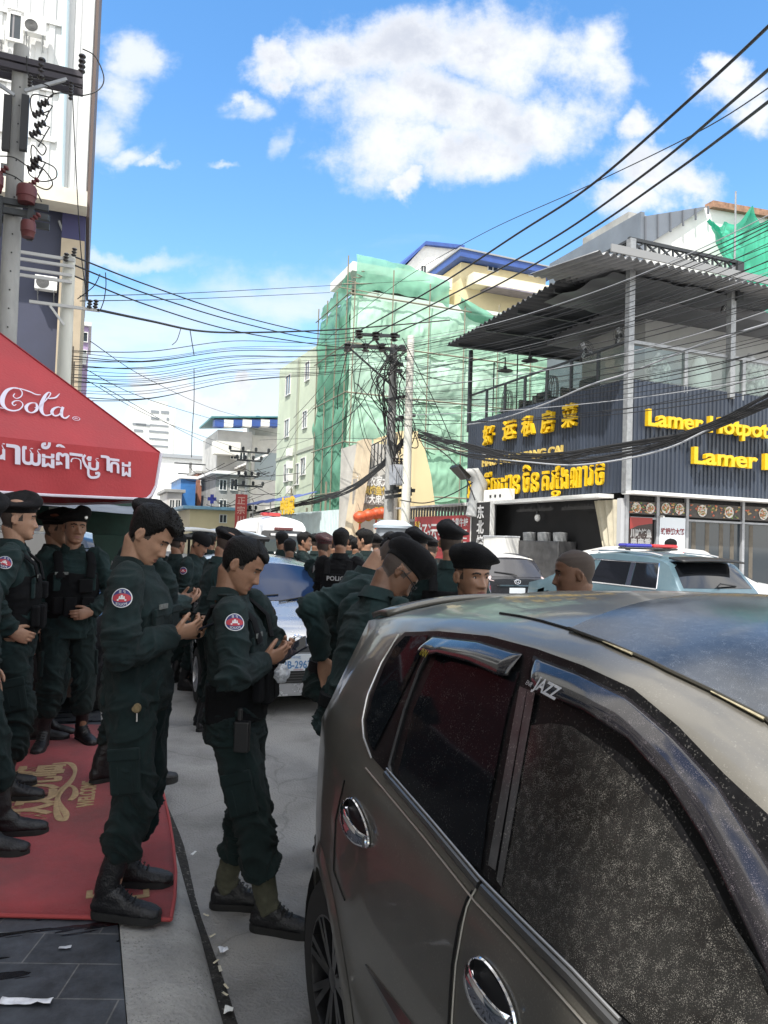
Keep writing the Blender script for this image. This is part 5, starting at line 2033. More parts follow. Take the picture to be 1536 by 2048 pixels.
 mb = MB()
 mb.box(-.31, .31, -.76, .76, zf_ + .002, zf_ + .06)
 mb.build('lid', mat('freezer_lid', (.55, .57, .6), .3), o, bevel=.015)
 p = fL(1085, 1088, LA - .3)
 o = street_thing('cooking_range', 'stainless steel range with pots at the mouth of the dark shopfront', 'stove', LA - .3, LS + p.y, 0)
 mb = MB()
 zc = fL(1085, 1082, LA - .3).z
 mb.box(-.35, .35, -1.4, 1.4, .1, zc)
 mb.build('counter', mat('stainless', (.12, .12, .125), .35, metal=.6, var=.3, vscale=3), o, bevel=.02)
 for k in range(3):
  mb = MB()
  mb.lathe([(.01, 0), (.22, 0), (.24, .26), (.22, .28), (.01, .30)], 16, c=(0, -1.0 + .9 * k, zc + .005))
  mb.build('pot', STEEL, o, smooth=True)
 ps, pe = fL(944, 1006, LA - .7), fL(979, 1100, LA - .7)
 o = street_thing('shop_sign', 'narrow black vertical sign with white characters beside the shopfront', 'sign', LA - .7, LS + (ps.y + pe.y) / 2, 0)
 w_ = abs(ps.y - pe.y)
 mb = MB()
 mb.box(0, .12, -w_ / 2, w_ / 2, .6, ps.z)
 mb.build('board', mat('sign_black', (.015, .014, .015), .4), o)
 mb = MB()
 mb.box(-.02, .14, -w_ / 2 - .06, -w_ / 2 - .003, .0, ps.z + .05)
 mb.box(-.02, .14, w_ / 2 + .003, w_ / 2 + .06, .0, ps.z + .05)
 mb.build('frame', WHT, o)
 ht = (fL(960, 1010, LA - .7).z - fL(960, 1040, LA - .7).z)
 for i, c in enumerate('东北烧烤'):
  sz = ht * .95
  text_obj('lettering', c, PWHT, o, (-.012, sz * .5 * min(1, w_ / sz * .9), ps.z - .10 - ht * (i + .82)), (0, -1, 0), (0, 0, 1), sz, .01, .012, sx=min(1, w_ / sz * .9))
 p = fL(995, 1003, LA - .4)
 o = street_thing('junction_box', 'white rectangular box on top of the shopfront gutter under the yellow lettering', 'box', LA - .35, LS + p.y, L_ZB - .035)
 mb = MB()
 mb.box(-.2, .2, -.8, .8, 0, .42)
 mb.build('case', WHT, o, bevel=.02)
 mb = MB()
 for k in range(3):
  mb.box(-.215, -.203, -.5 + .35 * k, -.38 + .35 * k, .12, .22)
 mb.build('vents', BLK, o)
 p = fL(925, 950, LA - 1.2)
 o = street_thing('floodlight', 'floodlight on a grey curved duct left of the yellow lettering', 'floodlight', LA - 1.0, LS + p.y, p.z)
 mb = MB()
 mb.obox((-.3, 0, .1), Vector((.26, 0, -.22)), Vector((0, .35, 0)), Vector((.05, 0, .06)))
 mb.build('lamp_head', BLK, o, bevel=.02)
 mb = MB()
 mb.tube([(-.1, 0, .15), (.3, 0, .1), (.55, 0, -.3), (.45, 0, -1.0), (.3, 0, -1.6)], [.10, .26, .32, .32, .30], 14)
 mb.build('duct', mat('duct_grey', (.42, .43, .43), .5, metal=.2), o, smooth=True)
terrace_things()
# ---------------------------------------------------------------- low shed with the red sign
def shed():
 A_ = LA - .3
 p0_, p1_ = on_a(815, 1015, A_), on_a(944, 1015, A_)
 o = street_thing('low_shed', 'low grey shed with slatted eaves left of the restaurant', 'shed', A_, p1_.y, 0)
 L = p0_.y - p1_.y
 zt = on_a(944, 1010, A_).z
 mb = MB()
 mb.box(0, 3, 0.1, L, 0, zt - .55)
 mb.build('wall', mat('shed_wall', (.20, .20, .20), .8, var=.4, vscale=2), o)
 mb = MB()
 mb.box(-.5, 3.2, 0, L + .3, zt - .02, zt + .06)
 mb.build('roof', mat('shed_roof', (.36, .36, .37), .5, metal=.2, var=.3, vscale=2), o)
 mb = MB()
 n = 22
 for k in range(n):
  mb.box(-.30, -.24, L * k / n + .05, L * k / n + L / n * .5, zt - .5, zt - .025)
 mb.box(-.30, -.22, 0, L, zt - .62, zt - .503)
 mb.build('eaves_slats', mat('slat_grey', (.16, .16, .16), .7), o)
 q0, q1 = on_a(830, 1034, A_ - .4), on_a(941, 1096, A_ - .4)
 s = street_thing('restaurant_sign', 'red banner sign with white brush script on the low shed', 'sign', A_ - .4, q1.y, 0)
 w_ = q0.y - q1.y
 mb = MB()
 mb.box(0, .06, 0, w_, q1.z - .5, q0.z)
 mb.build('board', mat('sign_red', (.33, .030, .035), .5, var=.15, vscale=2), s)
 text_obj('lettering', '好运来', PWHT, s, (-.01, w_ * .93, q0.z - 1.12), (0, -1, 0), (0, 0, 1), 1.0, .01, .01, sx=w_ * .55 / 2.85)
 text_obj('lettering', '金黄牛蛙', PWHT, s, (-.01, w_ * .32, q0.z - .42), (0, -1, 0), (0, 0, 1), .36, .01, .006, sx=w_ * .27 / 1.4)
 text_obj('lettering', '私房', mat('sign_soft_yellow', (.6, .42, .05), .5), s, (-.012, w_ * .985, q0.z - .45), (0, -1, 0), (0, 0, 1), .3, .01, .006, sx=.9)
 mb = MB()
 for k in range(5):
  mb.box(-.008, -.003, w_ * .06, w_ * .30, q0.z - .62 - .16 * k, q0.z - .57 - .16 * k)
 mb.build('small_print', PWHT, s)
shed()
# ---------------------------------------------------------------- netted building under construction
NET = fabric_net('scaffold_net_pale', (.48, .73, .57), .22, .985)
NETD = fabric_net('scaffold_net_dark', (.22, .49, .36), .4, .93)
def netted():
 A_ = LA + .5
 c = on_a(697, 800, A_)
 S_ = c.y
 o = street_thing('scaffolded_building', 'tall building wrapped in pale green scaffold netting at the corner of the side street', 'building', A_, S_)
 F = lambda px, py, dy=0: on_s(px, py, S_ + dy) - Vector((A_, S_, 0))
 G = lambda px, py, dx=0: on_a(px, py, A_ + dx) - Vector((A_, S_, 0))
 W_ = F(1180, 700).x
 D = G(642, 640).y
 ztop = F(760, 600).z
 zlow = F(690, 985).z
 wl = mat('construction_wall', (.52, .62, .54), .85, var=.15, vscale=.3)
 mb = MB()
 mb.box(1.2, W_, 1.2, D - .6, 0, ztop - .3)
 mb.build('core_wall', wl, o)
 nfl = 5
 mb = MB()
 for k in range(1, nfl + 1):
  z = ztop * k / nfl
  mb.box(.9, W_, .9, D - .3, z - .28, z)
 mb.build('floor_slabs', GREY, o)
 r0, r1 = F(735, 535, 2), F(860, 545, 2)
 zs = F(735, 535, 1).z
 mb = MB()
 mb.box(.3, 7.5, 1.0, D - 1, zs - .35, zs + .25)
 mb.build('roof_slab', WHT, o)
 mb = MB()
 mb.box(1.6, 7.0, 3.0, D - 2, ztop - .3, zs - .36)
 mb.build('roof_room', mat('roof_room', (.10, .09, .08), .9, var=.3, vscale=1), o)
 mb = MB()
 mb.box(1.3, W_, 1.25, 1.55, ztop - 1.0, ztop + .9)
 mb.build('parapet', mat('pale_wall', (.62, .70, .66), .8, var=.1, vscale=.6), o)
 lifts = [zlow - 8, zlow - 3.5, zlow] + [zlow + (ztop - zlow) * k / 4 for k in (1, 2, 3, 4)]
 lifts = [max(.3, z) for z in lifts]
 lifts = sorted(set(lifts))
 for k in range(len(lifts) - 1):
  za, zb_ = lifts[k], lifts[k + 1]
  mb = MB()
  def fn(i, j):
   x = -.05 + (W_ + .05) * i
   z = za + (zb_ - za) * j
   bay = math.sin(i * W_ / 2.6 * PI)
   sag = math.sin(j * PI)
   e = .10 * mnoise.noise(Vector((x * .5, k * 3.1, z * .35))) + .08 * mnoise.noise(Vector((x * 1.2 + z * .4, k, z * .8))) + .08 * abs(mnoise.noise(Vector((x * 2.2 - z, k, z * .9)))) + .05 * mnoise.noise(Vector((x * 5, k, z * 2.4)))
   return (x, -.02 - .22 * sag * abs(bay) - e * (.35 + sag) - (.10 if j == 0 else 0), z - (.30 * abs(bay) if j == 0 else 0) + .06 * mnoise.noise(Vector((x, 0, k * 5))) * (1 if j in (0, 1) else 0))
  mb.grid(fn, 170, 20)
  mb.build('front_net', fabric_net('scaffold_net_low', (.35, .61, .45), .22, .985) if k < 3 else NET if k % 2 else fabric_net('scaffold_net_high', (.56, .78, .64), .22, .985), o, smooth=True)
  mb = MB()
  def fs(i, j):
   y = -.05 + (D + .1) * i
   z = za + (zb_ - za) * j
   sag = math.sin(j * PI)
   e = .22 * mnoise.noise(Vector((y * .6, k * 2.1 + 9, z * .4))) + .12 * mnoise.noise(Vector((y * 1.5, k, z * .9)))
   return (-.02 - .12 * sag - e * (.4 + sag), y, z - (.35 * abs(math.sin(i * 7)) if j == 0 else 0))
  mb.grid(fs, 50, 14)
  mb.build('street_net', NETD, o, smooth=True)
 mb = MB()
 def up(i, j):
  x = .2 + 6.6 * i
  za_, zb2 = ztop + .1 + .5 * math.sin(i * 3), zs + .05 + .3 * (1 - i) - 1.1 * max(0, i - .55)
  z = za_ + (zb2 - za_) * j
  return (x, -.05 - .14 * mnoise.noise(Vector((x * 1.6, 3, z * 1.4))) - .10 * math.sin(j * PI), z + (.45 * mnoise.noise(Vector((x * .9, 1, 7))) if j == 0 else 0))
 mb.grid(up, 60, 14)
 mb.build('upper_net', fabric_net('scaffold_net_mid', (.32, .66, .48), .5, .85), o, smooth=True)
 mb = MB()
 def up2(i, j):
  y = .0 + D * i
  z = ztop + (1.5 - .9 * i + .7 * abs(mnoise.noise(Vector((y, 5, 3))))) * j
  return (-.05 - .3 * mnoise.noise(Vector((y * .8, 2, z))), y, z)
 mb.grid(up2, 40, 10)
 mb.build('upper_net', NETD, o, smooth=True)
 mb = MB()
 x0_, x1_ = F(914, 610).x, F(985, 630).x
 def up3(i, j):
  x = x0_ + (x1_ - x0_) * i
  return (x, -.1 - .5 * math.sin(j * PI), ztop + 1.1 - .9 * i - (.7 + .5 * math.sin(i * PI)) * j + .2 * mnoise.noise(Vector((x, j * 2, 0))))
 mb.grid(up3, 20, 10)
 mb.build('upper_net', NETD, o, smooth=True)
 pm = mat('bamboo_pole', (.22, .20, .15), .8)
 for k in range(8):
  x = .0 + k * 2.6
  mb = MB()
  mb.tube([(x, -.40, 0), (x + .05, -.42, ztop + .8 + (1.6 if k < 3 else 0) * ((k * 37 % 10) / 10))], .045, 6)
  mb.build('scaffold_pole', pm, o)
 for k in range(4):
  y = .2 + D * k / 3.2
  mb = MB()
  mb.tube([(-.25, y, 0), (-.25, y, ztop + (2.6 if k == 0 else .9))], .045, 6)
  mb.build('scaffold_pole', pm, o)
 for z in lifts[1:]:
  mb = MB()
  mb.tube([(-.3, -.42, z), (W_, -.42, z + .04)], .055, 6)
  mb.build('scaffold_ledger', pm, o)
  mb = MB()
  mb.tube([(-.28, -.5, z + .05), (-.28, D + .3, z + .05)], .04, 6)
  mb.build('scaffold_ledger', pm, o)
 for k in range(6):
  mb = MB()
  z = ztop + .25 * k + .3
  mb.tube([(-1.0 + .3 * k, -.3, z), (1.8, -.2 + .2 * k, z + .5 * (k % 2))], .035, 5)
  mb.build('scaffold_pole', pm, o)
 return A_, S_, D
NA, NS, ND = netted()
# ---------------------------------------------------------------- pale green building farther along the street
def windows(parent, wins, plane, frame, pane, dep=.08, bar=.06):
 for P in wins:
  (x0, z0), (x1, z1) = P
  if x0 > x1:
   x0, x1 = x1, x0
  if z0 > z1:
   z0, z1 = z1, z0
  mb = MB()
  def bx(a_, b_, c_, d_, o0, o1):
   if plane == 'y':
    mb.box(a_, b_, -o1, -o0, c_, d_)
   else:
    mb.box(-o1, -o0, a_, b_, c_, d_)
  bx(x0 - bar, x0, z0 - bar, z1 + bar, .003, dep)
  bx(x1, x1 + bar, z0 - bar, z1 + bar, .003, dep)
  bx(x0 + .002, x1 - .002, z1, z1 + bar, .003, dep)
  bx(x0 + .002, x1 - .002, z0 - bar, z0, .003, dep + .05)
  xm = (x0 + x1) / 2
  bx(xm - bar / 2, xm + bar / 2, z0 + .002, z1 - .002, .014, dep * .7)
  f = mb.build('window', frame, parent)
  mb = MB()
  bx(x0, x1, z0, z1, .002, .012)
  mb.build('pane', pane, f)
def pale_green():
 A_ = NA
 s0_ = on_a(637, 800, A_).y + .2
 s1_ = on_a(557, 800, A_).y
 o = street_thing('corner_apartment', 'pale green plastered apartment block beside the netted building', 'building', A_, s0_)
 zt0 = on_a(637, 688, A_).z
 zt1 = on_a(560, 738, A_).z
 L = s1_ - s0_
 mb = MB()
 mb.prism([(0, 0, 0), (0, L, 0), (0, L, zt1), (0, L * .1, zt0), (0, 0, zt0)], (12, 0, 0))
 mb.build('wall', mat('mint_plaster', (.50, .57, .44), .85, var=.14, vscale=.35), o)
 q = lambda px, py: (on_a(px, py, A_).y - s0_, on_a(px, py, A_).z)
 wins = [(q(x0, y0), q(x1, y1)) for x0, y0, x1, y1 in [(573, 755, 581, 787), (612, 728, 619, 758), (571, 842, 578, 872), (607, 825, 614, 854), (570, 930, 577, 962), (603, 918, 611, 948), (590, 930, 598, 968)]]
 windows(o, wins, 'x', WHT, PGLS)
 mb = MB()
 for px in (596, 597.5):
  y, z = q(px, 800)
  mb.box(-.12, -.01, y - .06, y + .06, 0, zt1 - .5)
 zb_ = q(590, 910)[1]
 mb.box(-.06, -.002, -.02, L, zb_, zb_ + .25)
 mb.build('drainpipe', mat('pipe_dim', (.35, .38, .31), .7), o)
 mb = MB()
 for py in (905, 930, 955, 980):
  y, z = q(584, py)
  mb.box(-.4, -.02, y - .4, y + .4, z - .3, z + .3)
 mb.build('air_conditioner', WHT, o)
pale_green()
def block(name, label, cat, px0, px1, ytop, d, deep, wm, wins=(), roof=None, roofm=None, frame=WHT, pane=PGLS, side_wins=(), ybot=None):
 """a building whose front is square to the street, seen between two columns of the photograph"""
 s = toSF(at((px0 + px1) / 2, 1000, d)).y
 p0_, p1_ = on_s(px0, ytop, s), on_s(px1, ytop, s)
 o = street_thing(name, label, cat, p0_.x, s)
 W_ = p1_.x - p0_.x
 zt = on_s((px0 + px1) / 2, ytop, s).z
 mb = MB()
 mb.box(0, W_, 0, deep, 0 if ybot is None else on_s(px0, ybot, s).z, zt)
 mb.build('wall', wm, o)
 q = lambda px, py: (on_s(px, py, s).x - p0_.x, on_s(px, py, s).z)
 windows(o, [(q(a_, b_), q(c_, e_)) for a_, b_, c_, e_ in wins], 'y', frame, pane)
 if roof:
  ov, th = roof
  mb = MB()
  mb.box(-ov, W_ + ov, -ov, deep + ov, zt + .003, zt + th)
  mb.build('roof', roofm, o, bevel=.02)
 return o, q, W_, zt, s, p0_.x
CREAM = mat('cream_plaster', (.66, .57, .36), .8, var=.12, vscale=.3)
BLUER = mat('blue_roof', (.035, .085, .30), .5, var=.2, vscale=1)
CONC = mat('grey_concrete', (.30, .30, .29), .85, var=.3, vscale=.6)
def yellow_building():
 d = 66
 o, q, W_, zt, s, a0 = block('yellow_apartment', 'cream yellow building with a blue-edged flat roof behind the green netting', 'building', 922, 1092, 540, d, 12, CREAM,
  [(976, 520 + 10, 995, 536 + 8), (1058, 532 + 8, 1075, 546 + 8)], None)
 mb = MB()
 mb.prism([(-.6, -1.0, zt + .1), (W_ + .6, -1.0, zt + .003), (W_ + .6, -1.0, zt + .55), (-.6, -1.0, zt + .7)], (0, 13, 0))
 mb.build('roof', BLUER, o)
 mb = MB()
 mb.prism([(-.7, -1.1, zt + .71), (W_ + .7, -1.1, zt + .56), (W_ + .7, -1.1, zt + .66), (-.7, -1.1, zt + .85)], (0, 13.2, 0))
 mb.build('roof_sheet', mat('grey_sheet', (.28, .29, .30), .5), o)
 mb = MB()                                              # balconies and lower wing
 x0_, z0_ = q(872, 606)
 mb.box(-5.5, -.003, 2.0, 13.8, 0, zt - 2.2)
 mb.build('side_wing', CREAM, o)
 mb = MB()
 mb.box(-5.8, -.5, .6, 1.99, q(900, 560)[1] - .6, q(900, 560)[1] + .5)
 mb.box(.5, W_ - .5, -1.4, -.003, q(1000, 575)[1] - .6, q(1000, 575)[1] + .4)
 mb.build('balcony', mat('cream_pale', (.70, .64, .48), .8), o)
 mb = MB()
 mb.prism([(W_ * .22, -2.8, q(1000, 600)[1]), (W_ + .8, -2.8, q(1000, 600)[1]), (W_ + .8, -.1, q(1000, 575)[1] - .7), (W_ * .22, -.1, q(1000, 575)[1] - .7)], (0, 0, .12))
 mb.build('awning', mat('grey_violet_sheet', (.22, .20, .25), .5, var=.3, vscale=2), o)
 mb = MB()
 mb.lathe([(.5, -.1), (.5, .25), (.01, .25)], 16, c=(q(952, 563)[0], -.4, q(952, 563)[1]), axis='Y')
 mb.build('air_conditioner', mat('ac_dark', (.1, .1, .1), .6), o)
yellow_building()
def white_gable():
 d = 84
 s = toSF(at(850, 600, d)).y
 P = [on_s(x, y, s) for x, y in [(800, 545), (848, 492), (925, 500), (925, 620), (800, 620)]]
 a0 = P[0].x
 o = street_thing('white_gabled_house', 'white gable wall behind the yellow building', 'building', a0, s)
 mb = MB()
 mb.prism([(p.x - a0, 0, p.z if i < 3 else 0) for i, p in enumerate(P)], (0, 12, 0))
 mb.build('wall', WHT, o)
 mb = MB()
 for i in range(2):
  u, v = P[i], P[i + 1]
  mb.prism([(u.x - a0 - .4 * (i == 0), -.5, u.z + .003), (v.x - a0, -.5, v.z + .003), (v.x - a0, -.5, v.z + .4), (u.x - a0 - .4 * (i == 0), -.5, u.z + .4)], (0, 12.8, 0))
 mb.build('roof', BLUER, o)
 windows(o, [((on_s(822, 548, s).x - a0, on_s(822, 560, s).z), (on_s(828, 548, s).x - a0, on_s(828, 548, s).z)), ((on_s(842, 535, s).x - a0, on_s(842, 548, s).z), (on_s(852, 535, s).x - a0, on_s(852, 533, s).z))], 'y', WHT, PGLS)
white_gable()
def rear_right():
 """tall grey and white building behind the restaurant, with green net at its right"""
 d = 40
 s = toSF(at(1350, 500, d)).y
 P = [on_s(x, y, s) for x, y in [(1283, 436), (1345, 426), (1410, 415), (1640, 452), (1640, 700), (1283, 700)]]
 a0 = P[0].x
 o = street_thing('half_clad_building', 'tall grey and white building rising behind the restaurant canopy', 'building', a0, s)
 mb = MB()
 mb.prism([(p.x - a0, 0, p.z if i < 4 else 0) for i, p in enumerate(P)], (0, 8, 0))
 mb.build('wall', mat('white_render', (.70, .70, .68), .8, var=.12, vscale=.3), o)
 q = lambda px, py: on_s(px, py, s)
 mb = MB()
 pts = [q(1283, 436), q(1408, 416), q(1300, 486), q(1283, 494)]
 mb.prism([(p.x - a0, -.25, p.z) for p in pts], (0, .24, 0))
 zc0, zc1 = P[0].z, q(1283, 560).z
 mb.box(-.25, -.01, -.25, 8, zc1 - 9, zc0 + .2)
 mb.build('grey_cladding', mat('clad_grey', (.16, .18, .21), .5, metal=.2, var=.2, vscale=.5), o)
 mb = MB()
 for k in range(6):
  px = 1283 + 25 * k
  u, v = q(px, 437 - 4 * k), q(px, 492 - 12 * k)
  mb.bar((u.x - a0, -.3, u.z), (v.x - a0, -.3, v.z), .08, .08)
 mb.build('cladding_rib', mat('clad_rib', (.12, .13, .15), .5), o)
 mb = MB()
 x0_, x1_ = q(1283, 420).x - a0, q(1340, 420).x - a0
 z0_, z1_ = q(1300, 440).z, q(1300, 412).z
 mb.box(x0_, x1_, 1, 5, z0_ - 1.5, z1_)
 mb.build('roof_hut', CONC, o)
 mb = MB()
 mb.box(x0_ + .2, x0_ + .65, .96, .998, z0_ - .4, z1_ - .25)
 mb.build('hut_opening', DARKIN, o)
 mb = MB()
 u, v = q(1418, 414), q(1640, 452)
 mb.prism([(u.x - a0, -.3, u.z - .1), (v.x - a0, -.3, v.z - .1), (v.x - a0, -.3, v.z + .25), (u.x - a0, -.3, u.z + .25)], (0, .6, 0))
 mb.build('brick_coping', mat('brick_red', (.30, .17, .11), .9, var=.4, vscale=5), o)
 n = street_thing('scaffold_net', 'bright green net hung over the upper right corner of the white building', 'net', a0, s - 1)
 mb = MB()
 x0_, x1_ = q(1388, 470).x - a0, q(1660, 470).x - a0
 def fn(i, j):
  x = x0_ + (x1_ - x0_) * i
  top = q(1388 + 270 * i, 452 + 14 * math.sin(i * 17) + 10 * math.sin(i * 41)).z
  bot = q(1388 + 270 * i, 472 + 75 * min(1, i * 2.4)).z - 4 * min(1, i * 3)
  return (x, -.1 - .5 * mnoise.noise(Vector((x * .9, j * 3, 1))) - .3 * abs(mnoise.noise(Vector((x * 2.5, j * 6, 4)))), bot + (top - bot) * j)
 mb.grid(fn, 90, 30)
 mb.build('net', fabric_net('net_bright', (.06, .46, .30), .35, .92), n, smooth=True)
 mb = MB()
 for px in (1415, 1500, 1530):
  u = q(px, 430)
  mb.tube([(u.x - a0, -.9, 0), (u.x - a0, -.9, u.z + .5)], .05, 6)
 mb.build('pole', STEEL, n)
rear_right()
# ---------------------------------------------------------------- cream shop front with lanterns (centre)
def cream_front():
 A_ = LA + .2
 s = toSF(at(760, 1000, 40)).y
 q = lambda px, py: on_s(px, py, s)
 P = [q(x, y) for x, y in [(700, 1085), (745, 872), (850, 870), (888, 1085)]]
 a0 = P[0].x
 o = street_thing('lantern_shopfront', 'cream curved shop front with Chinese signboard below the netting', 'building', a0, s)
 mb = MB()
 pts = [q(835, 862), q(850, 900), q(862, 950), q(870, 1010), q(874, 1095), q(800, 1095), q(800, 862)]
 mb.prism([(p.x - a0, 0, max(0, p.z)) for p in pts], (0, 4, 0))
 mb.build('curved_wall', mat('shop_cream', (.70, .58, .34), .7, var=.06, vscale=.5), o)
 mb = MB()
 pts = [q(690, 1100), q(712, 955), q(722, 880), q(736, 882), q(728, 960), q(704, 1100)]
 mb.prism([(p.x - a0, -.6, max(0, p.z)) for p in pts], (0, 1.2, 0))
 mb.build('leaning_pillar', mat('pillar_tan', (.58, .48, .34), .7, var=.2, vscale=1), o)
 mb = MB()
 u, v = q(722, 880), q(795, 1100)
 mb.box(u.x - a0 + .1, v.x - a0, .2, 3.6, 0, u.z - .1)
 mb.build('wall', mat('shop_pale', (.52, .50, .46), .8, var=.2, vscale=.8), o)
 p, e = q(705, 958), q(785, 1012)
 mb = MB()
 mb.box(p.x - a0, e.x - a0, -.3, -.1, e.z, p.z)
 sb = mb.build('signboard', mat('board_grey', (.36, .34, .32), .6, var=.4, vscale=2), o)
 w_ = e.x - p.x
 for row, (tx, col, zz, sz) in enumerate((('东北农家大院', 'sign_white', .78, .62), ('铁锅炖鱼馆好', 'sign_gold', .42, .55), ('东北大串烧烤', 'sign_white', .08, .5))):
  m_ = mat('sign_white', (.7, .7, .68), .5) if col == 'sign_white' else mat('sign_gold', (.60, .44, .12), .5)
  text_obj('lettering', tx, m_, sb, (p.x - a0 + .1, -.31, e.z + (p.z - e.z) * zz), (1, 0, 0), (0, 0, 1), sz, .03, .012, sx=(w_ - .2) / (sz * 5.8))
 mb = MB()
 r0_, r1_ = q(735, 905), q(785, 880)
 for k in range(8):
  x = (r0_.x + (r1_.x - r0_.x) * k / 7) - a0
  z = r0_.z + (r1_.z - r0_.z) * k / 7
  mb.bar((x, -.5, z - .9), (x, -.5, z + .3), .05, .05)
 mb.bar((r0_.x - a0, -.5, r0_.z + .3), (r1_.x - a0, -.5, r1_.z + .3), .06, .06)
 mb.bar((r0_.x - a0, -.5, r0_.z - .9), (r1_.x - a0, -.5, r1_.z - .9), .06, .06)
 mb.build('balcony_rail', DSTEEL, o)
 for i, (px, py) in enumerate([(720, 1034), (737, 1030), (753, 1027), (764, 1026)]):
  u = on_s(px, py, s - 1.2)
  l = street_thing('paper_lantern', ('leftmost', 'second', 'third', 'rightmost')[i] + ' orange red lantern in the row below the cream shop sign', 'lantern', u.x, u.y, u.z, group='red lanterns under the shop sign')
  mb = MB()
  mb.ball((0, 0, 0), .36, .36, .29, 16, 10)
  mb.build('globe', mat('lantern_red', (.55, .085, .025), .5, var=.3, vscale=3), l, smooth=True)
  mb = MB()
  mb.lathe([(.12, .26), (.14, .30), (.01, .33)], 10)
  mb.lathe([(.12, -.26), (.14, -.30), (.01, -.33)], 10)
  mb.build('caps', YELS, l)
  if i in (0, 2):
   mb = MB()
   mb.lathe([(.05, -.33), (.07, -.8), (.01, -.82)], 8)
   mb.build('tassel', mat('lantern_red', (.55, .085, .025), .5), l)
  mb = MB()
  mb.tube([(0, 0, .33), (0, .4, .7)], .012, 4)
  mb.build('string', BLK, l)
cream_front()
# ---------------------------------------------------------------- things along the far right side of the street
def hoarding():
 A_ = NA - 1.5
 y0, y1 = on_a(690, 1060, A_).y, on_a(545, 1060, A_).y
 o = street_thing('site_hoarding', 'pale blue white sheet metal hoarding in front of the netted building', 'fence', A_, y0)
 L = y1 - y0
 zt = on_a(640, 1022, A_).z
 mb = MB()
 corr(mb, (0, 0), (0, L), .1, zt, (-1, 0), .3, .04)
 mb.build('sheet', mat('hoarding_sheet', (.55, .66, .68), .5, var=.15, vscale=1.5), o)
 mb = MB()
 for k in range(5):
  mb.tube([(.1, L * k / 4.2, 0), (.1, L * k / 4.2, zt + 1.5 * (k % 2) + .3)], .07, 6)
 mb.build('post', mat('bamboo_pole', (.22, .20, .15), .8), o)
 aw = street_thing('blue_awning', 'long faded blue awning on poles along the far pavement', 'awning', A_ - .5, y0 + 4)
 z0_ = on_a(590, 1008, A_).z
 mb = MB()
 def fn(i, j):
  return (-1.6 * (1 - j), L * 1.0 * i, z0_ + .5 * j + .04 * math.sin(i * 30))
 mb.grid(fn, 30, 3)
 mb.build('sheet', mat('awning_blue', (.06, .09, .30), .5, var=.3, vscale=2), aw, solid=.02)
 mb = MB()
 for k in range(4):
  mb.tube([(-1.5, .3 + (L - .6) * k / 3, 0), (-1.5, .3 + (L - .6) * k / 3, z0_)], .04, 6)
 mb.build('pole', STEEL, aw)
 p = on_a(575, 1012, A_ - 2.2)
 sg = street_thing('shop_sign', 'yellow lettered sign under the blue awning', 'sign', A_ - 2.2, p.y, p.z)
 text_obj('lettering', '中国菜', YEL, sg, (0, 1.6, -.4), (0, -1, 0), (0, 0, 1), 1.1, .08, .03)
 mb = MB()
 mb.bar((.02, 1.8, -.55), (.02, -1.9, -.55), .06, .06)
 mb.build('rail', DSTEEL, sg)
 sh_ = street_thing('shophouse', 'row of dark shop openings behind the blue awning', 'building', NA + .3, on_a(640, 1000, NA).y)
 p0_, p1_ = on_a(472, 990, NA - 3), on_a(494, 1060, NA - 3)
 d = 55
 u0_, u1_ = at(472, 988, d), at(494, 1062, d)
 b = thing('banner_sign', 'tall red vertical banner with pale lettering on the far right pavement', 'sign', (u0_.x, u0_.y, 0), TH)
 w_ = (u1_ - u0_).length * .35
 mb = MB()
 mb.box(0, .85, 0, .12, u1_.z, u0_.z)
 mb.build('board', mat('banner_red', (.42, .05, .045), .5, var=.2, vscale=1.5), b)
 for i, c in enumerate('正宗川菜'):
  text_obj('lettering', c, mat('banner_print', (.62, .35, .30), .5), b, (.1, -.01, u0_.z - .7 * (i + 1)), (1, 0, 0), (0, 0, 1), .62, .01, .01)
 mb = MB()
 mb.tube([(.42, .16, 0), (.42, .16, u0_.z + .3)], .06, 6)
 mb.build('post', STEEL, b)
 bpy.data.objects.remove(sh_)
 l = at(455, 1048, 50)
 u = at(424, 998, 62)
 c = thing('pharmacy_sign', 'dark blue cross above a white sign panel far down the street', 'sign', (u.x, u.y, 0), TH)
 mb = MB()
 mb.box(-.35, .35, -.06, .06, u.z - .14, u.z + .14)
 mb.box(-.14, .14, -.06, .06, u.z + .1402, u.z + .38)
 mb.box(-.14, .14, -.06, .06, u.z - .38, u.z - .1402)
 mb.build('cross', mat('cross_blue', (.03, .04, .30), .5), c)
 v0, v1 = at(411, 1018, 62), at(431, 1050, 62)
 mb = MB()
 mb.box(-.55, .45, -.02, .1, v1.z, v0.z)
 mb.build('panel', WHT, c)
 for i, tx in enumerate(('ឱសថ', '药店', 'PHARM')):
  text_obj('lettering', tx, [mat('cross_blue', (.03, .04, .30), .5), mat('print_grey', (.2, .22, .26), .6), PRED][i], c, (-.48, -.03, v0.z - .42 - .42 * i), (1, 0, 0), (0, 0, 1), .34, .01, .008, sx=.85 / (.34 * (1.6, 2, 3.1)[i]))
 mb = MB()
 mb.tube([(0, .15, 0), (0, .15, u.z + .3)], .05, 6)
 mb.build('post', STEEL, c)
hoarding()
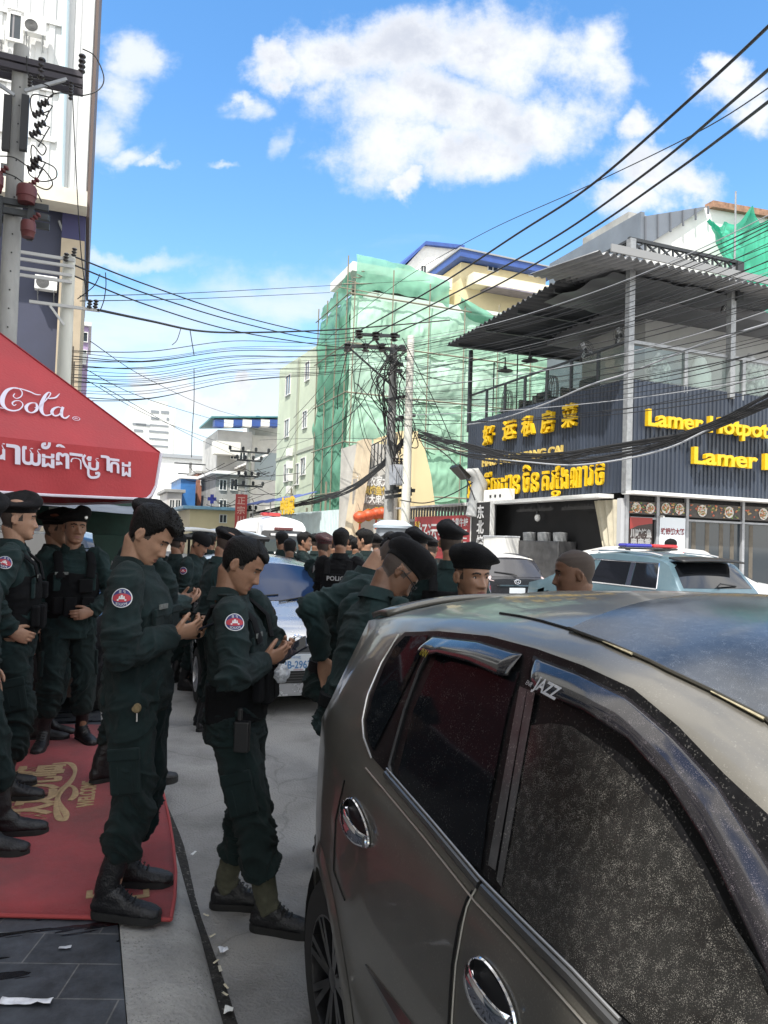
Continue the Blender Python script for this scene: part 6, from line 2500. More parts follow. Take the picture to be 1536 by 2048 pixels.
def far_street():
 o, q, W_, zt, s, a0 = block('tower_block', 'white apartment tower far away above the red parasol', 'building', 258, 352, 812, 150, 14, mat('tower_white', (.66, .67, .65), .8, var=.12, vscale=.2), [])
 mb = MB()
 for x0, y0, x1, y1 in [(265, 845, 292, 852), (302, 820, 318, 827), (322, 821, 338, 828), (302, 834, 318, 840), (333, 835, 338, 841), (272, 847, 300, 853), (300, 848, 337, 854), (298, 860, 337, 867), (298, 875, 336, 881), (298, 889, 336, 895), (268, 858, 286, 864)]:
  (xa, zb_), (xc, zd) = q(x0, y0), q(x1, y1)
  mb.box(min(xa, xc), max(xa, xc), -.12, -.01, zd, zb_)
 mb.build('window_bands', mat('tower_glass', (.20, .22, .24), .4), o)
 mb = MB()
 mb.box(W_ * .45, W_ * .85, 3, 9, zt + .003, zt + 1.6)
 mb.box(W_ - .35, W_ - .02, -.3, -.003, 0, zt - 1.5)
 mb.build('roof_hut', mat('tower_trim', (.45, .46, .45), .8), o)
 o, q, W_, zt, s, a0 = block('balcony_house', 'grey concrete house with a blue and white striped roof and balcony', 'building', 436, 505, 862, 88, 12, mat('house_grey', (.42, .42, .41), .85, var=.25, vscale=.4), [(462, 900, 472, 918), (480, 905, 490, 920)])
 mb = MB()
 zr = q(450, 850)[1]
 nst = 8
 for k in range(nst):
  xa = -.6 + (W_ + 4.5) * k / nst
  mb.box(xa, xa + (W_ + 4.5) / nst - .01, -1.2, .2, zt + .2 + .1 * k, zt + 1.0 + .1 * k, k % 2)
 mb.build('roof_fascia', [BLUER, WHT], o)
 mb = MB()
 mb.prism([(-1, -1.3, zt + 1.1), (W_ + 4.5, -1.3, zt + 2.0), (W_ + 4.5, -1.3, zt + 2.15), (-1, -1.3, zt + 1.3)], (0, 10, 0))
 mb.build('roof', mat('teal_roof', (.04, .16, .17), .5), o)
 mb = MB()
 x0_, z0_ = q(432, 893)
 mb.box(-.6, 2.4, -1.6, -.003, z0_ - 1.0, z0_ + .5)
 mb.build('balcony', mat('balcony_white', (.62, .62, .58), .7), o)
 mb = MB()
 mb.prism([(W_ * .5, -2.2, q(480, 940)[1]), (W_ + 1.5, -2.2, q(505, 912)[1]), (W_ + 1.5, -2.2, q(505, 912)[1] + .25), (W_ * .5, -2.2, q(480, 940)[1] + .25)], (0, 2.19, 0))
 mb.build('awning', WHT, o)
 o, q, W_, zt, s, a0 = block('white_house', 'white house with a blue banded top storey next to the pale green block', 'building', 505, 562, 872, 92, 12, WHT, [], None)
 mb = MB()
 mb.prism([(0, -.02, zt), (W_ * .35, -.02, zt + 2.6), (W_ * .35, .3, zt + 2.6), (0, .3, zt)], (0, .0, 0.01))
 x0_, z0_ = q(515, 830)
 mb = MB()
 mb.box(x0_, W_ + .2, 1, 9, zt + .003, z0_ - .6)
 mb.box(x0_, W_ + .2, 1, 9, zt + .002, zt + .003)
 mb.build('top_storey', WHT, o)
 mb = MB()
 n = 6
 for k in range(n):
  xa = x0_ + (W_ - x0_) * k / n
  mb.box(xa, xa + (W_ - x0_) / n - .01, .6, .99, z0_ - 1.3, z0_, k % 2)
 mb.build('roof_fascia', [BLUER, WHT], o)
 mb = MB()
 (xa, za), (xb, zb_) = q(508, 1000), q(560, 885)
 mb.box(.4, W_ - .3, -.06, -.003, q(530, 960)[1], q(530, 905)[1])
 mb.build('glazing', mat('pale_glass', (.42, .50, .55), .2), o)
 o, q, W_, zt, s, a0 = block('white_hall', 'long low white hall with a grey ridge roof in the distance', 'building', 322, 440, 918, 120, 16, WHT, [], (.4, .6), mat('ridge_grey', (.30, .32, .34), .6))
 o, q, W_, zt, s, a0 = block('blue_house', 'narrow bright blue clad house far along the street', 'building', 362, 392, 958, 75, 9, mat('blue_clad', (.035, .16, .42), .5, var=.2, vscale=.6), [], (.2, .3), WHT)
 o, q, W_, zt, s, a0 = block('terracotta_house', 'small terracotta coloured house behind the cables', 'building', 396, 436, 948, 80, 9, mat('terracotta', (.33, .15, .10), .8, var=.3, vscale=.8), [(402, 958, 410, 970), (418, 956, 428, 970)], (.3, .3), CONC)
 o, q, W_, zt, s, a0 = block('grey_shophouse', 'grey shop house with balconies at the end of the street', 'building', 432, 500, 950, 70, 9, CONC, [(440, 960, 452, 980), (462, 958, 474, 980), (440, 1000, 452, 1020)], (.5, .3), WHT)
 o, q, W_, zt, s, a0 = block('cream_shophouse', 'cream low shop house at the end of the street', 'building', 380, 475, 1020, 60, 8, CREAM, [(440, 1030, 452, 1045)], (.6, .25), mat('tin_blue', (.20, .40, .55), .5, var=.3, vscale=1))
 o, q, W_, zt, s, a0 = block('pale_shophouse', 'pale narrow shop house beside the blue one', 'building', 335, 364, 985, 72, 8, mat('pale_wall2', (.55, .53, .50), .8, var=.25, vscale=.5), [(340, 1000, 348, 1015), (352, 1000, 360, 1015)], (.3, .3), CONC)
 o, q, W_, zt, s, a0 = block('violet_shophouse', 'slim violet house front beyond the left tower', 'building', 120, 178, 650, 58, 10, mat('violet_wall', (.40, .30, .47), .7, var=.2, vscale=.5), [(158, 700, 172, 720), (156, 664, 174, 684)], (.2, .3), WHT)
 mb = MB()
 (x0_, z0_), (x1_, z1_) = q(152, 724), q(174, 698)
 mb.box(x0_, x1_, -.5, -.12, z0_ - .2, z0_ + .7)
 mb.build('balcony', WHT, o)
far_street()
# ---------------------------------------------------------------- tower on the left
def left_tower():
 c = toSF(at(174, 400, 36))
 A_, S_ = c.x, c.y
 o = street_thing('white_tower', 'tall white sheet-clad tower at the upper left with dark blue lower floors', 'building', A_, S_)
 q = lambda px, py, dy=0: on_s(px, py, S_ + dy) - Vector((A_, S_, 0))
 zs = q(100, 405).z
 ztop = 40
 wm = mat('tower_sheet', (.60, .605, .60), .6, var=.06, vscale=.5)
 mb = MB()
 mb.box(-14, 0, .1, 14, zs, ztop)
 mb.build('upper_wall', wm, o)
 mb = MB()
 corr(mb, (-14, 0.02), (-.02, .02), zs + .02, ztop, (0, -1), .55, .07)
 mb.build('cladding', wm, o)
 mb = MB()
 mb.box(.004, .14, -.06, 14, zs - .4, ztop)
 mb.build('corner_trim', mat('trim_brown', (.09, .06, .05), .6), o)
 for py in (45, 180, 280):
  mb = MB()
  z = q(100, py).z
  mb.box(-14, -1.5, -.12, -.04, z - .12, z + .12)
  mb.build('ledge', wm, o)
 mb = MB()
 z0_, z1_ = q(120, 424).z, q(120, 394).z
 mb.box(-14, .02, -1.2, -.003, z0_, z1_)
 mb.build('cornice', mat('cornice_beige', (.60, .56, .47), .7, var=.1, vscale=1), o)
 mb = MB()
 mb.box(-14, -1.05, .6, 14, 0, zs - .003)
 mb.build('lower_wall', mat('lower_navy', (.045, .05, .085), .7, var=.15, vscale=.6), o)
 mb = MB()
 mb.box(-1.04, -.02, .02, 14, 0, z0_ - 1.2)
 mb.build('tan_pier', mat('pier_tan', (.40, .33, .24), .8, var=.15, vscale=1), o)
 mb = MB()
 mb.box(-1.04, -.01, .01, 14, z0_ - 1.195, zs - .004)
 mb.build('pier_head', mat('pier_navy', (.03, .03, .09), .7), o)
 wins = []
 for (x0, y0, x1, y1) in [(19, 30, 43, 78), (-60, 30, -36, 78), (0, 330, 16, 370), (-70, 180, -46, 226)]:
  u, v = q(x0, y1), q(x1, y0)
  wins.append(((u.x, u.z), (v.x, v.z)))
 o2 = []
 for (a_, b_) in wins:
  mb = MB()
  mb.box(a_[0] - .14, b_[0] + .14, -.12, -.05, b_[1] + .002, b_[1] + .16)
  mb.box(a_[0] - .14, b_[0] + .14, -.16, -.05, a_[1] - .14, a_[1] - .002)
  mb.box(a_[0] - .14, a_[0], -.12, -.05, a_[1], b_[1])
  mb.box(b_[0], b_[0] + .14, -.12, -.05, a_[1], b_[1])
  f = mb.build('window', WHT, o)
  mb = MB()
  mb.box(a_[0], b_[0], -.07, -.045, a_[1], b_[1])
  mb.build('pane', PGLS, f)
  mb = MB()
  mb.box(a_[0] + .1, (a_[0] + b_[0]) / 2 - .05, -.076, -.072, a_[1] + .05, b_[1])
  mb.build('curtain', mat('curtain_grey', (.22, .21, .22), .9), f)
 mb = MB()
 u, v = q(133, 0), q(112, 385)
 mb.tube([(u.x, -.25, ztop), (u.x, -.25, u.z), (v.x + .2, -.25, v.z)], .16, 10)
 mb.build('drainpipe', mat('pipe_blue', (.44, .55, .60), .45), o, smooth=True)
 mb = MB()
 mb.tube([(q(118, 437).x, .3, q(118, 437).z), (q(127, 460).x, .3, q(127, 460).z), (q(128, 520).x, .3, q(128, 520).z)], .07, 6)
 mb.build('pipe', STEEL, o)
 for i, (px, py, lab) in enumerate([(71, 70, 'white air conditioner beside the uppermost window of the left tower'), (92, 566, 'air conditioner on a dark bracket behind the white pole'), (-12, 78, 'air conditioner at the very left edge of the white tower')]):
  u = q(px, py)
  dy = -.5 if i != 1 else .1
  ac = street_thing('air_conditioner', lab, 'air conditioner', A_ + u.x, S_ + dy, u.z)
  mb = MB()
  mb.box(-.48, .48, -.18, .2, -.33, .33)
  mb.build('case', WHT, ac, bevel=.02)
  mb = MB()
  for r_ in (.08, .15, .22, .27):
   mb.tube([(-.14 + r_ * math.cos(a_), -.195, r_ * math.sin(a_)) for a_ in np.linspace(0, 2 * PI, 21)], .012, 4)
  mb.lathe([(.005, -.19), (.27, -.19), (.27, -.182), (.005, -.182)], 20, c=(-.14, 0, 0), axis='Y')
  mb.build('fan_guard', mat('ac_dark', (.1, .1, .1), .6), ac)
  mb = MB()
  for x in (-.35, .35):
   mb.bar((x, -.2, -.36), (x, .48, -.36), .05, .05)
   mb.bar((x, -.15, -.36), (x, .48, -.75), .04, .04)
  mb.build('bracket', STEEL, ac)
left_tower()
# the shop the mat belongs to, and its neighbour: they stand out of frame on the left and shade the pavement
def shop_row():
 o = street_thing('near_shophouse', 'tall shop house on the left whose shade covers the pavement', 'building', -3.6, -3.5)
 mb = MB()
 mb.box(-9, 0, 0, 20.9, 0, 17.5)
 mb.build('wall', mat('shop_wall', (.48, .45, .40), .8, var=.2, vscale=.4), o)
 mb = MB()
 mb.box(.003, .05, 1.0, 6.0, .1, 2.9)
 mb.build('shop_door', PGLS, o)
 mb = MB()
 for k in range(4):
  for j in range(4):
   mb.box(.003, .06, 1.2 + 3 * j, 2.9 + 3 * j, 4.2 + 3.3 * k, 5.9 + 3.3 * k)
 mb.build('windows', PGLS, o)
 mb = MB()
 mb.box(.003, .9, .1, 13.0, 3.1, 3.3)
 mb.build('canopy', WHT, o)
shop_row()
# ================================================================ parasol
def catmull(P, k=8):
 res = []
 for i in range(len(P) - 1):
  a_, b_, c_, e_ = P[max(i - 1, 0)], P[i], P[i + 1], P[min(i + 2, len(P) - 1)]
  for t in np.linspace(0, 1, k + 1)[:-1]:
   res.append(.5 * ((2 * b_) + (-a_ + c_) * t + (2 * a_ - 5 * b_ + 4 * c_ - e_) * t * t + (-a_ + 3 * b_ - 3 * c_ + e_) * t ** 3))
 res.append(P[-1])
 return res
def hit(px, py, p0, n):
 r = ray(px, py)
 return CP + r * ((p0 - CP).dot(n) / r.dot(n))
def parasol():
 red = mat('parasol_red', (.40, .035, .042), .75, var=.12, vscale=2.5, bump=.25, bscale=60, sheen=.15)
 edge = mat('parasol_trim', (.66, .62, .70), .7)
 white = mat('parasol_print', (.66, .62, .72), .7)
 A = at(320, 906, 5.5)
 e1 = Vector((-.66, -.75, 0)) * 2.5
 e2 = Vector((-.75, .66, 0)) * 2.5
 B, D, Cc = A + e1, A + e2, A + e1 + e2
 O = (A + Cc) / 2
 h = (O - A)
 h.z = 0
 n = h.cross(Vector((0, 0, 1))).normalized()
 p = hit(0, 667, A, n)
 O.z = A.z + (p.z - A.z) * h.length / (p - A).xy.length
 root = thing('parasol', 'big red square parasol with white script and white edging over the left pavement', 'parasol', (O.x, O.y, .1))
 base = Vector((O.x, O.y, .1))
 L = lambda v: Vector(v) - base
 cs = [A, B, Cc, D]
 mb = MB()
 for k in range(4):
  a_, b_ = cs[k], cs[(k + 1) % 4]
  def fn(i, j):
   q = a_.lerp(b_, i)
   p = q.lerp(O, j)
   s_ = math.sin(i * PI) * math.sin(j * PI) * .035 + math.sin(i * PI) * (1 - j) * .02
   w_ = .010 * mnoise.noise(p * 3.1) + .006 * mnoise.noise(p * 8.0 + Vector((k, 0, 0)))
   return L(p + Vector((0, 0, -s_ + w_ * min(1, 4 * i * (1 - i)) * min(1, 5 * j))))
  mb.grid(fn, 24, 16)
 mb.build('canopy', red, root, smooth=True, angle=20)
 for c in cs:
  mb = MB()
  mb.tube([L(c + (O - c) * t + Vector((0, 0, .003))) for t in np.linspace(0, 1, 8)], .007, 6)
  mb.build('seam', mat('parasol_seam', (.26, .02, .028), .8), root, smooth=True)
 H = .345
 for k in range(4):
  a_, b_ = cs[k], cs[(k + 1) % 4]
  d = (b_ - a_).normalized()
  out = d.cross(Vector((0, 0, 1))).normalized()
  if out.dot(a_ - O) < 0:
   out = -out
  ln = (b_ - a_).length
  def val(i, j):
   x = ln * i
   e = min(x, ln - x)
   hh = H - (.10 * (1 - min(1, e / .10)) ** 2)
   ins = .035 * j * (1 if False else 0)
   w = .018 * math.sin(x * 6.0 + k) * j + .012 * math.sin(x * 15 + 2 * k) * j * j
   x2 = x + (ln / 2 - x) * .03 * j
   dz = -math.sin(i * PI) * .02
   return L(a_ + d * x2 + out * (.012 + w + .01 * j) + Vector((0, 0, dz - hh * j)))
  mb = MB()
  mb.grid(val, 60, 8)
  vo = mb.build('valance', red, root, smooth=True)
  mb = MB()
  mb.tube([Vector(val(0, j)) for j in np.linspace(0, 1, 9)] + [Vector(val(i, 1)) for i in np.linspace(0, 1, 60)] + [Vector(val(1, j)) for j in np.linspace(1, 0, 9)], (.010), 6)
  mb.build('edging', edge, vo, smooth=True)
 mb = MB()
 mb.tube([(0, 0, 0), (0, 0, O.z - .1)], .025, 10)
 mb.build('pole', WHT, root, smooth=True)
 mb = MB()
 for c in cs:
  mb.tube([L(O + Vector((0, 0, -.06))), L(c + Vector((0, 0, -.03)))], .010, 5)
  mb.tube([L(O + Vector((0, 0, -.65))), L(O.lerp(c, .5) + Vector((0, 0, -.05)))], .008, 5)
 mb.build('ribs', STEEL, root)
 mb = MB()
 mb.lathe([(.01, .0), (.30, .0), (.30, .05), (.06, .12), (.05, .3), (.01, .3)], 20)
 mb.build('foot', mat('parasol_foot', (.12, .12, .12), .8), root)
 nrm = (B - A).cross(O - A).normalized()
 if nrm.dot(CP - A) < 0:
  nrm = -nrm
 A2 = A + nrm * .002
 C = lambda x, y: (x * .24740, 660 + y * .24740)
 def sag(p):
  return p
 def stroke(mb, pts, ws):
  P = [hit(*C(*q), A2, nrm) for q in pts]
  S_ = catmull(P, 7)
  wv = np.interp(np.linspace(0, len(ws) - 1, len(S_)), range(len(ws)), ws)
  rings = []
  for i, p in enumerate(S_):
   t = (S_[min(i + 1, len(S_) - 1)] - S_[max(i - 1, 0)]).normalized()
   s_ = t.cross(nrm)
   w = wv[i] * .24740 / 1500 * 5.2 / 2
   rings.append([L(p - s_ * w + nrm * .0), L(p + s_ * w + nrm * .0)])
  mb.loft(rings, closed=False)
 mb = MB()
 stroke(mb, [(120, 512), (108, 535), (135, 553), (172, 535), (178, 500), (150, 472), (105, 468), (55, 490), (22, 545), (22, 600), (55, 638), (110, 652), (160, 640), (185, 605), (165, 575), (125, 572), (100, 590), (112, 610), (132, 600)], [7, 9, 9, 9, 9, 10, 16, 26, 34, 34, 26, 16, 10, 9, 9, 10, 12, 10, 4])
 stroke(mb, [(110, 470), (170, 476), (240, 498), (290, 520), (330, 524)], [10, 14, 17, 15, 6])
 stroke(mb, [(300, 600), (270, 588), (235, 596), (212, 622), (222, 655), (258, 668), (292, 650), (302, 620), (290, 592), (268, 590)], [8, 10, 16, 26, 22, 12, 20, 24, 14, 6])
 stroke(mb, [(280, 628), (320, 622), (350, 600)], [7, 8, 7])
 stroke(mb, [(330, 610), (368, 570), (402, 530), (408, 508), (388, 506), (360, 540), (336, 600), (336, 655), (362, 688), (405, 684), (425, 660)], [7, 8, 9, 10, 12, 24, 32, 30, 18, 10, 7])
 stroke(mb, [(372, 552), (410, 552), (450, 545), (482, 514)], [8, 15, 16, 4])
 stroke(mb, [(500, 632), (470, 622), (432, 638), (420, 668), (442, 692), (478, 684), (502, 650)], [8, 12, 20, 26, 18, 12, 10])
 stroke(mb, [(510, 622), (498, 660), (502, 698), (530, 712), (562, 690)], [20, 24, 24, 16, 6])
 stroke(mb, [(-60, 600), (-20, 622), (30, 634)], [18, 14, 4])
 stroke(mb, [(586, 712), (600, 702), (630, 704), (646, 718), (632, 730), (600, 726), (586, 712)], [5] * 7)
 stroke(mb, [(602, 716), (616, 712), (628, 720)], [6, 7, 6])
 so_ = mb.build('script', white, root, fix=False)
 d = (B - A).normalized()
 out = d.cross(Vector((0, 0, 1))).normalized()
 if out.dot(A - O) < 0:
  out = -out
 A3 = A + out * .040
 G = [('រ', -62, -3, 895, 905, 40, 0), ('ា', 2, 46, 0, 0, 0, 0)]
 mbk = MB()
 def glyph(body, x0, x1, top, bot):
  """fit the outline between crop columns x0..x1; top and bottom are crop rows at the left end"""
  vs, fs = text_mb(body, 1.0, .0, .02)
  mnx, mxx = min(v[0] for v in vs), max(v[0] for v in vs)
  mnz, mxz = min(v[2] for v in vs), max(v[2] for v in vs)
  pts = []
  for v in vs:
   u = (v[0] - mnx) / (mxx - mnx)
   w = (v[2] - mnz) / (mxz - mnz)
   x = x0 + (x1 - x0) * u
   y = bot + (top - bot) * w + (x - x0) * .125
   pts.append(L(hit(*C(x, y), A3, out)))
  mbk.add(pts, fs)
 for g_ in [('រ', -70, -8, 905, 1060), ('ក', -120, -75, 895, 1055), ('រ', -2, 42, 912, 1072), ('ា', 50, 165, 918, 1075), ('យ', 178, 330, 935, 1085), ('ដ', 338, 440, 990, 1105), ('័', 332, 412, 900, 960), ('ព', 452, 560, 985, 1110), ('ិ', 452, 530, 918, 962), ('ត', 562, 668, 990, 1122), ('ប', 700, 800, 1018, 1128), ('ា', 815, 890, 1010, 1132), ('ក', 890, 965, 1035, 1150), ('ដ', 985, 1058, 1058, 1180)]:
  glyph(*g_)
 P = [hit(*C(x, y), A3, out) for x, y in [(690, 1010), (672, 1040), (690, 1090), (712, 1120), (716, 1170), (740, 1192), (790, 1186), (800, 1158), (770, 1160)]]
 S_ = catmull(P, 6)
 rings = []
 for i, p in enumerate(S_):
  t = (S_[min(i + 1, len(S_) - 1)] - S_[max(i - 1, 0)]).normalized()
  s_ = t.cross(out)
  rings.append([L(p - s_ * .0085), L(p + s_ * .0085)])
 mbk.loft(rings, closed=False)
 mbk.build('lettering', white, root, fix=False)
parasol()
# ================================================================ other vehicles
def end_patch(sh, poly, off=.006, end=1, step=.09, name=None):
 """polygon in (y, z) laid on the nose (end=1) or the tail (end=-1)"""
 x_lo, x_hi = sh.top[0][0], sh.top[-1][0]
 mid = (x_lo + x_hi) / 2
 def inside(x, y, z):
  zt, zr, zb = sh.levels(x)
  if z <= zr:
   return abs(y) <= sh.side(x, z) + 1e-6
  return abs(y) <= sh.side(x, zr) and z <= sh.roof(x, y)
 def fx(y, z):
  a_, b_ = mid, (x_hi if end > 0 else x_lo)
  if inside(b_, y, z):
   return b_
  for _ in range(26):
   m_ = (a_ + b_) / 2
   if inside(m_, y, z):
    a_ = m_
   else:
    b_ = m_
  return a_
 bm = bmesh.new()
 f = bm.faces.new([bm.verts.new((0, y, z)) for y, z in poly])
 bmesh.ops.triangulate(bm, faces=[f])
 for _ in range(6):
  es = [e for e in bm.edges if e.calc_length() > step * 1.5]
  if not es:
   break
  bmesh.ops.subdivide_edges(bm, edges=es, cuts=1)
  bmesh.ops.triangulate(bm, faces=bm.faces[:])
 mb = MB()
 bm.verts.ensure_lookup_table()
 mb.add([(fx(v.co.y, v.co.z) + end * off, v.co.y, v.co.z) for v in bm.verts], [tuple(v.index for v in f.verts) for f in bm.faces])
 bm.free()
 return mb
def rect(y0, y1, z0, z1, r=.02):
 pts = []
 for cx, cz, a0 in ((y1 - r, z0 + r, -PI / 2), (y1 - r, z1 - r, 0), (y0 + r, z1 - r, PI / 2), (y0 + r, z0 + r, PI)):
  for t in (0, .5, 1):
   pts.append((cx + r * math.cos(a0 + t * PI / 2), cz + r * math.sin(a0 + t * PI / 2)))
 return pts
LAMPR = mat('red_lamp', (.35, .01, .012), .15, coat=.6)
LAMPC = mat('lamp_clear', (.75, .76, .78), .1, coat=.5)
def std_wheels(root, xs, hw, r, holes=True, side_in=.10):
 for x in xs:
  for sgn in (-1, 1):
   wheel(root, x, sgn * (hw - side_in), r, sgn, .2, 5)
def dense(x0, x1, n=46):
 return list(np.linspace(x0, x1, n))
def silver_car():
 top = [(0, .98), (.08, 1.10), (.45, 1.40), (.9, 1.46), (1.5, 1.475), (2.0, 1.45), (2.32, 1.385), (2.7, 1.20), (3.05, 1.015), (3.2, .965), (3.55, .885), (3.75, .80), (3.86, .70), (3.9, .60)]
 hw = [(0, .62), (.08, .72), (.25, .80), (.6, .835), (3.0, .835), (3.35, .815), (3.6, .76), (3.78, .68), (3.86, .60), (3.9, .52)]
 belt = [(0, .90), (1.0, .95), (3.0, .90), (3.9, .55)]
 sh = Shape(top, belt, hw, [(0, .1), (.5, .22), (2.2, .22), (2.9, .06), (3.2, .02), (3.9, .01)], [(0, .05), (.5, .09), (2.3, .075), (2.9, .06), (3.2, .07), (3.7, .08), (3.9, .06)], z0=.19)
 cx, fs = 1.93, 6.95
 root = thing('silver_car', 'silver hatchback with licence plate facing the camera behind the phone users', 'car', SF(cx, fs + 3.9, 0), TH - PI / 2)
 pm = mat('silver_paint', (.52, .53, .55), .26, metal=.7, coat=.6, var=.05, vscale=4)
 sh.body(dense(0, 3.9, 70), holes=[(.72, .29, .345), (3.12, .29, .345)]).build('body', pm, root, smooth=True, angle=50)
 mb = MB()
 for x in (.72, 3.12):
  for sg in (-1, 1):
   mb.lathe([(.01, .40), (.34, .40), (.345, .80)], 20, c=(x, 0, .29), axis='Y', caps=False)
 mb.box(.2, 3.6, -.6, .6, .16, .2)
 mb.build('underbody', mat('wheel_housing', (.006, .006, .006), .95), root)
 std_wheels(root, (.72, 3.12), .835, .285)
 glass = mat('windscreen_sky_tint', (.020, .045, .115), .06, spec=.22)  # reflected sky painted into the glass as a blue base colour
 w = sh.top_patch(2.34, 3.06, .90, .93, .005, 14, 20, xc=-.0).build('windscreen', glass, root, smooth=True)
 mb = MB()
 for sg in (-1, 1):
  mb.tube([(x, sg * sh.side(x, sh.levels(x)[1]) * .955, sh.roof(x, sh.side(x, sh.levels(x)[1]) * .955) + .004) for x in np.linspace(2.3, 3.08, 12)], .012, 6)
 mb.build('windscreen_trim', BLK, root)
 mb = MB()
 for y0, y1 in ((-.55, .02), (.0, .62)):
  mb.tube([(3.10, y0, sh.roof(3.10, y0) + .012), (3.0, (y0 + y1) / 2, sh.roof(3.0, (y0 + y1) / 2) + .016), (2.97, y1, sh.roof(2.97, y1) + .014)], .009, 5)
 mb.build('wiper', BLK, w)
 for sg in (-1, 1):
  sh.side_patch([(.55, .97), (.75, 1.34), (1.3, 1.375), (2.15, 1.35), (2.75, 1.02), (2.8, .97)], off=.004, sgn=sg).build('side_window', GLS, root, smooth=True)
  mb = MB()
  mb.ball((2.62, sg * .92, 1.0), .06, .11, .075, 14, 8)
  mb.build('door_mirror', pm, root, smooth=True)
  hl = end_patch(sh, [(sg * .40, .62), (sg * .55, .60), (sg * .70, .66), (sg * .76, .76), (sg * .66, .78), (sg * .50, .72)], .006).build('headlight', LAMPC, root, smooth=True)
  end_patch(sh, [(sg * .50, .64), (sg * .62, .66), (sg * .66, .73), (sg * .54, .70)], .012).build('lens', mat('lens_dark', (.1, .1, .12), .1, coat=.8), hl, smooth=True)
  end_patch(sh, rect(*sorted((sg * .46, sg * .62)), .33, .43, .03), .006).build('fog_lamp', BLK, root)
 end_patch(sh, [(-.50, .655), (.50, .655), (.46, .60), (-.46, .60)], .008).build('upper_grille', BLK, root)
 mb = end_patch(sh, [(-.52, .672), (.52, .672), (.51, .658), (-.51, .658)], .014)
 mb.build('grille_chrome', CHR, root)
 end_patch(sh, [(-.46, .42), (.46, .42), (.52, .31), (-.52, .31)], .008).build('lower_grille', BLK, root)
 mb = MB()
 for k in range(4):
  z = .325 + .025 * k
  mb.box(3.912, 3.918, -.42, .42, z, z + .008)
 mb.build('grille_bars', mat('grille_grey', (.06, .06, .06), .5), root)
 mb = MB()
 for sg in (0, 1):
  mb.tube([(3.865 + .02, .085 * math.cos(a_) * (1 if sg == 0 else .45), .705 + .055 * math.sin(a_) * (1 if sg == 0 else .6) + (0 if sg == 0 else .012)) for a_ in np.linspace(0, 2 * PI, 21)], .010, 6)
 mb.build('emblem', CHR, root, smooth=True)
 mb = MB()
 mb.tube([(3.86, y, .24) if abs(y) < .5 else (3.86 - (abs(y) - .5) * .9, y, .24) for y in np.linspace(-.74, .74, 21)], (.03), 8)
 mb.build('front_lip', mat('lip_white', (.55, .55, .57), .3, metal=.4), root, smooth=True)
 pl = MB()
 pl.box(3.925, 3.935, -.17, .17, .43, .585)
 po = pl.build('licence_plate', mat('plate_white', (.62, .66, .70), .4), root, bevel=.003)
 blu = mat('plate_blue', (.10, .22, .42), .5)
 text_obj('lettering', '2B-2963', blu, po, (3.936, -.150, .455), (0, 1, 0), (0, 0, 1), .098, .001, .0025, sx=.30 / .36)
 text_obj('lettering', 'ភ្នំពេញ'.replace('្', ''), blu, po, (3.936, -.07, .548), (0, 1, 0), (0, 0, 1), .034, .001, .0, sx=.9)
 text_obj('lettering', 'PHNOM PENH', PRED, po, (3.936, -.045, .436), (0, 1, 0), (0, 0, 1), .015, .001, .0)
silver_car()
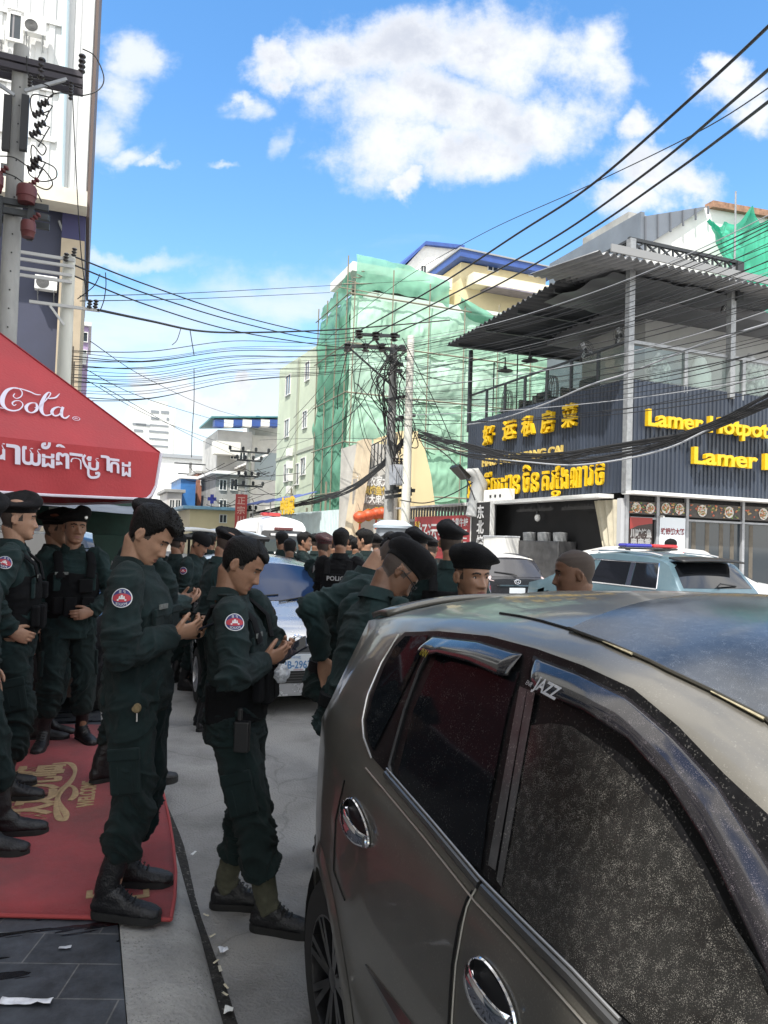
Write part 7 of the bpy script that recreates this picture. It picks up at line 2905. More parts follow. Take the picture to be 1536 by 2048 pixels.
def blue_suv():
 top = [(0, 1.00), (.05, 1.06), (.42, 1.50), (.55, 1.545), (.9, 1.60), (1.8, 1.635), (2.5, 1.61), (2.9, 1.56), (3.5, 1.15), (3.8, 1.04), (4.5, .92), (4.7, .70)]
 hw = [(0, .84), (.08, .90), (.3, .925), (4.0, .925), (4.5, .84), (4.7, .7)]
 sh = Shape(top, [(0, .98), (3.5, .98), (4.7, .6)], hw, [(0, .05), (.4, .17), (3.0, .17), (3.6, .02), (4.7, .02)], [(0, .03), (.4, .07), (2.9, .07), (3.6, .06), (4.7, .05)], z0=.3)
 root = thing('police_suv', 'dusty blue four wheel drive with a blue and red light bar on its roof', 'car', SF(9.75, 9.4, 0), TH + PI / 2)
 pm = mat('dusty_blue_paint', (.075, .13, .16), .42, metal=.2, coat=.3, var=.12, vscale=2.5, speck=.15, sscale=120)
 sh.body(dense(0, 4.7, 60), holes=[(.9, .36, .42), (3.75, .36, .42)]).build('body', pm, root, smooth=True, angle=50)
 std_wheels(root, (.9, 3.75), .925, .36)
 L = 1     # its left flank faces the street's far side; rear towards us
 for sg in (-1, 1):
  sh.side_patch([(.52, 1.03), (.62, 1.42), (1.15, 1.44), (1.15, 1.03)], off=.005, sgn=sg).build('side_window', GLS, root, smooth=True)
  sh.side_patch([(1.28, 1.03), (1.28, 1.44), (2.1, 1.455), (2.3, 1.03)], off=.005, sgn=sg).build('side_window', GLS, root, smooth=True)
  sh.side_patch([(2.45, 1.03), (2.28, 1.45), (2.75, 1.41), (3.25, 1.05)], off=.005, sgn=sg).build('side_window', GLS, root, smooth=True)
  sh.edge_tube([(.50, 1.015), (.60, 1.435), (2.75, 1.46)], .012, .006, sgn=sg).build('window_chrome', CHR, root, smooth=True)
  sh.edge_tube([(.50, 1.012), (3.3, 1.035)], .012, .006, sgn=sg).build('window_chrome', CHR, root, smooth=True)
  sh.side_patch([(1.16, 1.03), (1.16, 1.44), (1.27, 1.44), (1.27, 1.03)], off=.008, sgn=sg).build('pillar', CHR, root)
  end_patch(sh, rect(*sorted((sg * .74, sg * .88)), .62, .98, .03), .006, -1).build('tail_lamp', LAMPR, root, smooth=True)
 end_patch(sh, [(-.74, 1.06), (.74, 1.06), (.64, 1.47), (-.64, 1.47)], .006, -1).build('rear_window', GLS, root, smooth=True)
 mb = MB()
 mb.grid(lambda i, j: (.50 - .34 * i, (2 * j - 1) * .66, 1.555 - .05 * i - .02 * (2 * j - 1) ** 2), 4, 14)
 mb.build('spoiler', BLK, root, smooth=True, solid=.03)
 mb = MB()
 mb.tube([(-.0, .1, 1.09), (.03, .0, 1.14), (.07, -.38, 1.10)], .014, 6)
 mb.build('wiper', BLK, root)
 for sg in (-1, 1):
  mb = MB()
  mb.tube([(x, sg * .62, sh.roof(x, .62) + .045) for x in np.linspace(.7, 2.6, 9)], .02, 6)
  mb.build('roof_rail', CHR, root, smooth=True)
 z = sh.roof(1.75, 0) + .03
 lb = thing('light_bar', None, None, (1.75, 0, z))
 lb.parent = root
 for sg, m_, nm in ((1, mat('lamp_blue', (.03, .03, .30), .15, coat=.6), 'blue_lens'), (-1, mat('lamp_redbar', (.50, .03, .03), .15, coat=.6), 'red_lens')):
  mb = MB()
  mb.box(-.13, .13, min(sg * .01, sg * .60), max(sg * .01, sg * .60), .03, .10)
  mb.build(nm, m_, lb, bevel=.03)
 mb = MB()
 mb.box(-.11, .11, -.6, .6, -.005, .028)
 mb.box(-.04, .04, -.5, -.44, -.06, -.006)
 mb.box(-.04, .04, .44, .5, -.06, -.006)
 mb.build('mount', BLK, lb)
 mb = MB()
 mb.box(-.06, .01, -.80, .80, .42, .62)
 mb.build('bumper', pm, root, bevel=.04)
blue_suv()
def white_suv():
 top = [(0, 1.00), (.06, 1.10), (.40, 1.58), (.9, 1.70), (2.0, 1.73), (2.7, 1.68), (3.4, 1.22), (3.6, 1.12), (4.3, 1.0), (4.55, .86), (4.65, .7)]
 hw = [(0, .78), (.1, .88), (.4, .92), (3.9, .92), (4.4, .84), (4.65, .66)]
 sh = Shape(top, [(0, 1.0), (3.5, 1.0), (4.65, .6)], hw, [(0, .05), (.4, .2), (2.7, .2), (3.5, .03), (4.65, .02)], [(0, .03), (.4, .08), (2.7, .08), (3.5, .06), (4.65, .06)], z0=.28)
 p = at(1120, 1100, 15.2)
 root = thing('white_suv', 'white sport utility vehicle parked crosswise behind the blue one', 'car', (p.x, p.y, 0), R(-14))
 pm = mat('white_car_paint', (.78, .78, .78), .3, coat=.6)
 sh.body(dense(0, 4.65, 60), holes=[(.85, .36, .42), (3.7, .36, .42)]).build('body', pm, root, smooth=True, angle=50)
 std_wheels(root, (.85, 3.7), .92, .36)
 sh.top_patch(2.74, 3.52, .9, .95, .006).build('windscreen', mat('windscreen_pale', (.10, .11, .13), .08, coat=.5), root, smooth=True)
 for sg in (-1, 1):
  sh.side_patch([(.5, 1.08), (.62, 1.50), (1.5, 1.56), (1.5, 1.06)], off=.005, sgn=sg).build('side_window', GLS, root, smooth=True)
  sh.side_patch([(1.6, 1.06), (1.6, 1.56), (2.6, 1.52), (3.2, 1.08)], off=.005, sgn=sg).build('side_window', GLS, root, smooth=True)
  end_patch(sh, [(sg * .42, .80), (sg * .72, .82), (sg * .80, .96), (sg * .48, .90)], .008).build('headlight', LAMPC, root, smooth=True)
  mb = MB()
  mb.ball((3.05, sg * 1.0, 1.12), .07, .12, .09)
  mb.build('door_mirror', pm, root, smooth=True)
 gr = end_patch(sh, [(-.38, .62), (.38, .62), (.42, .90), (-.42, .90)], .008).build('grille', BLK, root)
 mb = MB()
 for k in range(4):
  mb.box(4.66, 4.675, -.36, .36, .64 + .055 * k, .66 + .055 * k)
 mb.build('grille_bars', CHR, gr)
white_suv()
def dark_suv():
 top = [(0, .92), (.05, .98), (.42, 1.36), (.55, 1.40), (1.0, 1.45), (1.8, 1.46), (2.4, 1.38), (3.1, 1.0), (3.9, .85), (4.1, .6)]
 hw = [(0, .70), (.08, .78), (.35, .83), (3.5, .83), (3.9, .74), (4.1, .6)]
 sh = Shape(top, [(0, .86), (3.1, .9), (4.1, .5)], hw, [(0, .05), (.4, .17), (2.5, .18), (3.2, .03), (4.1, .02)], [(0, .03), (.4, .06), (2.4, .06), (3.2, .05), (4.1, .05)], z0=.26)
 p = at(1035, 1150, 16.5)
 root = thing('dark_hatchback', 'dark grey hatchback seen from the rear with a rear wiper and roof reflection painted white', 'car', (p.x, p.y, 0), TH + PI / 2 - R(4))
 pm = mat('charcoal_paint', (.022, .022, .026), .25, coat=.7)
 sh.body(dense(0, 4.1, 54), holes=[(.8, .32, .38), (3.3, .32, .38)]).build('body', pm, root, smooth=True, angle=50)
 std_wheels(root, (.8, 3.3), .83, .32)
 end_patch(sh, [(-.64, .96), (.64, .96), (.54, 1.33), (-.54, 1.33)], .006, -1).build('rear_window', mat('rear_glass_grey', (.05, .05, .055), .12, coat=.4), root, smooth=True)
 mb = MB()
 def rf(i, j):
  x = .46 + 1.9 * i
  y = (2 * j - 1) * sh.side(x, sh.levels(x)[1]) * .97
  return (x, y, sh.roof(x, y) + .006)
 mb.grid(rf, 20, 14)
 mb.build('roof_glare', mat('white_car_paint', (.78, .78, .78), .3, coat=.6), root, smooth=True)  # white sheet paints the roof's bright reflection over the dark body
 mb = MB()
 mb.tube([(.0, -.0, .985), (.05, .1, 1.02), (.12, .50, 1.06)], .014, 6)
 mb.build('wiper', BLK, root)
 for sg in (-1, 1):
  end_patch(sh, [(sg * .56, .86), (sg * .76, .90), (sg * .74, 1.00), (sg * .62, .98)], .008, -1).build('tail_lamp', mat('lamp_clear_red', (.5, .38, .38), .15, coat=.5), root, smooth=True)
  sh.side_patch([(.6, .95), (.75, 1.28), (2.2, 1.30), (2.8, .95)], off=.005, sgn=sg).build('side_window', GLS, root, smooth=True)
  mb = MB()
  mb.tube([(x, sg * .58, sh.roof(x, .58) + .03) for x in np.linspace(.6, 2.1, 9)], .018, 6)
  mb.build('roof_rail', BLK, root)
 mb = MB()
 mb.tube([(-.012, .07 * math.cos(a_), .85 + .05 * math.sin(a_)) for a_ in np.linspace(0, 2 * PI, 19)], .010, 6)
 mb.tube([(-.012, .03 * math.cos(a_), .86 + .03 * math.sin(a_)) for a_ in np.linspace(0, 2 * PI, 19)], .008, 6)
 mb.build('emblem', CHR, root, smooth=True)
 mb = MB()
 mb.box(-.02, -.006, -.50, .50, .755, .785)
 mb.build('trim_strip', CHR, root)
 mb = MB()
 mb.box(-.02, -.006, -.19, .19, .60, .72)
 mb.build('licence_plate', mat('plate_white', (.62, .66, .70), .4), root)
dark_suv()
def white_van():
 p = at(566, 1100, 23.5)
 root = thing('white_van', 'high roofed white van seen from behind beyond the silver car', 'van', (p.x, p.y, 0), TH + PI / 2 + R(2))
 top = [(0, 1.0), (.03, 1.6), (.10, 2.1), (.3, 2.28), (.8, 2.33), (3.4, 2.30), (4.3, 1.5), (4.9, 1.0), (5.0, .7)]
 hw = [(0, .80), (.08, .88), (.3, .92), (4.3, .92), (5.0, .7)]
 sh = Shape(top, [(0, .98), (.3, 1.1), (4.2, 1.1), (5, .6)], hw, [(0, .04), (.1, .14), (.3, .22), (3.6, .2), (5, .02)], [(0, .05), (.1, .12), (.4, .16), (3.6, .16), (5, .05)], z0=.3)
 pm = mat('white_car_paint', (.78, .78, .78), .3, coat=.6)
 sh.body([0, .01, .02, .03, .06, .1, .15, .2, .3] + dense(.4, 5, 40), holes=[(1.0, .36, .42), (4.0, .36, .42)]).build('body', pm, root, smooth=True, angle=50)
 std_wheels(root, (1.0, 4.0), .92, .36)
 gl = end_patch(sh, rect(-.70, .70, 1.20, 1.86, .10), .008, -1).build('rear_window', GLS, root, smooth=True)
 mb = MB()
 mb.box(-.035, -.02, -.42, .42, 1.70, 1.77)
 mb.build('sticker', PWHT, gl)
 for sg in (-1, 1):
  sh.side_patch([(.4, 1.25), (.45, 1.80), (1.6, 1.82), (1.6, 1.25)], off=.006, sgn=sg).build('side_window', GLS, root, smooth=True)
  sh.side_patch([(1.7, 1.25), (1.7, 1.82), (3.2, 1.8), (3.6, 1.25)], off=.006, sgn=sg).build('side_window', GLS, root, smooth=True)
  end_patch(sh, rect(*sorted((sg * .68, sg * .80)), .85, 1.15, .03), .008, -1).build('tail_lamp', LAMPR, root)
 mb = MB()
 mb.box(.45, .70, -.02, .60, 2.31, 2.42)
 mb.build('warning_light', mat('lamp_redbar', (.50, .03, .03), .15, coat=.6), root, bevel=.03)
 mb = MB()
 mb.box(-.035, .10, -.30, .30, 1.87, 1.96)
 mb.build('brake_lamp', mat('lamp_dark', (.10, .015, .02), .2, coat=.5), root, bevel=.02)
 mb = MB()
 mb.box(-.10, .0, -.85, .85, .40, .62)
 mb.build('bumper', pm, root, bevel=.04)
white_van()
def left_pickup():
 top = [(0, 1.05), (.05, 1.25), (.35, 1.62), (.9, 1.72), (2.2, 1.73), (2.7, 1.66), (3.4, 1.2), (3.6, 1.12), (4.4, 1.0), (4.6, .75)]
 hw = [(0, .82), (.1, .88), (4.0, .9), (4.6, .68)]
 sh = Shape(top, [(0, 1.0), (3.5, 1.0), (4.6, .6)], hw, [(0, .05), (.4, .18), (2.7, .18), (3.5, .02), (4.6, .02)], [(0, .03), (.4, .07), (2.7, .07), (3.5, .06), (4.6, .06)], z0=.34)
 root = thing('black_suv', 'black sport utility vehicle behind the men under the parasol, one tyre showing', 'car', SF(-.62, 11.2, .0), TH - PI / 2)
 pm = mat('black_car_paint', (.010, .010, .012), .22, coat=.8)
 sh.body(dense(0, 4.6, 54), holes=[(.9, .38, .44), (3.75, .38, .44)]).build('body', pm, root, smooth=True, angle=50)
 std_wheels(root, (.9, 3.75), .9, .38, side_in=.07)
 sh.top_patch(2.74, 3.5, .9, .95, .006).build('windscreen', GLS, root, smooth=True)
 for sg in (-1, 1):
  sh.side_patch([(.5, 1.08), (.62, 1.52), (1.5, 1.56), (1.5, 1.06)], off=.005, sgn=sg).build('side_window', GLS, root, smooth=True)
  sh.side_patch([(1.6, 1.06), (1.6, 1.56), (2.6, 1.52), (3.2, 1.08)], off=.005, sgn=sg).build('side_window', GLS, root, smooth=True)
  end_patch(sh, [(sg * .42, .80), (sg * .70, .82), (sg * .76, .96), (sg * .46, .92)], .008).build('headlight', LAMPC, root, smooth=True)
left_pickup()
def tricycle(label, px, d, w_, roofcol):
 p = at(px, 1100, d)
 o = thing('motor_tricycle', label, 'tricycle', (p.x, p.y, 0), TH)
 zt = 1.78
 mb = MB()
 def rf(i, j):
  x, y = -w_ / 2 + w_ * i, -1.1 + 2.2 * j
  return (x, y, zt - .10 * (2 * i - 1) ** 2 - .03 * (2 * j - 1) ** 2)
 mb.grid(rf, 12, 10)
 mb.build('roof', roofcol, o, smooth=True, solid=.04)
 mb = MB()
 mb.tube([(-w_ / 2, -1.1, zt - .15), (w_ / 2, -1.1, zt - .15), (w_ / 2, 1.1, zt - .15), (-w_ / 2, 1.1, zt - .15), (-w_ / 2, -1.1, zt - .15)], .05, 6)
 mb.build('roof_fringe', BLK, o)
 mb = MB()
 for x in (-w_ / 2 + .05, w_ / 2 - .05):
  for y in (-1.05, 1.05):
   mb.tube([(x, y, .4), (x, y, zt - .14)], .025, 6)
 mb.build('roof_posts', BLK, o)
 mb = MB()
 mb.box(-w_ / 2, w_ / 2, -1.0, 1.0, .42, .62)
 mb.box(-w_ / 2, w_ / 2, -1.05, -.95, .621, 1.05)
 mb.build('tub', mat('tub_green', (.02, .05, .04), .4, coat=.4), o, bevel=.03)
 mb = MB()
 mb.box(-w_ / 2 + .06, w_ / 2 - .06, .2, .8, .623, .85)
 mb.build('bench', mat('bench_grey', (.25, .25, .25), .7), o, bevel=.05)
 for x in (-w_ / 2 - .07, w_ / 2 + .07):
  wheel(o, 0, 0, .28, 1, .12, 6).location = (x, .1, .28)
 for c in [c for c in o.children if c.name.startswith('wheel')]:
  c.rotation_euler = (0, 0, PI / 2)
 mb = MB()
 mb.tube([(0, -1.0, .5), (0, -1.7, .7), (0, -2.0, 1.0)], .04, 6)
 mb.tube([(-.35, -2.0, 1.05), (0, -2.05, 1.0), (.35, -2.0, 1.05)], .018, 6)
 mb.tube([(0, -2.0, 1.0), (0, -2.15, .3)], .03, 6)
 mb.build('handlebar', BLK, o)
 wheel(o, 0, 0, .27, 1, .1, 6).location = (0, -2.15, .27)
 o.children[-1].rotation_euler = (0, 0, PI / 2)
tricycle('motor tricycle with a pale roof, left one of the pair beyond the silver car', 378, 13.2, 1.15, mat('tin_white', (.60, .60, .58), .5))
tricycle('motor tricycle with a pale bluish roof, right one of the pair beyond the silver car', 448, 13.8, 1.1, mat('tin_pale', (.50, .56, .62), .45))
# grey market stall with tarpaulin between parasol and far street
def stall():
 p = at(215, 1040, 14.5)
 o = thing('market_stall', 'dark stall with a grey tarpaulin roof just under the parasol edge', 'stall', (p.x - 2.4, p.y, 0), TH)
 mb = MB()
 def rf(i, j):
  x, y = -3 + 6.2 * i, -1.5 + 3.5 * j
  return (x, y, 2.55 - .55 * i + .25 * j - .10 * math.sin(i * PI) + .06 * mnoise.noise(Vector((x * 1.5, y * 1.5, 0))))
 mb.grid(rf, 30, 16)
 mb.build('tarpaulin', mat('stall_tarp', (.20, .21, .23), .6, var=.4, vscale=1.5), o, smooth=True)
 mb = MB()
 for x in (-2.9, 0, 3.1):
  mb.tube([(x, -1.45, 0), (x, -1.45, 2.05)], .03, 6)
 mb.build('stall_posts', STEEL, o)
 mb = MB()
 mb.box(-2.9, 3.0, .5, 1.8, 0, 1.6)
 mb.box(-2.9, 3.1, 1.9, 2.0, 0, 2.35)
 mb.build('stall_counter', mat('stall_green', (.02, .06, .045), .6, var=.3, vscale=3), o)
stall()
# parked umbrellas / boxes near the centre pole
def pole_base_items():
 p = at(785, 1075, 27)
 o = thing('water_tank', 'blue and white tank on a stand at the foot of the twin poles', 'tank', (p.x, p.y, 0), TH)
 z = at(785, 1062, 27).z
 mb = MB()
 mb.lathe([(.01, z - .9), (.55, z - .9), (.6, z - .3), (.6, z + .05), (.5, z + .2), (.01, z + .25)], 18)
 mb.build('tank_body', mat('tank_grey', (.22, .24, .27), .4), o, smooth=True)
 mb = MB()
 mb.lathe([(.7, z + .1), (.72, z + .2), (.45, z + .36), (.01, z + .4)], 18)
 mb.build('tank_lid', mat('tank_pale', (.50, .58, .66), .4), o, smooth=True)
 mb = MB()
 for q in range(4):
  a_ = PI / 4 + q * PI / 2
  mb.bar((.45 * math.cos(a_), .45 * math.sin(a_), 0), (.45 * math.cos(a_), .45 * math.sin(a_), z - .9), .08, .08)
 mb.build('stand', STEEL, o)
pole_base_items()
# ================================================================ poles and wires
CONP = mat('concrete_pole', (.33, .33, .32), .85, var=.25, vscale=3, stretch=(1, 1, .3), bump=.3, bscale=30)
CONPW = mat('pale_pole', (.62, .62, .56), .8, var=.2, vscale=2, stretch=(1, 1, .3))
CABLE = mat('cable_black', (.012, .012, .013), .6)
CABLEG = mat('cable_grey', (.30, .31, .33), .5)
REDT = mat('transformer_red', (.10, .020, .022), .5, var=.2, vscale=5)
PORC = mat('insulator_brown', (.018, .014, .014), .3, coat=.4)
def insulator(mb, p, d, n=5, r=.06, L=.35):
 """ribbed insulator from p along d"""
 p, d = Vector(p), Vector(d).normalized()
 pts, rs = [], []
 for k in range(n):
  for t, rr in ((0, .5), (.35, 1), (.6, 1), (.9, .5)):
   pts.append(p + d * (L * (k + t) / n))
   rs.append(r * rr)
 mb.tube(pts, rs, 10)
def left_poles():
 d = 13.0
 tp = at(43, 95, d)
 zt = tp.z
 o = thing('utility_pole', 'tall grey concrete power pole with crossarms at the left edge', 'pole', (tp.x, tp.y, 0), TH)
 b = Vector((tp.x, tp.y, 0))
 mb = MB()
 mb.tube([(0, 0, 0), (0, 0, zt * .5), (0, 0, zt)], [.19, .155, .125], 14)
 mb.build('shaft', CONP, o, smooth=True)
 mb = MB()
 for k in range(22):
  z = zt - .45 - .32 * k
  rr = .125 + .065 * (zt - z) / zt
  mb.tube([(.02, -rr + .02, z), (.02, -rr - .004, z)], .014, 6)
 mb.build('bolt_holes', BLK, o)
 q = lambda px, py: on_s(px, py, toSF(b).y - .16) - Vector((toSF(b).x, toSF(b).y, 0))
 mb = MB()
 for (y0, y1) in ((120, 150), (138, 164)):
  mb = MB()
  u, v = q(-40, y0 - 8), q(166, y1)
  mb.bar((u.x, -.17, (u.z + v.z) / 2 + .04), (v.x, -.17, (u.z + v.z) / 2 + .04), .07, .10)
  mb.bar((u.x, .17, (u.z + v.z) / 2 + .04), (v.x, .17, (u.z + v.z) / 2 + .04), .07, .10)
  mb.build('crossarm', mat('arm_dark', (.05, .045, .055), .6, metal=.3), o)
 mb = MB()
 u, v = q(0, 150), q(40, 190)
 mb.bar((-.9, -.19, q(0, 135).z), (-.05, -.19, q(40, 195).z), .05, .05)
 mb.bar((.75, -.19, q(90, 150).z), (.10, -.19, q(55, 185).z), .05, .05)
 mb.build('brace', STEEL, o)
 for (px, py, dz, L_, n) in ((163, 148, 1, .36, 4), (82, 160, 1, .40, 4), (143, 163, -1, .34, 6), (61, 150, -1, .28, 5)):
  u = q(px, py)
  mb = MB()
  insulator(mb, (u.x, -.17, u.z), (0, 0, dz), n, .062 if dz > 0 else .04, L_)
  mb.build('insulator', PORC, o, smooth=True)
 for (px, py) in ((86, 216), (76, 236), (80, 258), (70, 275), (72, 328), (66, 342)):
  u = q(px, py)
  mb = MB()
  insulator(mb, (u.x - .07, -.30, u.z - .05), (.14, 0, .10), 3, .062, .20)
  mb.build('fuse', PORC, o, smooth=True)
  mb = MB()
  mb.tube([(u.x + .02, -.32, u.z + .02), (u.x + .16, -.34, u.z - .02), (u.x + .07, -.36, u.z - .24)], .012, 5)
  mb.build('fuse_arm', BLK, o)
 for (px0, px1) in ((17, 17), (52, 52)):
  u, v = q(px0, 195), q(px0, 305)
  mb = MB()
  mb.box(u.x - .06, u.x + .06, -.26, -.16, v.z, u.z)
  mb.build('fuse_board', BLK, o)
 for (px, py, r_, h_) in ((55, 393, .16, .20), (58, 462, .12, .19), (-6, 370, .12, .2)):
  u = q(px, py)
  mb = MB()
  mb.lathe([(.01, -h_), (r_ * .8, -h_ * .98), (r_ * .92, -h_ * .5), (r_, -h_ * .45), (r_, h_ * .3), (r_ * .86, h_ * .5), (r_ * .4, h_ * .62), (.01, h_ * .62)], 18, c=(u.x, -.35, u.z))
  mb.build('transformer', REDT, o, smooth=True, angle=40)
  mb = MB()
  insulator(mb, (u.x + .04, -.35, u.z + h_ * .55), (.25, 0, .3), 3, .05, .2)
  mb.build('bushing', REDT, o, smooth=True)
 mb = MB()
 u = q(40, 410)
 for dz in (0, -.16):
  mb.bar((u.x - .55, -.22, u.z + dz), (u.x + .45, -.22, u.z + dz), .08, .10)
  mb.bar((u.x - .55, .22, u.z + dz), (u.x + .45, .22, u.z + dz), .08, .10)
 mb.bar((u.x + .18, -.27, u.z + .05), (u.x + .18, -.27, u.z - .62), .06, .10)
 mb.bar((u.x - .3, -.27, u.z + .05), (u.x - .3, -.27, u.z - .62), .06, .10)
 mb.build('transformer_frame', DSTEEL, o)
 loops = [[(165, 110), (190, 125), (207, 165), (198, 190), (165, 202), (120, 197), (100, 205), (92, 225)],
    [(55, 125), (60, 165), (100, 185), (104, 205), (70, 200), (62, 215), (70, 240), (100, 232)],
    [(62, 280), (75, 290), (93, 305), (85, 320), (66, 300), (66, 330), (90, 350), (106, 375), (95, 388), (72, 380)],
    [(80, 330), (110, 345), (112, 365), (85, 372), (62, 360), (58, 350)],
    [(0, 322), (30, 325), (60, 345)], [(0, 352), (30, 362), (55, 380), (75, 395), (84, 412)]]
 for lp in loops:
  P = [Vector((*(q(x, y).xy), q(x, y).z)) + Vector((0, -.18, 0)) for x, y in lp]
  mb = MB()
  mb.tube(catmull(P, 7), .011, 5)
  mb.build('lead', CABLE, o)
 d2 = 15.0
 t2 = at(139, 512, d2)
 o2 = thing('utility_pole', 'white concrete pole with low crossarms left of the street view', 'pole', (t2.x, t2.y, 0), TH)
 mb = MB()
 mb.tube([(0, 0, 0), (0, 0, t2.z)], [.17, .115], 14)
 mb.build('shaft', CONPW, o2, smooth=True)
 s2 = toSF(Vector((t2.x, t2.y, 0)))
 q2 = lambda px, py: on_s(px, py, s2.y - .14) - Vector((s2.x, s2.y, 0))
 mb = MB()
 for (x0, y0, x1, y1) in ((32, 512, 150, 512), (32, 525, 148, 526), (32, 542, 145, 545), (32, 556, 144, 558), (58, 605, 200, 620)):
  mb = MB()
  u, v = q2(x0, (y0 + y1) / 2), q2(x1, (y0 + y1) / 2)
  mb.bar((u.x, -.15, (u.z + v.z) / 2), (v.x, -.15, (u.z + v.z) / 2), .05, .055)
  mb.build('crossarm', mat('arm_white', (.55, .55, .54), .6), o2)
 mb = MB()
 mb.bar((q2(100, 612).x, -.17, q2(100, 612).z), (q2(128, 650).x, -.13, q2(128, 650).z), .04, .04)
 mb.build('brace', mat('arm_white', (.55, .55, .54), .6), o2)
 for (px, py) in ((131, 525), (147, 515), (190, 618), (178, 618)):
  u = q2(px, py)
  mb = MB()
  insulator(mb, (u.x, -.2, u.z), (.1, 0, 1), 3, .05, .18)
  mb.build('insulator', PORC, o2, smooth=True)
 mb = MB()
 for k in range(4):
  mb.tube([(.10 + .03 * k, .02, 0), (.09 + .03 * k, .02, t2.z - 1.2 - .3 * k)], .014, 5)
 mb.build('cable_bundle', mat('cable_brown', (.12, .10, .08), .7), o2)
 for (pts) in ([(155, 598), (185, 575), (195, 560), (200, 548)], [(200, 622), (208, 600), (212, 570), (211, 545)], [(145, 190), (150, 300), (160, 480), (170, 570), (180, 615)]):
  P = [at(x, y, 14.6) - Vector((t2.x, t2.y, 0)) for x, y in pts]
  P = [Vector((p.dot(AX), p.dot(SX), p.z)) for p in P]
  mb = MB()
  mb.tube(catmull(P, 7), .010, 5)
  mb.build('lead', CABLE, o2)
left_poles()
def centre_poles():
 d = 30.0
 a_, b_ = at(822, 672, d), at(788, 690, d + .6)
 o = thing('utility_pole', 'bright pale concrete pole, right one of the twin poles before the netting', 'pole', (a_.x, a_.y, 0), TH)
 mb = MB()
 mb.tube([(0, 0, 0), (0, 0, a_.z)], [.20, .14], 14)
 mb.build('shaft', CONPW, o, smooth=True)
 o2 = thing('utility_pole', 'left one of the twin poles, carrying the transformer and crossarms', 'pole', (b_.x, b_.y, 0), TH)
 sb = toSF(Vector((b_.x, b_.y, 0)))
 mb = MB()
 mb.tube([(0, 0, 0), (0, 0, b_.z)], [.22, .15], 14)
 mb.build('shaft', CONP, o2, smooth=True)
 q = lambda px, py: on_s(px, py, sb.y - .3) - Vector((sb.x, sb.y, 0))
 mb = MB()
 u = q(795, 705)
 for (x0, y0, x1, y1) in ((690, 690, 815, 700), (772, 800, 812, 792), (715, 668, 800, 672)):
  mb = MB()
  p, e = q(x0, y0), q(x1, y1)
  mb.bar((p.x, -.25, p.z), (e.x, -.25, e.z), .10, .12)
  mb.build('crossarm', DSTEEL, o2)
 mb = MB()
 p, e = q(748, 672), q(812, 760)
 mb.bar((p.x, -.2, p.z), (e.x, -.2, e.z), .07, .07)
 p, e = q(695, 690), q(785, 770)
 mb.bar((p.x, -.2, p.z), (e.x, -.2, e.z), .06, .06)
 mb.bar((q(735, 690).x, -.2, q(735, 690).z), (q(765, 665).x, -.2, q(765, 665).z), .06, .06)
 mb.bar((q(770, 985).x, -.35, q(770, 985).z), (q(822, 978).x, -.35, q(822, 978).z), .10, .14)
 mb.bar((q(770, 995).x, -.35, q(770, 995).z), (q(822, 988).x, -.35, q(822, 988).z), .10, .14)
 mb.build('crossarm', DSTEEL, o2)
 for (px, py) in ((718, 668), (752, 672), (788, 674), (695, 695), (731, 695), (765, 695)):
  u = q(px, py)
  mb = MB()
  insulator(mb, (u.x, -.3, u.z - .18), (0, 0, 1), 3, .16, .36)
  mb.build('insulator', PORC, o2, smooth=True)
 u, v = q(780, 930), q(808, 972)
 mb = MB()
 mb.box(u.x, v.x, -.75, -.25, v.z, u.z)
 for k in range(7):
  x = u.x + (v.x - u.x) * (k + .5) / 7
  mb.box(x - .02, x + .02, -.84, -.751, v.z + .05, u.z - .1)
 tr = mb.build('transformer', mat('transformer_grey', (.38, .40, .44), .5, metal=.2), o2)
 mb = MB()
 for k in range(4):
  insulator(mb, (u.x + (v.x - u.x) * (k + .5) / 4, -.5, u.z), (0, 0, 1), 3, .07, .30)
 mb.build('bushing', PORC, tr, smooth=True)
 rnd = random.Random(4)
 mb = MB()
 for k in range(22):
  px, py = rnd.uniform(775, 825), rnd.choice([rnd.uniform(972, 1000), rnd.uniform(790, 900), rnd.uniform(690, 780)])
  u = q(px, py)
  mb = MB()
  mb.obox((u.x, -.4, u.z), Vector((.12, 0, 0)) * rnd.uniform(.4, 1.2), Vector((0, .08, 0)), Vector((0, 0, .07)))
  mb.build('clamp', DSTEEL, o2)
 for k in range(16):
  px = rnd.uniform(770, 820)
  P = [q(px, 690 + k * 4), q(px - rnd.uniform(5, 45), 740 + rnd.uniform(0, 60)), q(px + rnd.uniform(-25, 15), 830 + rnd.uniform(-20, 60)), q(788 + rnd.uniform(-8, 20), 905 + rnd.uniform(-20, 50))]
  P = [Vector((p.x, -.4 - .2 * rnd.random(), p.z)) for p in P]
  mb = MB()
  mb.tube(catmull(P, 8), .022, 4)
  mb.build('lead', CABLE, o2)
 p = at(498, 900, 62)
 f = thing('utility_pole', 'far pale pole crowded with crossarms before the balcony house', 'pole', (p.x, p.y, 0), TH)
 mb = MB()
 mb.tube([(0, 0, 0), (0, 0, p.z)], [.26, .18], 10)
 mb.build('shaft', CONPW, f, smooth=True)
 mb = MB()
 for k, (z, w_) in enumerate(((p.z - .2, 3.2), (p.z - .9, 2.0), (p.z - 2.2, 1.6), (p.z - 3.0, 2.4), (p.z - 5, 1.4))):
  mb = MB()
  mb.bar((-w_ / 2, -.25, z), (w_ / 2, -.25, z), .12, .14)
  for j in range(4):
   x = -w_ / 2 + w_ * j / 3
   mb.lathe([(.02, 0), (.12, .05), (.12, .3), (.03, .36)], 8, c=(x, -.25, z + .07))
  mb.build('crossarm', DSTEEL, f)
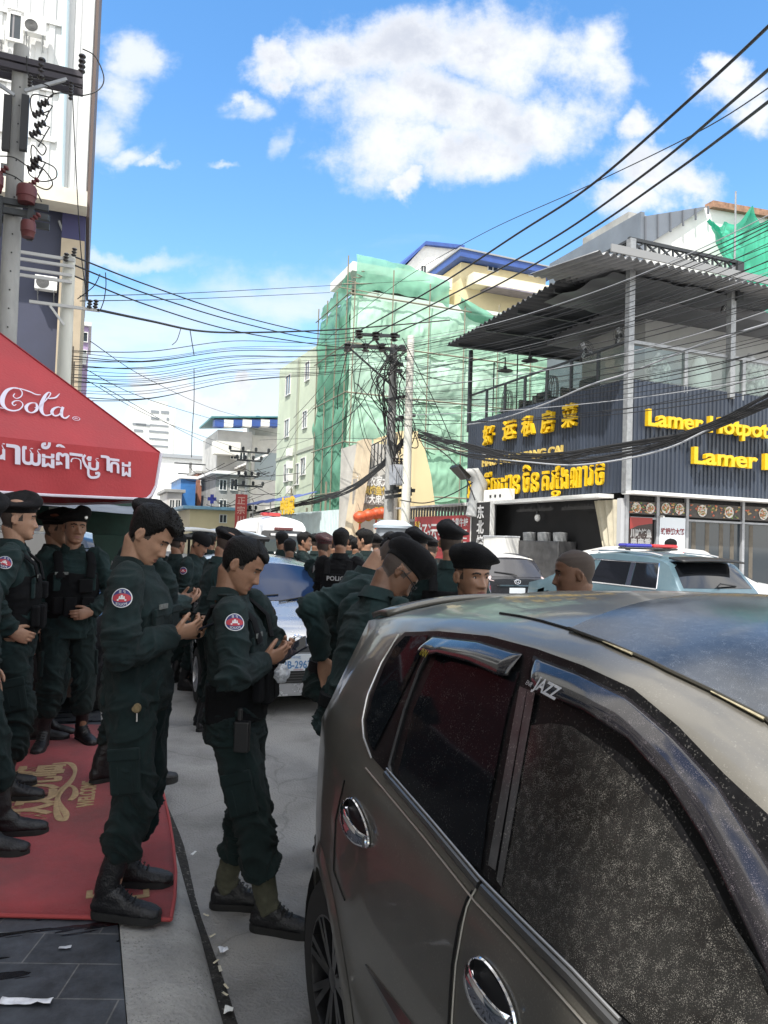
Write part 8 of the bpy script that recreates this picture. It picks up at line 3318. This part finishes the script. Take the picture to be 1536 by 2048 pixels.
 p = at(381, 925, 95)
 f = thing('utility_pole', 'thin grey pole far down the street near the blue house', 'pole', (p.x, p.y, 0), TH)
 mb = MB()
 mb.tube([(0, 0, 0), (0, 0, p.z)], [.26, .18], 10)
 mb.build('shaft', CONP, f, smooth=True)
 mb = MB()
 for z, w_ in ((p.z - .2, 4.0), (p.z - 1.5, 3.0)):
  mb = MB()
  mb.bar((-w_ / 2, -.25, z), (w_ / 2, -.25, z), .14, .14)
  mb.build('crossarm', DSTEEL, f)
centre_poles()
def wire(pts, r, label, group, m=None, name='overhead_cable', seg=10):
 """pts: photograph points with a depth each"""
 P = catmull([at(x, y, d) for x, y, d in pts], seg)
 mb = MB()
 mb.tube(P, r, 5)
 o = mb.build(name, m or CABLE, None, smooth=True)
 return tag(o, label, 'cable', group)
def wires():
 rnd = random.Random(9)
 HV = 'thick black power line rising from the twin poles to the upper right corner'
 for a_ in ([(718, 662, 30), (870, 575, 24), (1031, 470, 18.5), (1180, 372, 15), (1400, 180, 11.5), (1560, 30, 9.5)],
    [(752, 666, 30), (940, 570, 24), (1117, 470, 18.5), (1300, 340, 14.5), (1450, 215, 11.5), (1560, 118, 9.5)],
    [(788, 668, 30), (985, 575, 24), (1165, 470, 18.5), (1340, 350, 14.5), (1460, 262, 12), (1560, 185, 10)]):
  wire(a_, .026, HV, 'power lines to the upper right corner')
 wire([(640, 690, 33), (790, 570, 30), (960, 470, 24), (1175, 372, 17), (1400, 262, 13), (1560, 160, 10)], .011, 'thin line crossing beneath the upper right power lines', None)
 LV = 'black power line from the white left pole to the twin poles'
 for a_ in ([(150, 514, 15), (300, 572, 18), (480, 632, 23), (640, 668, 28), (718, 664, 30)],
    [(150, 531, 15), (300, 590, 18), (480, 645, 23), (640, 678, 28), (750, 668, 30)],
    [(148, 552, 15), (300, 612, 18), (470, 662, 23), (640, 690, 28), (690, 695, 30)]):
  wire(a_, .018, LV, 'power lines between the left pole and the twin poles')
 wire([(196, 620, 15), (300, 642, 17), (400, 662, 20), (500, 665, 24), (660, 660, 28), (790, 650, 30), (900, 640, 30)], .028, 'heavy insulated cable sagging from the white pole past the twin poles', None)
 wire([(380, 660, 20), (388, 710, 20)], .012, 'short loose wire end hanging from the heavy sagging cable', None)
 wire([(362, 656, 20), (354, 680, 20), (344, 690, 20)], .010, 'second frayed loose wire end left of the hanging one', None)
 wire([(388, 738, 26), (388, 800, 26), (384, 870, 26), (383, 915, 26)], .014, 'single wire dropping straight down in the middle of the sky', None)
 FAN = 'thin cable strung between the left pole and the twin poles'
 for k in range(18):
  y0 = 672 + k * 5.6 + rnd.uniform(-4, 4)
  y1 = 684 + k * 4 + rnd.uniform(-6, 6)
  sg = rnd.uniform(2, 16)
  wire([(140, y0 + 30, 15), (300, (y0 + 34) * .7 + y1 * .3 + sg, 17.5), (470, y0 * .35 + y1 * .65 + sg * .8, 22), (640, y1 + 3, 27), (785, y1 - 10, 30)], rnd.choice((.006, .008, .010)), FAN, 'thin cables between the left pole and the twin poles')
 for a_ in ([(160, 590, 15), (400, 575, 22), (660, 570, 30), (900, 548, 40)], [(160, 606, 15), (400, 590, 22), (640, 578, 30), (760, 560, 36)], [(160, 628, 15), (430, 560, 25), (700, 480, 36)]):
  pass
 wire([(160, 592, 15), (400, 585, 22), (680, 570, 32), (860, 560, 42)], .010, 'thin level wire high across the middle of the street', None)
 wire([(160, 602, 15), (400, 597, 22), (660, 585, 32)], .010, 'second thin level wire just beneath the high one', None)
 DOWN = 'thin wire slanting down from the left towards the far houses'
 for a_ in ([(180, 682, 20), (300, 760, 30), (440, 822, 45), (560, 850, 60)], [(170, 738, 20), (300, 800, 30), (470, 850, 50), (560, 868, 62)], [(172, 760, 20), (330, 845, 36), (500, 905, 60)], [(200, 770, 20), (380, 870, 40), (480, 915, 60)]):
  wire(a_, .012, DOWN, 'thin wires slanting down to the far houses')
 UPC = 'thin wire from the far street up to the twin poles'
 for a_ in ([(540, 960, 60), (600, 850, 48), (690, 760, 36), (760, 690, 31)], [(560, 1005, 58), (640, 900, 45), (720, 790, 35), (775, 700, 31)], [(520, 930, 60), (600, 840, 46), (680, 760, 36), (740, 690, 31)], [(500, 915, 62), (640, 870, 48), (700, 800, 36), (780, 720, 31)], [(520, 880, 62), (650, 876, 48), (780, 878, 34), (940, 872, 30)]):
  wire(a_, .013, UPC, 'thin wires from the far street to the twin poles')
 FR_ = 'thin cable fanning from the twin poles across the restaurant to the right edge'
 for k in range(36):
  y0 = 685 + k * 4.6 + rnd.uniform(-10, 10)
  y2 = 408 + k * 10.6 + rnd.uniform(-12, 12)
  sg = rnd.uniform(15, 46)
  P = []
  for t, d in ((0, 30), (.25, 24), (.5, 19.5), (.75, 16.2), (1, 14)):
   x = 790 + (1570 - 790) * t
   P.append((x, y0 + (y2 - y0) * t + sg * 4 * t * (1 - t) * .9, d))
  wire(P, rnd.choice((.006, .008, .011)), FR_, 'thin cables fanning across the restaurant', CABLE if rnd.random() < .9 else CABLEG)
 BN = 'black cable in the thick sagging bundle before the yellow signs'
 for k in range(22):
  j = lambda s_=1.0: rnd.uniform(-11, 11) * s_
  wire([(836, 868 + j(.8), 29), (935, 900 + j(1.2), 24), (1072, 915 + j(1.4), 20.4), (1247, 900 + j(1.3), 17.8), (1400, 862 + j(.8), 16), (1560, 790 + j(1.6), 14.4)], rnd.choice((.010, .013, .018, .022)), BN, 'cables of the sagging bundle before the signs')
 wire([(930, 880, 26), (945, 895, 24.5), (985, 915, 22.5), (1065, 925, 20.5), (1150, 930, 19), (1250, 918, 17.7), (1340, 895, 16.5), (1420, 858, 15.8), (1560, 800, 14.5)], .022, 'pale grey cable looping under the sagging bundle', None, CABLEG)
 wire([(930, 850, 27), (1000, 838, 24), (1090, 808, 21), (1180, 770, 19), (1260, 745, 18), (1400, 690, 16), (1560, 640, 14)], .022, 'pale grey cable running along the top of the dark cladding', None, CABLEG)
 SL = 'black cable sagging from the twin poles down to the left'
 for k in range(16):
  j = lambda s_=1.0: rnd.uniform(-7, 7) * s_
  wire([(825, 862 + j(), 30), (770, 925 + j(), 32), (700, 978 + j(), 37), (630, 1002 + j(), 45), (560, 1016 + j(.6), 55), (500, 1030 + j(.6), 66)], rnd.choice((.014, .020, .028)), SL, 'cables of the bundle sagging to the far left')
 for a_, lab in (([(800, 1000, 29.5), (850, 1006, 28), (900, 990, 27), (945, 965, 26)], 'loose loop of cable from the twin poles to the curved duct'), ([(838, 880, 29), (880, 900, 27), (925, 945, 25.5), (950, 1000, 24)], 'cable drooping from the twin poles to the floodlight')):
  wire(a_, .022, lab, None)
 TP = 'thin slack wire tangled round the twin poles'
 for k in range(26):
  x0, y0 = rnd.uniform(690, 830), rnd.uniform(665, 800)
  x1, y1 = x0 + rnd.uniform(-150, 190), y0 + rnd.uniform(40, 260)
  d1 = 30 + rnd.uniform(-3, 6)
  wire([(x0, y0, 29.6), ((x0 + x1) / 2 + rnd.uniform(-20, 20), (y0 + y1) / 2 + rnd.uniform(10, 50), (29.6 + d1) / 2), (x1, y1, d1)], rnd.choice((.010, .014, .018)), TP, 'slack wires round the twin poles', seg=8)
 TG = 'tangled black cable in the far street'
 for k in range(26):
  x, y = rnd.uniform(360, 560), rnd.uniform(930, 1030)
  d = rnd.uniform(55, 68)
  wire([(x, y, d), (x + rnd.uniform(15, 35), y + rnd.uniform(4, 16), d), (x + rnd.uniform(50, 90), y + rnd.uniform(-15, 15), d)], .022, TG, 'tangled cables in the far street', seg=6)
wires()
# ---------------------------------------------------------------- who stands where
def phone(p, w_, h_, d, up, label, col='phone_case'):
 o = thing('smartphone', label, 'phone', p)
 d, up = Vector(d).normalized(), Vector(up).normalized()
 up = (up - d * up.dot(d)).normalized()
 n = d.cross(up)
 mb = MB()
 mb.obox((0, 0, 0), n * w_ / 2, d * h_ / 2, up * .0042)
 mb.build('phone_body', mat(col, (.012, .014, .022), .3, coat=.3), o, bevel=.003)
 mb = MB()
 mb.obox(up * .0047, n * w_ * .46, d * h_ * .47, up * .0006)
 mb.build('phone_screen', mat('phone_screen', (.02, .022, .03), .05, coat=.8), o)
 return o
def palm(i, k):
 s, e, w, spec = i['arm'][k]
 return i['root'].matrix_basis @ (w)
def W(i, v):
 return i['root'].matrix_basis @ Vector(v)
def people():
 bpy.context.view_layer.update()
 P1 = person('bareheaded man with thick black hair looking down at his phone on the red mat', ground(254, 1800, .116), -4, 1.685, 'light', 'none', lean=-2, nofs=-.035, shy=.02, pfw=.25, head=(38, -4, 0),
   arms=(dict(w=(.06, .175, 1.155), h=Vector((.6, -.12, -1)), d=(-.25, .85, .25), pn=(-.75, -.1, .6), curl=1.0), dict(w=(-.09, .185, 1.145), h=Vector((-.6, -.12, -1)), d=(.25, .85, .25), pn=(.75, -.1, .6), curl=1.0)),
   feet=((.15, .01, -2), (-.13, -.05, 8)), hips=(.0, .01), fine=.0042, cloth=.0068, detail=True, hairlen=1.05, seed=3, belt=False, smile=0, hem=-.045)
 M = P1['root'].matrix_basis
 hw = (P1['arm'][1][2] + P1['arm'][-1][2]) / 2
 phone(M @ (hw + Vector((0, .13, .045))), .074, .155, M.to_3x3() @ Vector((.1, .85, .38)), Vector((0, 0, 1)), 'black phone held by the bareheaded man on the mat')
 mb = MB()
 c = Vector((.135, .055, .93))
 mb.lathe([(.001, -.008), (.018, -.008), (.021, 0), (.018, .008), (.001, .008)], 16, c=(.176, .075, .868), axis='X')
 mb.build('key_fob', mat('brass_fob', (.36, .27, .15), .4, metal=.6, var=.5, vscale=70), P1['root'], smooth=True)
 mb = MB()
 mb.tube([(.178, .078, .848), (.180, .080, .813)], (.005), 6)
 mb.build('key', CHR, P1['root'])
 mb = MB()
 mb.loft([[Vector((.196 * math.cos(a_), .012 + .150 * math.sin(a_), z + .012 * math.sin(a_ * 2))) for a_ in np.linspace(-1.1, 1.25, 20)] for z in (.835, .80)], closed=False)
 P2 = person('man with cropped hair and olive canvas boots standing in the road with a phone', ground(473, 1836), -6, 1.675, 'mid', 'none', lean=-3, nofs=-.04, shy=.035, pfw=.5, girth=.94, head=(33, -6, 0),
   arms=(dict(w=(.075, .095, 1.165), h=Vector((.9, .2, -1)), d=(-.3, .85, .25), pn=(-.8, -.1, .5), curl=.95), dict(w=(-.085, .115, 1.165), h=Vector((-.9, .2, -1)), d=(.3, .85, .3), pn=(.75, -.1, .6), curl=.9)),
   feet=((.085, .185, -4), (-.085, -.05, 8)), hips=(0, -.035), fine=.0042, cloth=.0068, detail=True, hairlen=.42, seed=5, boots='canvas', vest='low')
 M = P2['root'].matrix_basis
 hw = (P2['arm'][1][2] + P2['arm'][-1][2]) / 2
 phone(M @ (hw + Vector((.015, .105, .045))), .08, .16, M.to_3x3() @ Vector((.05, .78, .5)), Vector((0.35, -.4, .8)), 'dark blue phone held by the cropped-haired man in the road', 'phone_blue')
 mb = MB()                                                 # radio on his hip
 mb.box(.185, .225, .02, .085, .80, .93)
 mb.box(.19, .215, .03, .05, .93, .985)
 mb.build('radio', BLK, P2['root'], bevel=.006)
 mb = MB()
 mb.ball((0, 0, 0), .035, .028, .04, 14, 10)
 mb.v = [tuple(Vector(v) * (1 + .35 * mnoise.noise(Vector(v) * 60))) for v in mb.v]
 o = mb.build('crumpled_wrapper', mat('clear_film', (.55, .57, .6), .15, alpha=.75, var=.5, vscale=60), None, smooth=True)
 o.location = M @ (hw + Vector((.06, .075, -.055)))
 tag(o, 'crumpled clear wrapper hanging below the hand of the man with cropped hair', 'wrapper')
 P10 = person('man with beret and spectacles bowing his head, his back beside the car boot', at(712, 1600, 3.4).xy.to_3d(), 40, 1.69, 'dark', 'beret', lean=16, nofs=-.03, head=(34, 26, 4), hips=(0, -.03),
   arms=('phone', 'phone'), fine=.0045, cloth=.0075, detail=True, seed=11, flop=-1, uni=UNI2)
 HWf = P10['HW']
 mb = MB()
 for k in (1, -1):
  c = HWf((k * .033, .106, .000))
  mb.tube([c + P10['Rh'] @ Vector((.024 * math.cos(a_), 0, .018 * math.sin(a_))) for a_ in np.linspace(0, 2 * PI, 17)], .0022, 6)
  mb.tube([HWf((k * .057, .103, .006)), HWf((k * .080, .06, .006)), HWf((k * .083, .0, .008)), HWf((k * .082, -.02, -.006))], .0026, 6)
 mb.tube([HWf((-.010, .108, .004)), HWf((.010, .108, .004))], .002, 6)
 mb.build('spectacles', BLK, P10['root'], smooth=True)
 P11 = person('stooping man with elbow out and open hand behind his back, half behind the bespectacled man', at(676, 1500, 4.0).xy.to_3d(), 10, 1.78, 'light', 'helmet', lean=13, nofs=.03, head=(52, 0, 0), hips=(0, -.02),
   arms=(dict(w=(.20, -.115, 1.04), h=Vector((.3, -1, .45)), d=(.0, .45, -.85), pn=(.9, -.3, .2), curl=.30), 'phone'), patches=(), fine=.005, cloth=.008, seed=13, uni=UNI2)
 person('man in a black beret glancing back over the car roof', at(932, 1500, 3.55).xy.to_3d(), 68, 1.625, 'mid', 'beret', head=(4, 116, 0), twist=-14, arms=('phone', 'phone'), fine=.0042, cloth=.008, detail=False, seed=15, flop=-1)
 person('heavy man with a shaven head in profile facing left behind the car roof', at(1146, 1500, 3.6).xy.to_3d(), 172, 1.65, 'dark', 'none', head=(6, 0, 0), arms=('hang', 'hang'), hairlen=.2, fine=.0042, cloth=.009, seed=17, uni=mat('grey_shirt', (.05, .05, .055), .9), patches=(), girth=1.08)
 person('man in a tall black beret seen from behind with a dark backpack', at(893, 1400, 5.5).xy.to_3d(), 82, 1.78, 'light', 'beret', head=(0, 0, 0), arms=('hang', 'phone'), vest='full', fine=.006, cloth=.010, seed=19, uni=UNI2, badge=True)
 person('man in beret and black vest at the left edge, arms behind him', ground(6, 1588, .116), 18, 1.73, 'light', 'beret', head=(4, -6, 0), arms=('hip', 'hip'), vest='full', feet=((.11, .04, -6), (-.10, -.03, 8)), fine=.005, cloth=.0075, detail=True, seed=21, flop=1, uni=UNI2, badge=True)
 person('man cut off by the left edge, only boots and cap showing', ground(-95, 1690, .116), 10, 1.70, 'light', 'beret', head=(10, 0, 0), arms=('hang', 'hang'), feet=((.12, .20, -6), (-.10, .22, 8)), hips=(0, .02), fine=.006, cloth=.009, seed=23, belt=True)
 person('smiling man wearing a beret with a silver badge, thumb in his belt', ground(128, 1490, .1), -58, 1.70, 'mid', 'beret', head=(-2, -6, -3), arms=('hang', 'belt'), vest='full', smile=1, badge=True, feet=((.15, .05, -20), (-.13, -.02, 14)), fine=.0045, cloth=.0075, detail=True, seed=25, flop=1, uni=UNI2)
 person('man in beret with his profile to the right, behind the smiling man', at(100, 1300, 5.75).xy.to_3d() + Vector((0, 0, .1)), 6, 1.69, 'mid', 'beret', head=(4, 0, 0), arms=('hang', 'hang'), fine=.005, cloth=.010, seed=27, vest=None)
 person('man with a beret turned away behind the bareheaded man on the mat', ground(248, 1568, .112), 38, 1.74, 'mid', 'beret', lean=4, head=(16, 0, 0), arms=('phone', 'phone'), feet=((.10, .10, -4), (-.10, -.08, 6)), fine=.006, cloth=.009, detail=True, seed=29, uni=UNI2)
 person('man in dark boots leaning towards the silver car, behind the cropped-haired man', ground(412, 1456), 35, 1.71, 'mid', 'beret', lean=8, head=(16, 0, 0), arms=('phone', 'phone'), feet=((.08, -.02, 0), (-.14, .04, 4)), fine=.006, cloth=.010, seed=31, uni=UNI2)
 def bg(label, px, d, face, H, skin, hat, seed_, hd=(5, 0, 0), arms=('hang', 'phone'), vest=None, uni=UNI, hl=.8, lean=0, patches=(1, -1), badge=False):
  p = at(px, 1300, d)
  p.z = 0
  return person(label, p, face, H, skin, hat, head=hd, arms=arms, vest=vest, fine=.008, cloth=.013, seed=seed_, uni=uni, hairlen=hl, lean=lean, patches=patches, badge=badge)
 bg('man with a dark cap at the edge of the tricycle roofs', 345, 8.6, 60, 1.66, 'mid', 'helmet', 41)
 bg('man looking down in a black cap in front of the tricycle', 383, 8.2, -12, 1.68, 'mid', 'helmet', 42, hd=(28, 0, 0))
 bg('man with a beret facing the tricycle, his back turned', 437, 10.2, 95, 1.73, 'mid', 'beret', 43)
 bg('man with short hair behind the silver car, left of the van window', 556, 10.5, 120, 1.72, 'mid', 'none', 44, hl=.7)
 bg('man with short hair close behind the silver car roof', 572, 9.6, 100, 1.63, 'dark', 'none', 46, hl=.6)
 bg('man in profile to the right in front of the van window', 600, 10.4, 0, 1.72, 'mid', 'none', 45, hd=(4, 0, 0))
 bg('man in a maroon beret with a patch on his sleeve', 641, 8.6, 60, 1.68, 'mid', 'beret', 77)
 bg('man with POLICE on the back of his black vest', 674, 7.9, 84, 1.755, 'mid', 'none', 48, vest='full', uni=VEST, hl=.8)
 bg('man with thick hair turned to the left beyond the vest', 724, 9.2, 150, 1.77, 'light', 'none', 49, hl=1.0)
 bg('small far man between the vest and the thick-haired man', 705, 11.5, 90, 1.66, 'mid', 'none', 50)
 bg('man in a black cap stooping over, ear and cheek showing', 722, 5.2, 20, 1.70, 'light', 'helmet', 52, hd=(30, 0, 0), lean=12, uni=UNI2)
 bg('man in a wide beret left of the tall one', 828, 6.2, 80, 1.735, 'mid', 'beret', 53, uni=UNI2)
 bg('man in a beret half hidden by the bespectacled man', 781, 7.2, 90, 1.70, 'mid', 'beret', 55)
 bg('far man with short hair between the two tricycle roofs', 412, 11.2, 80, 1.66, 'mid', 'none', 61)
 bg('far man in a beret at the right tricycle roof', 470, 12.0, 100, 1.69, 'mid', 'beret', 63)
 bg('far man in a beret at the right edge of the van window', 624, 12.2, 70, 1.68, 'mid', 'beret', 65)
 bg('far man in a black cap just right of the van', 659, 11.4, 110, 1.66, 'mid', 'helmet', 67)
 bg('far bareheaded man under the lanterns', 692, 12.8, 60, 1.70, 'mid', 'none', 69)
 bg('far man in a beret right of the thick-haired man', 748, 10.6, 85, 1.70, 'mid', 'beret', 71)
 bg('far bareheaded man at the foot of the twin poles', 766, 12.5, 170, 1.72, 'mid', 'none', 73)
 bg('far man in a black cap below the water tank', 801, 9.4, 100, 1.69, 'mid', 'helmet', 75)
 bg('far man in a beret before the red banner sign', 856, 9.0, 75, 1.69, 'mid', 'beret', 79)
 bg('man in a dark cap behind the light bar of the blue vehicle', 1338, 14.5, 200, 1.83, 'mid', 'helmet', 57)
people()
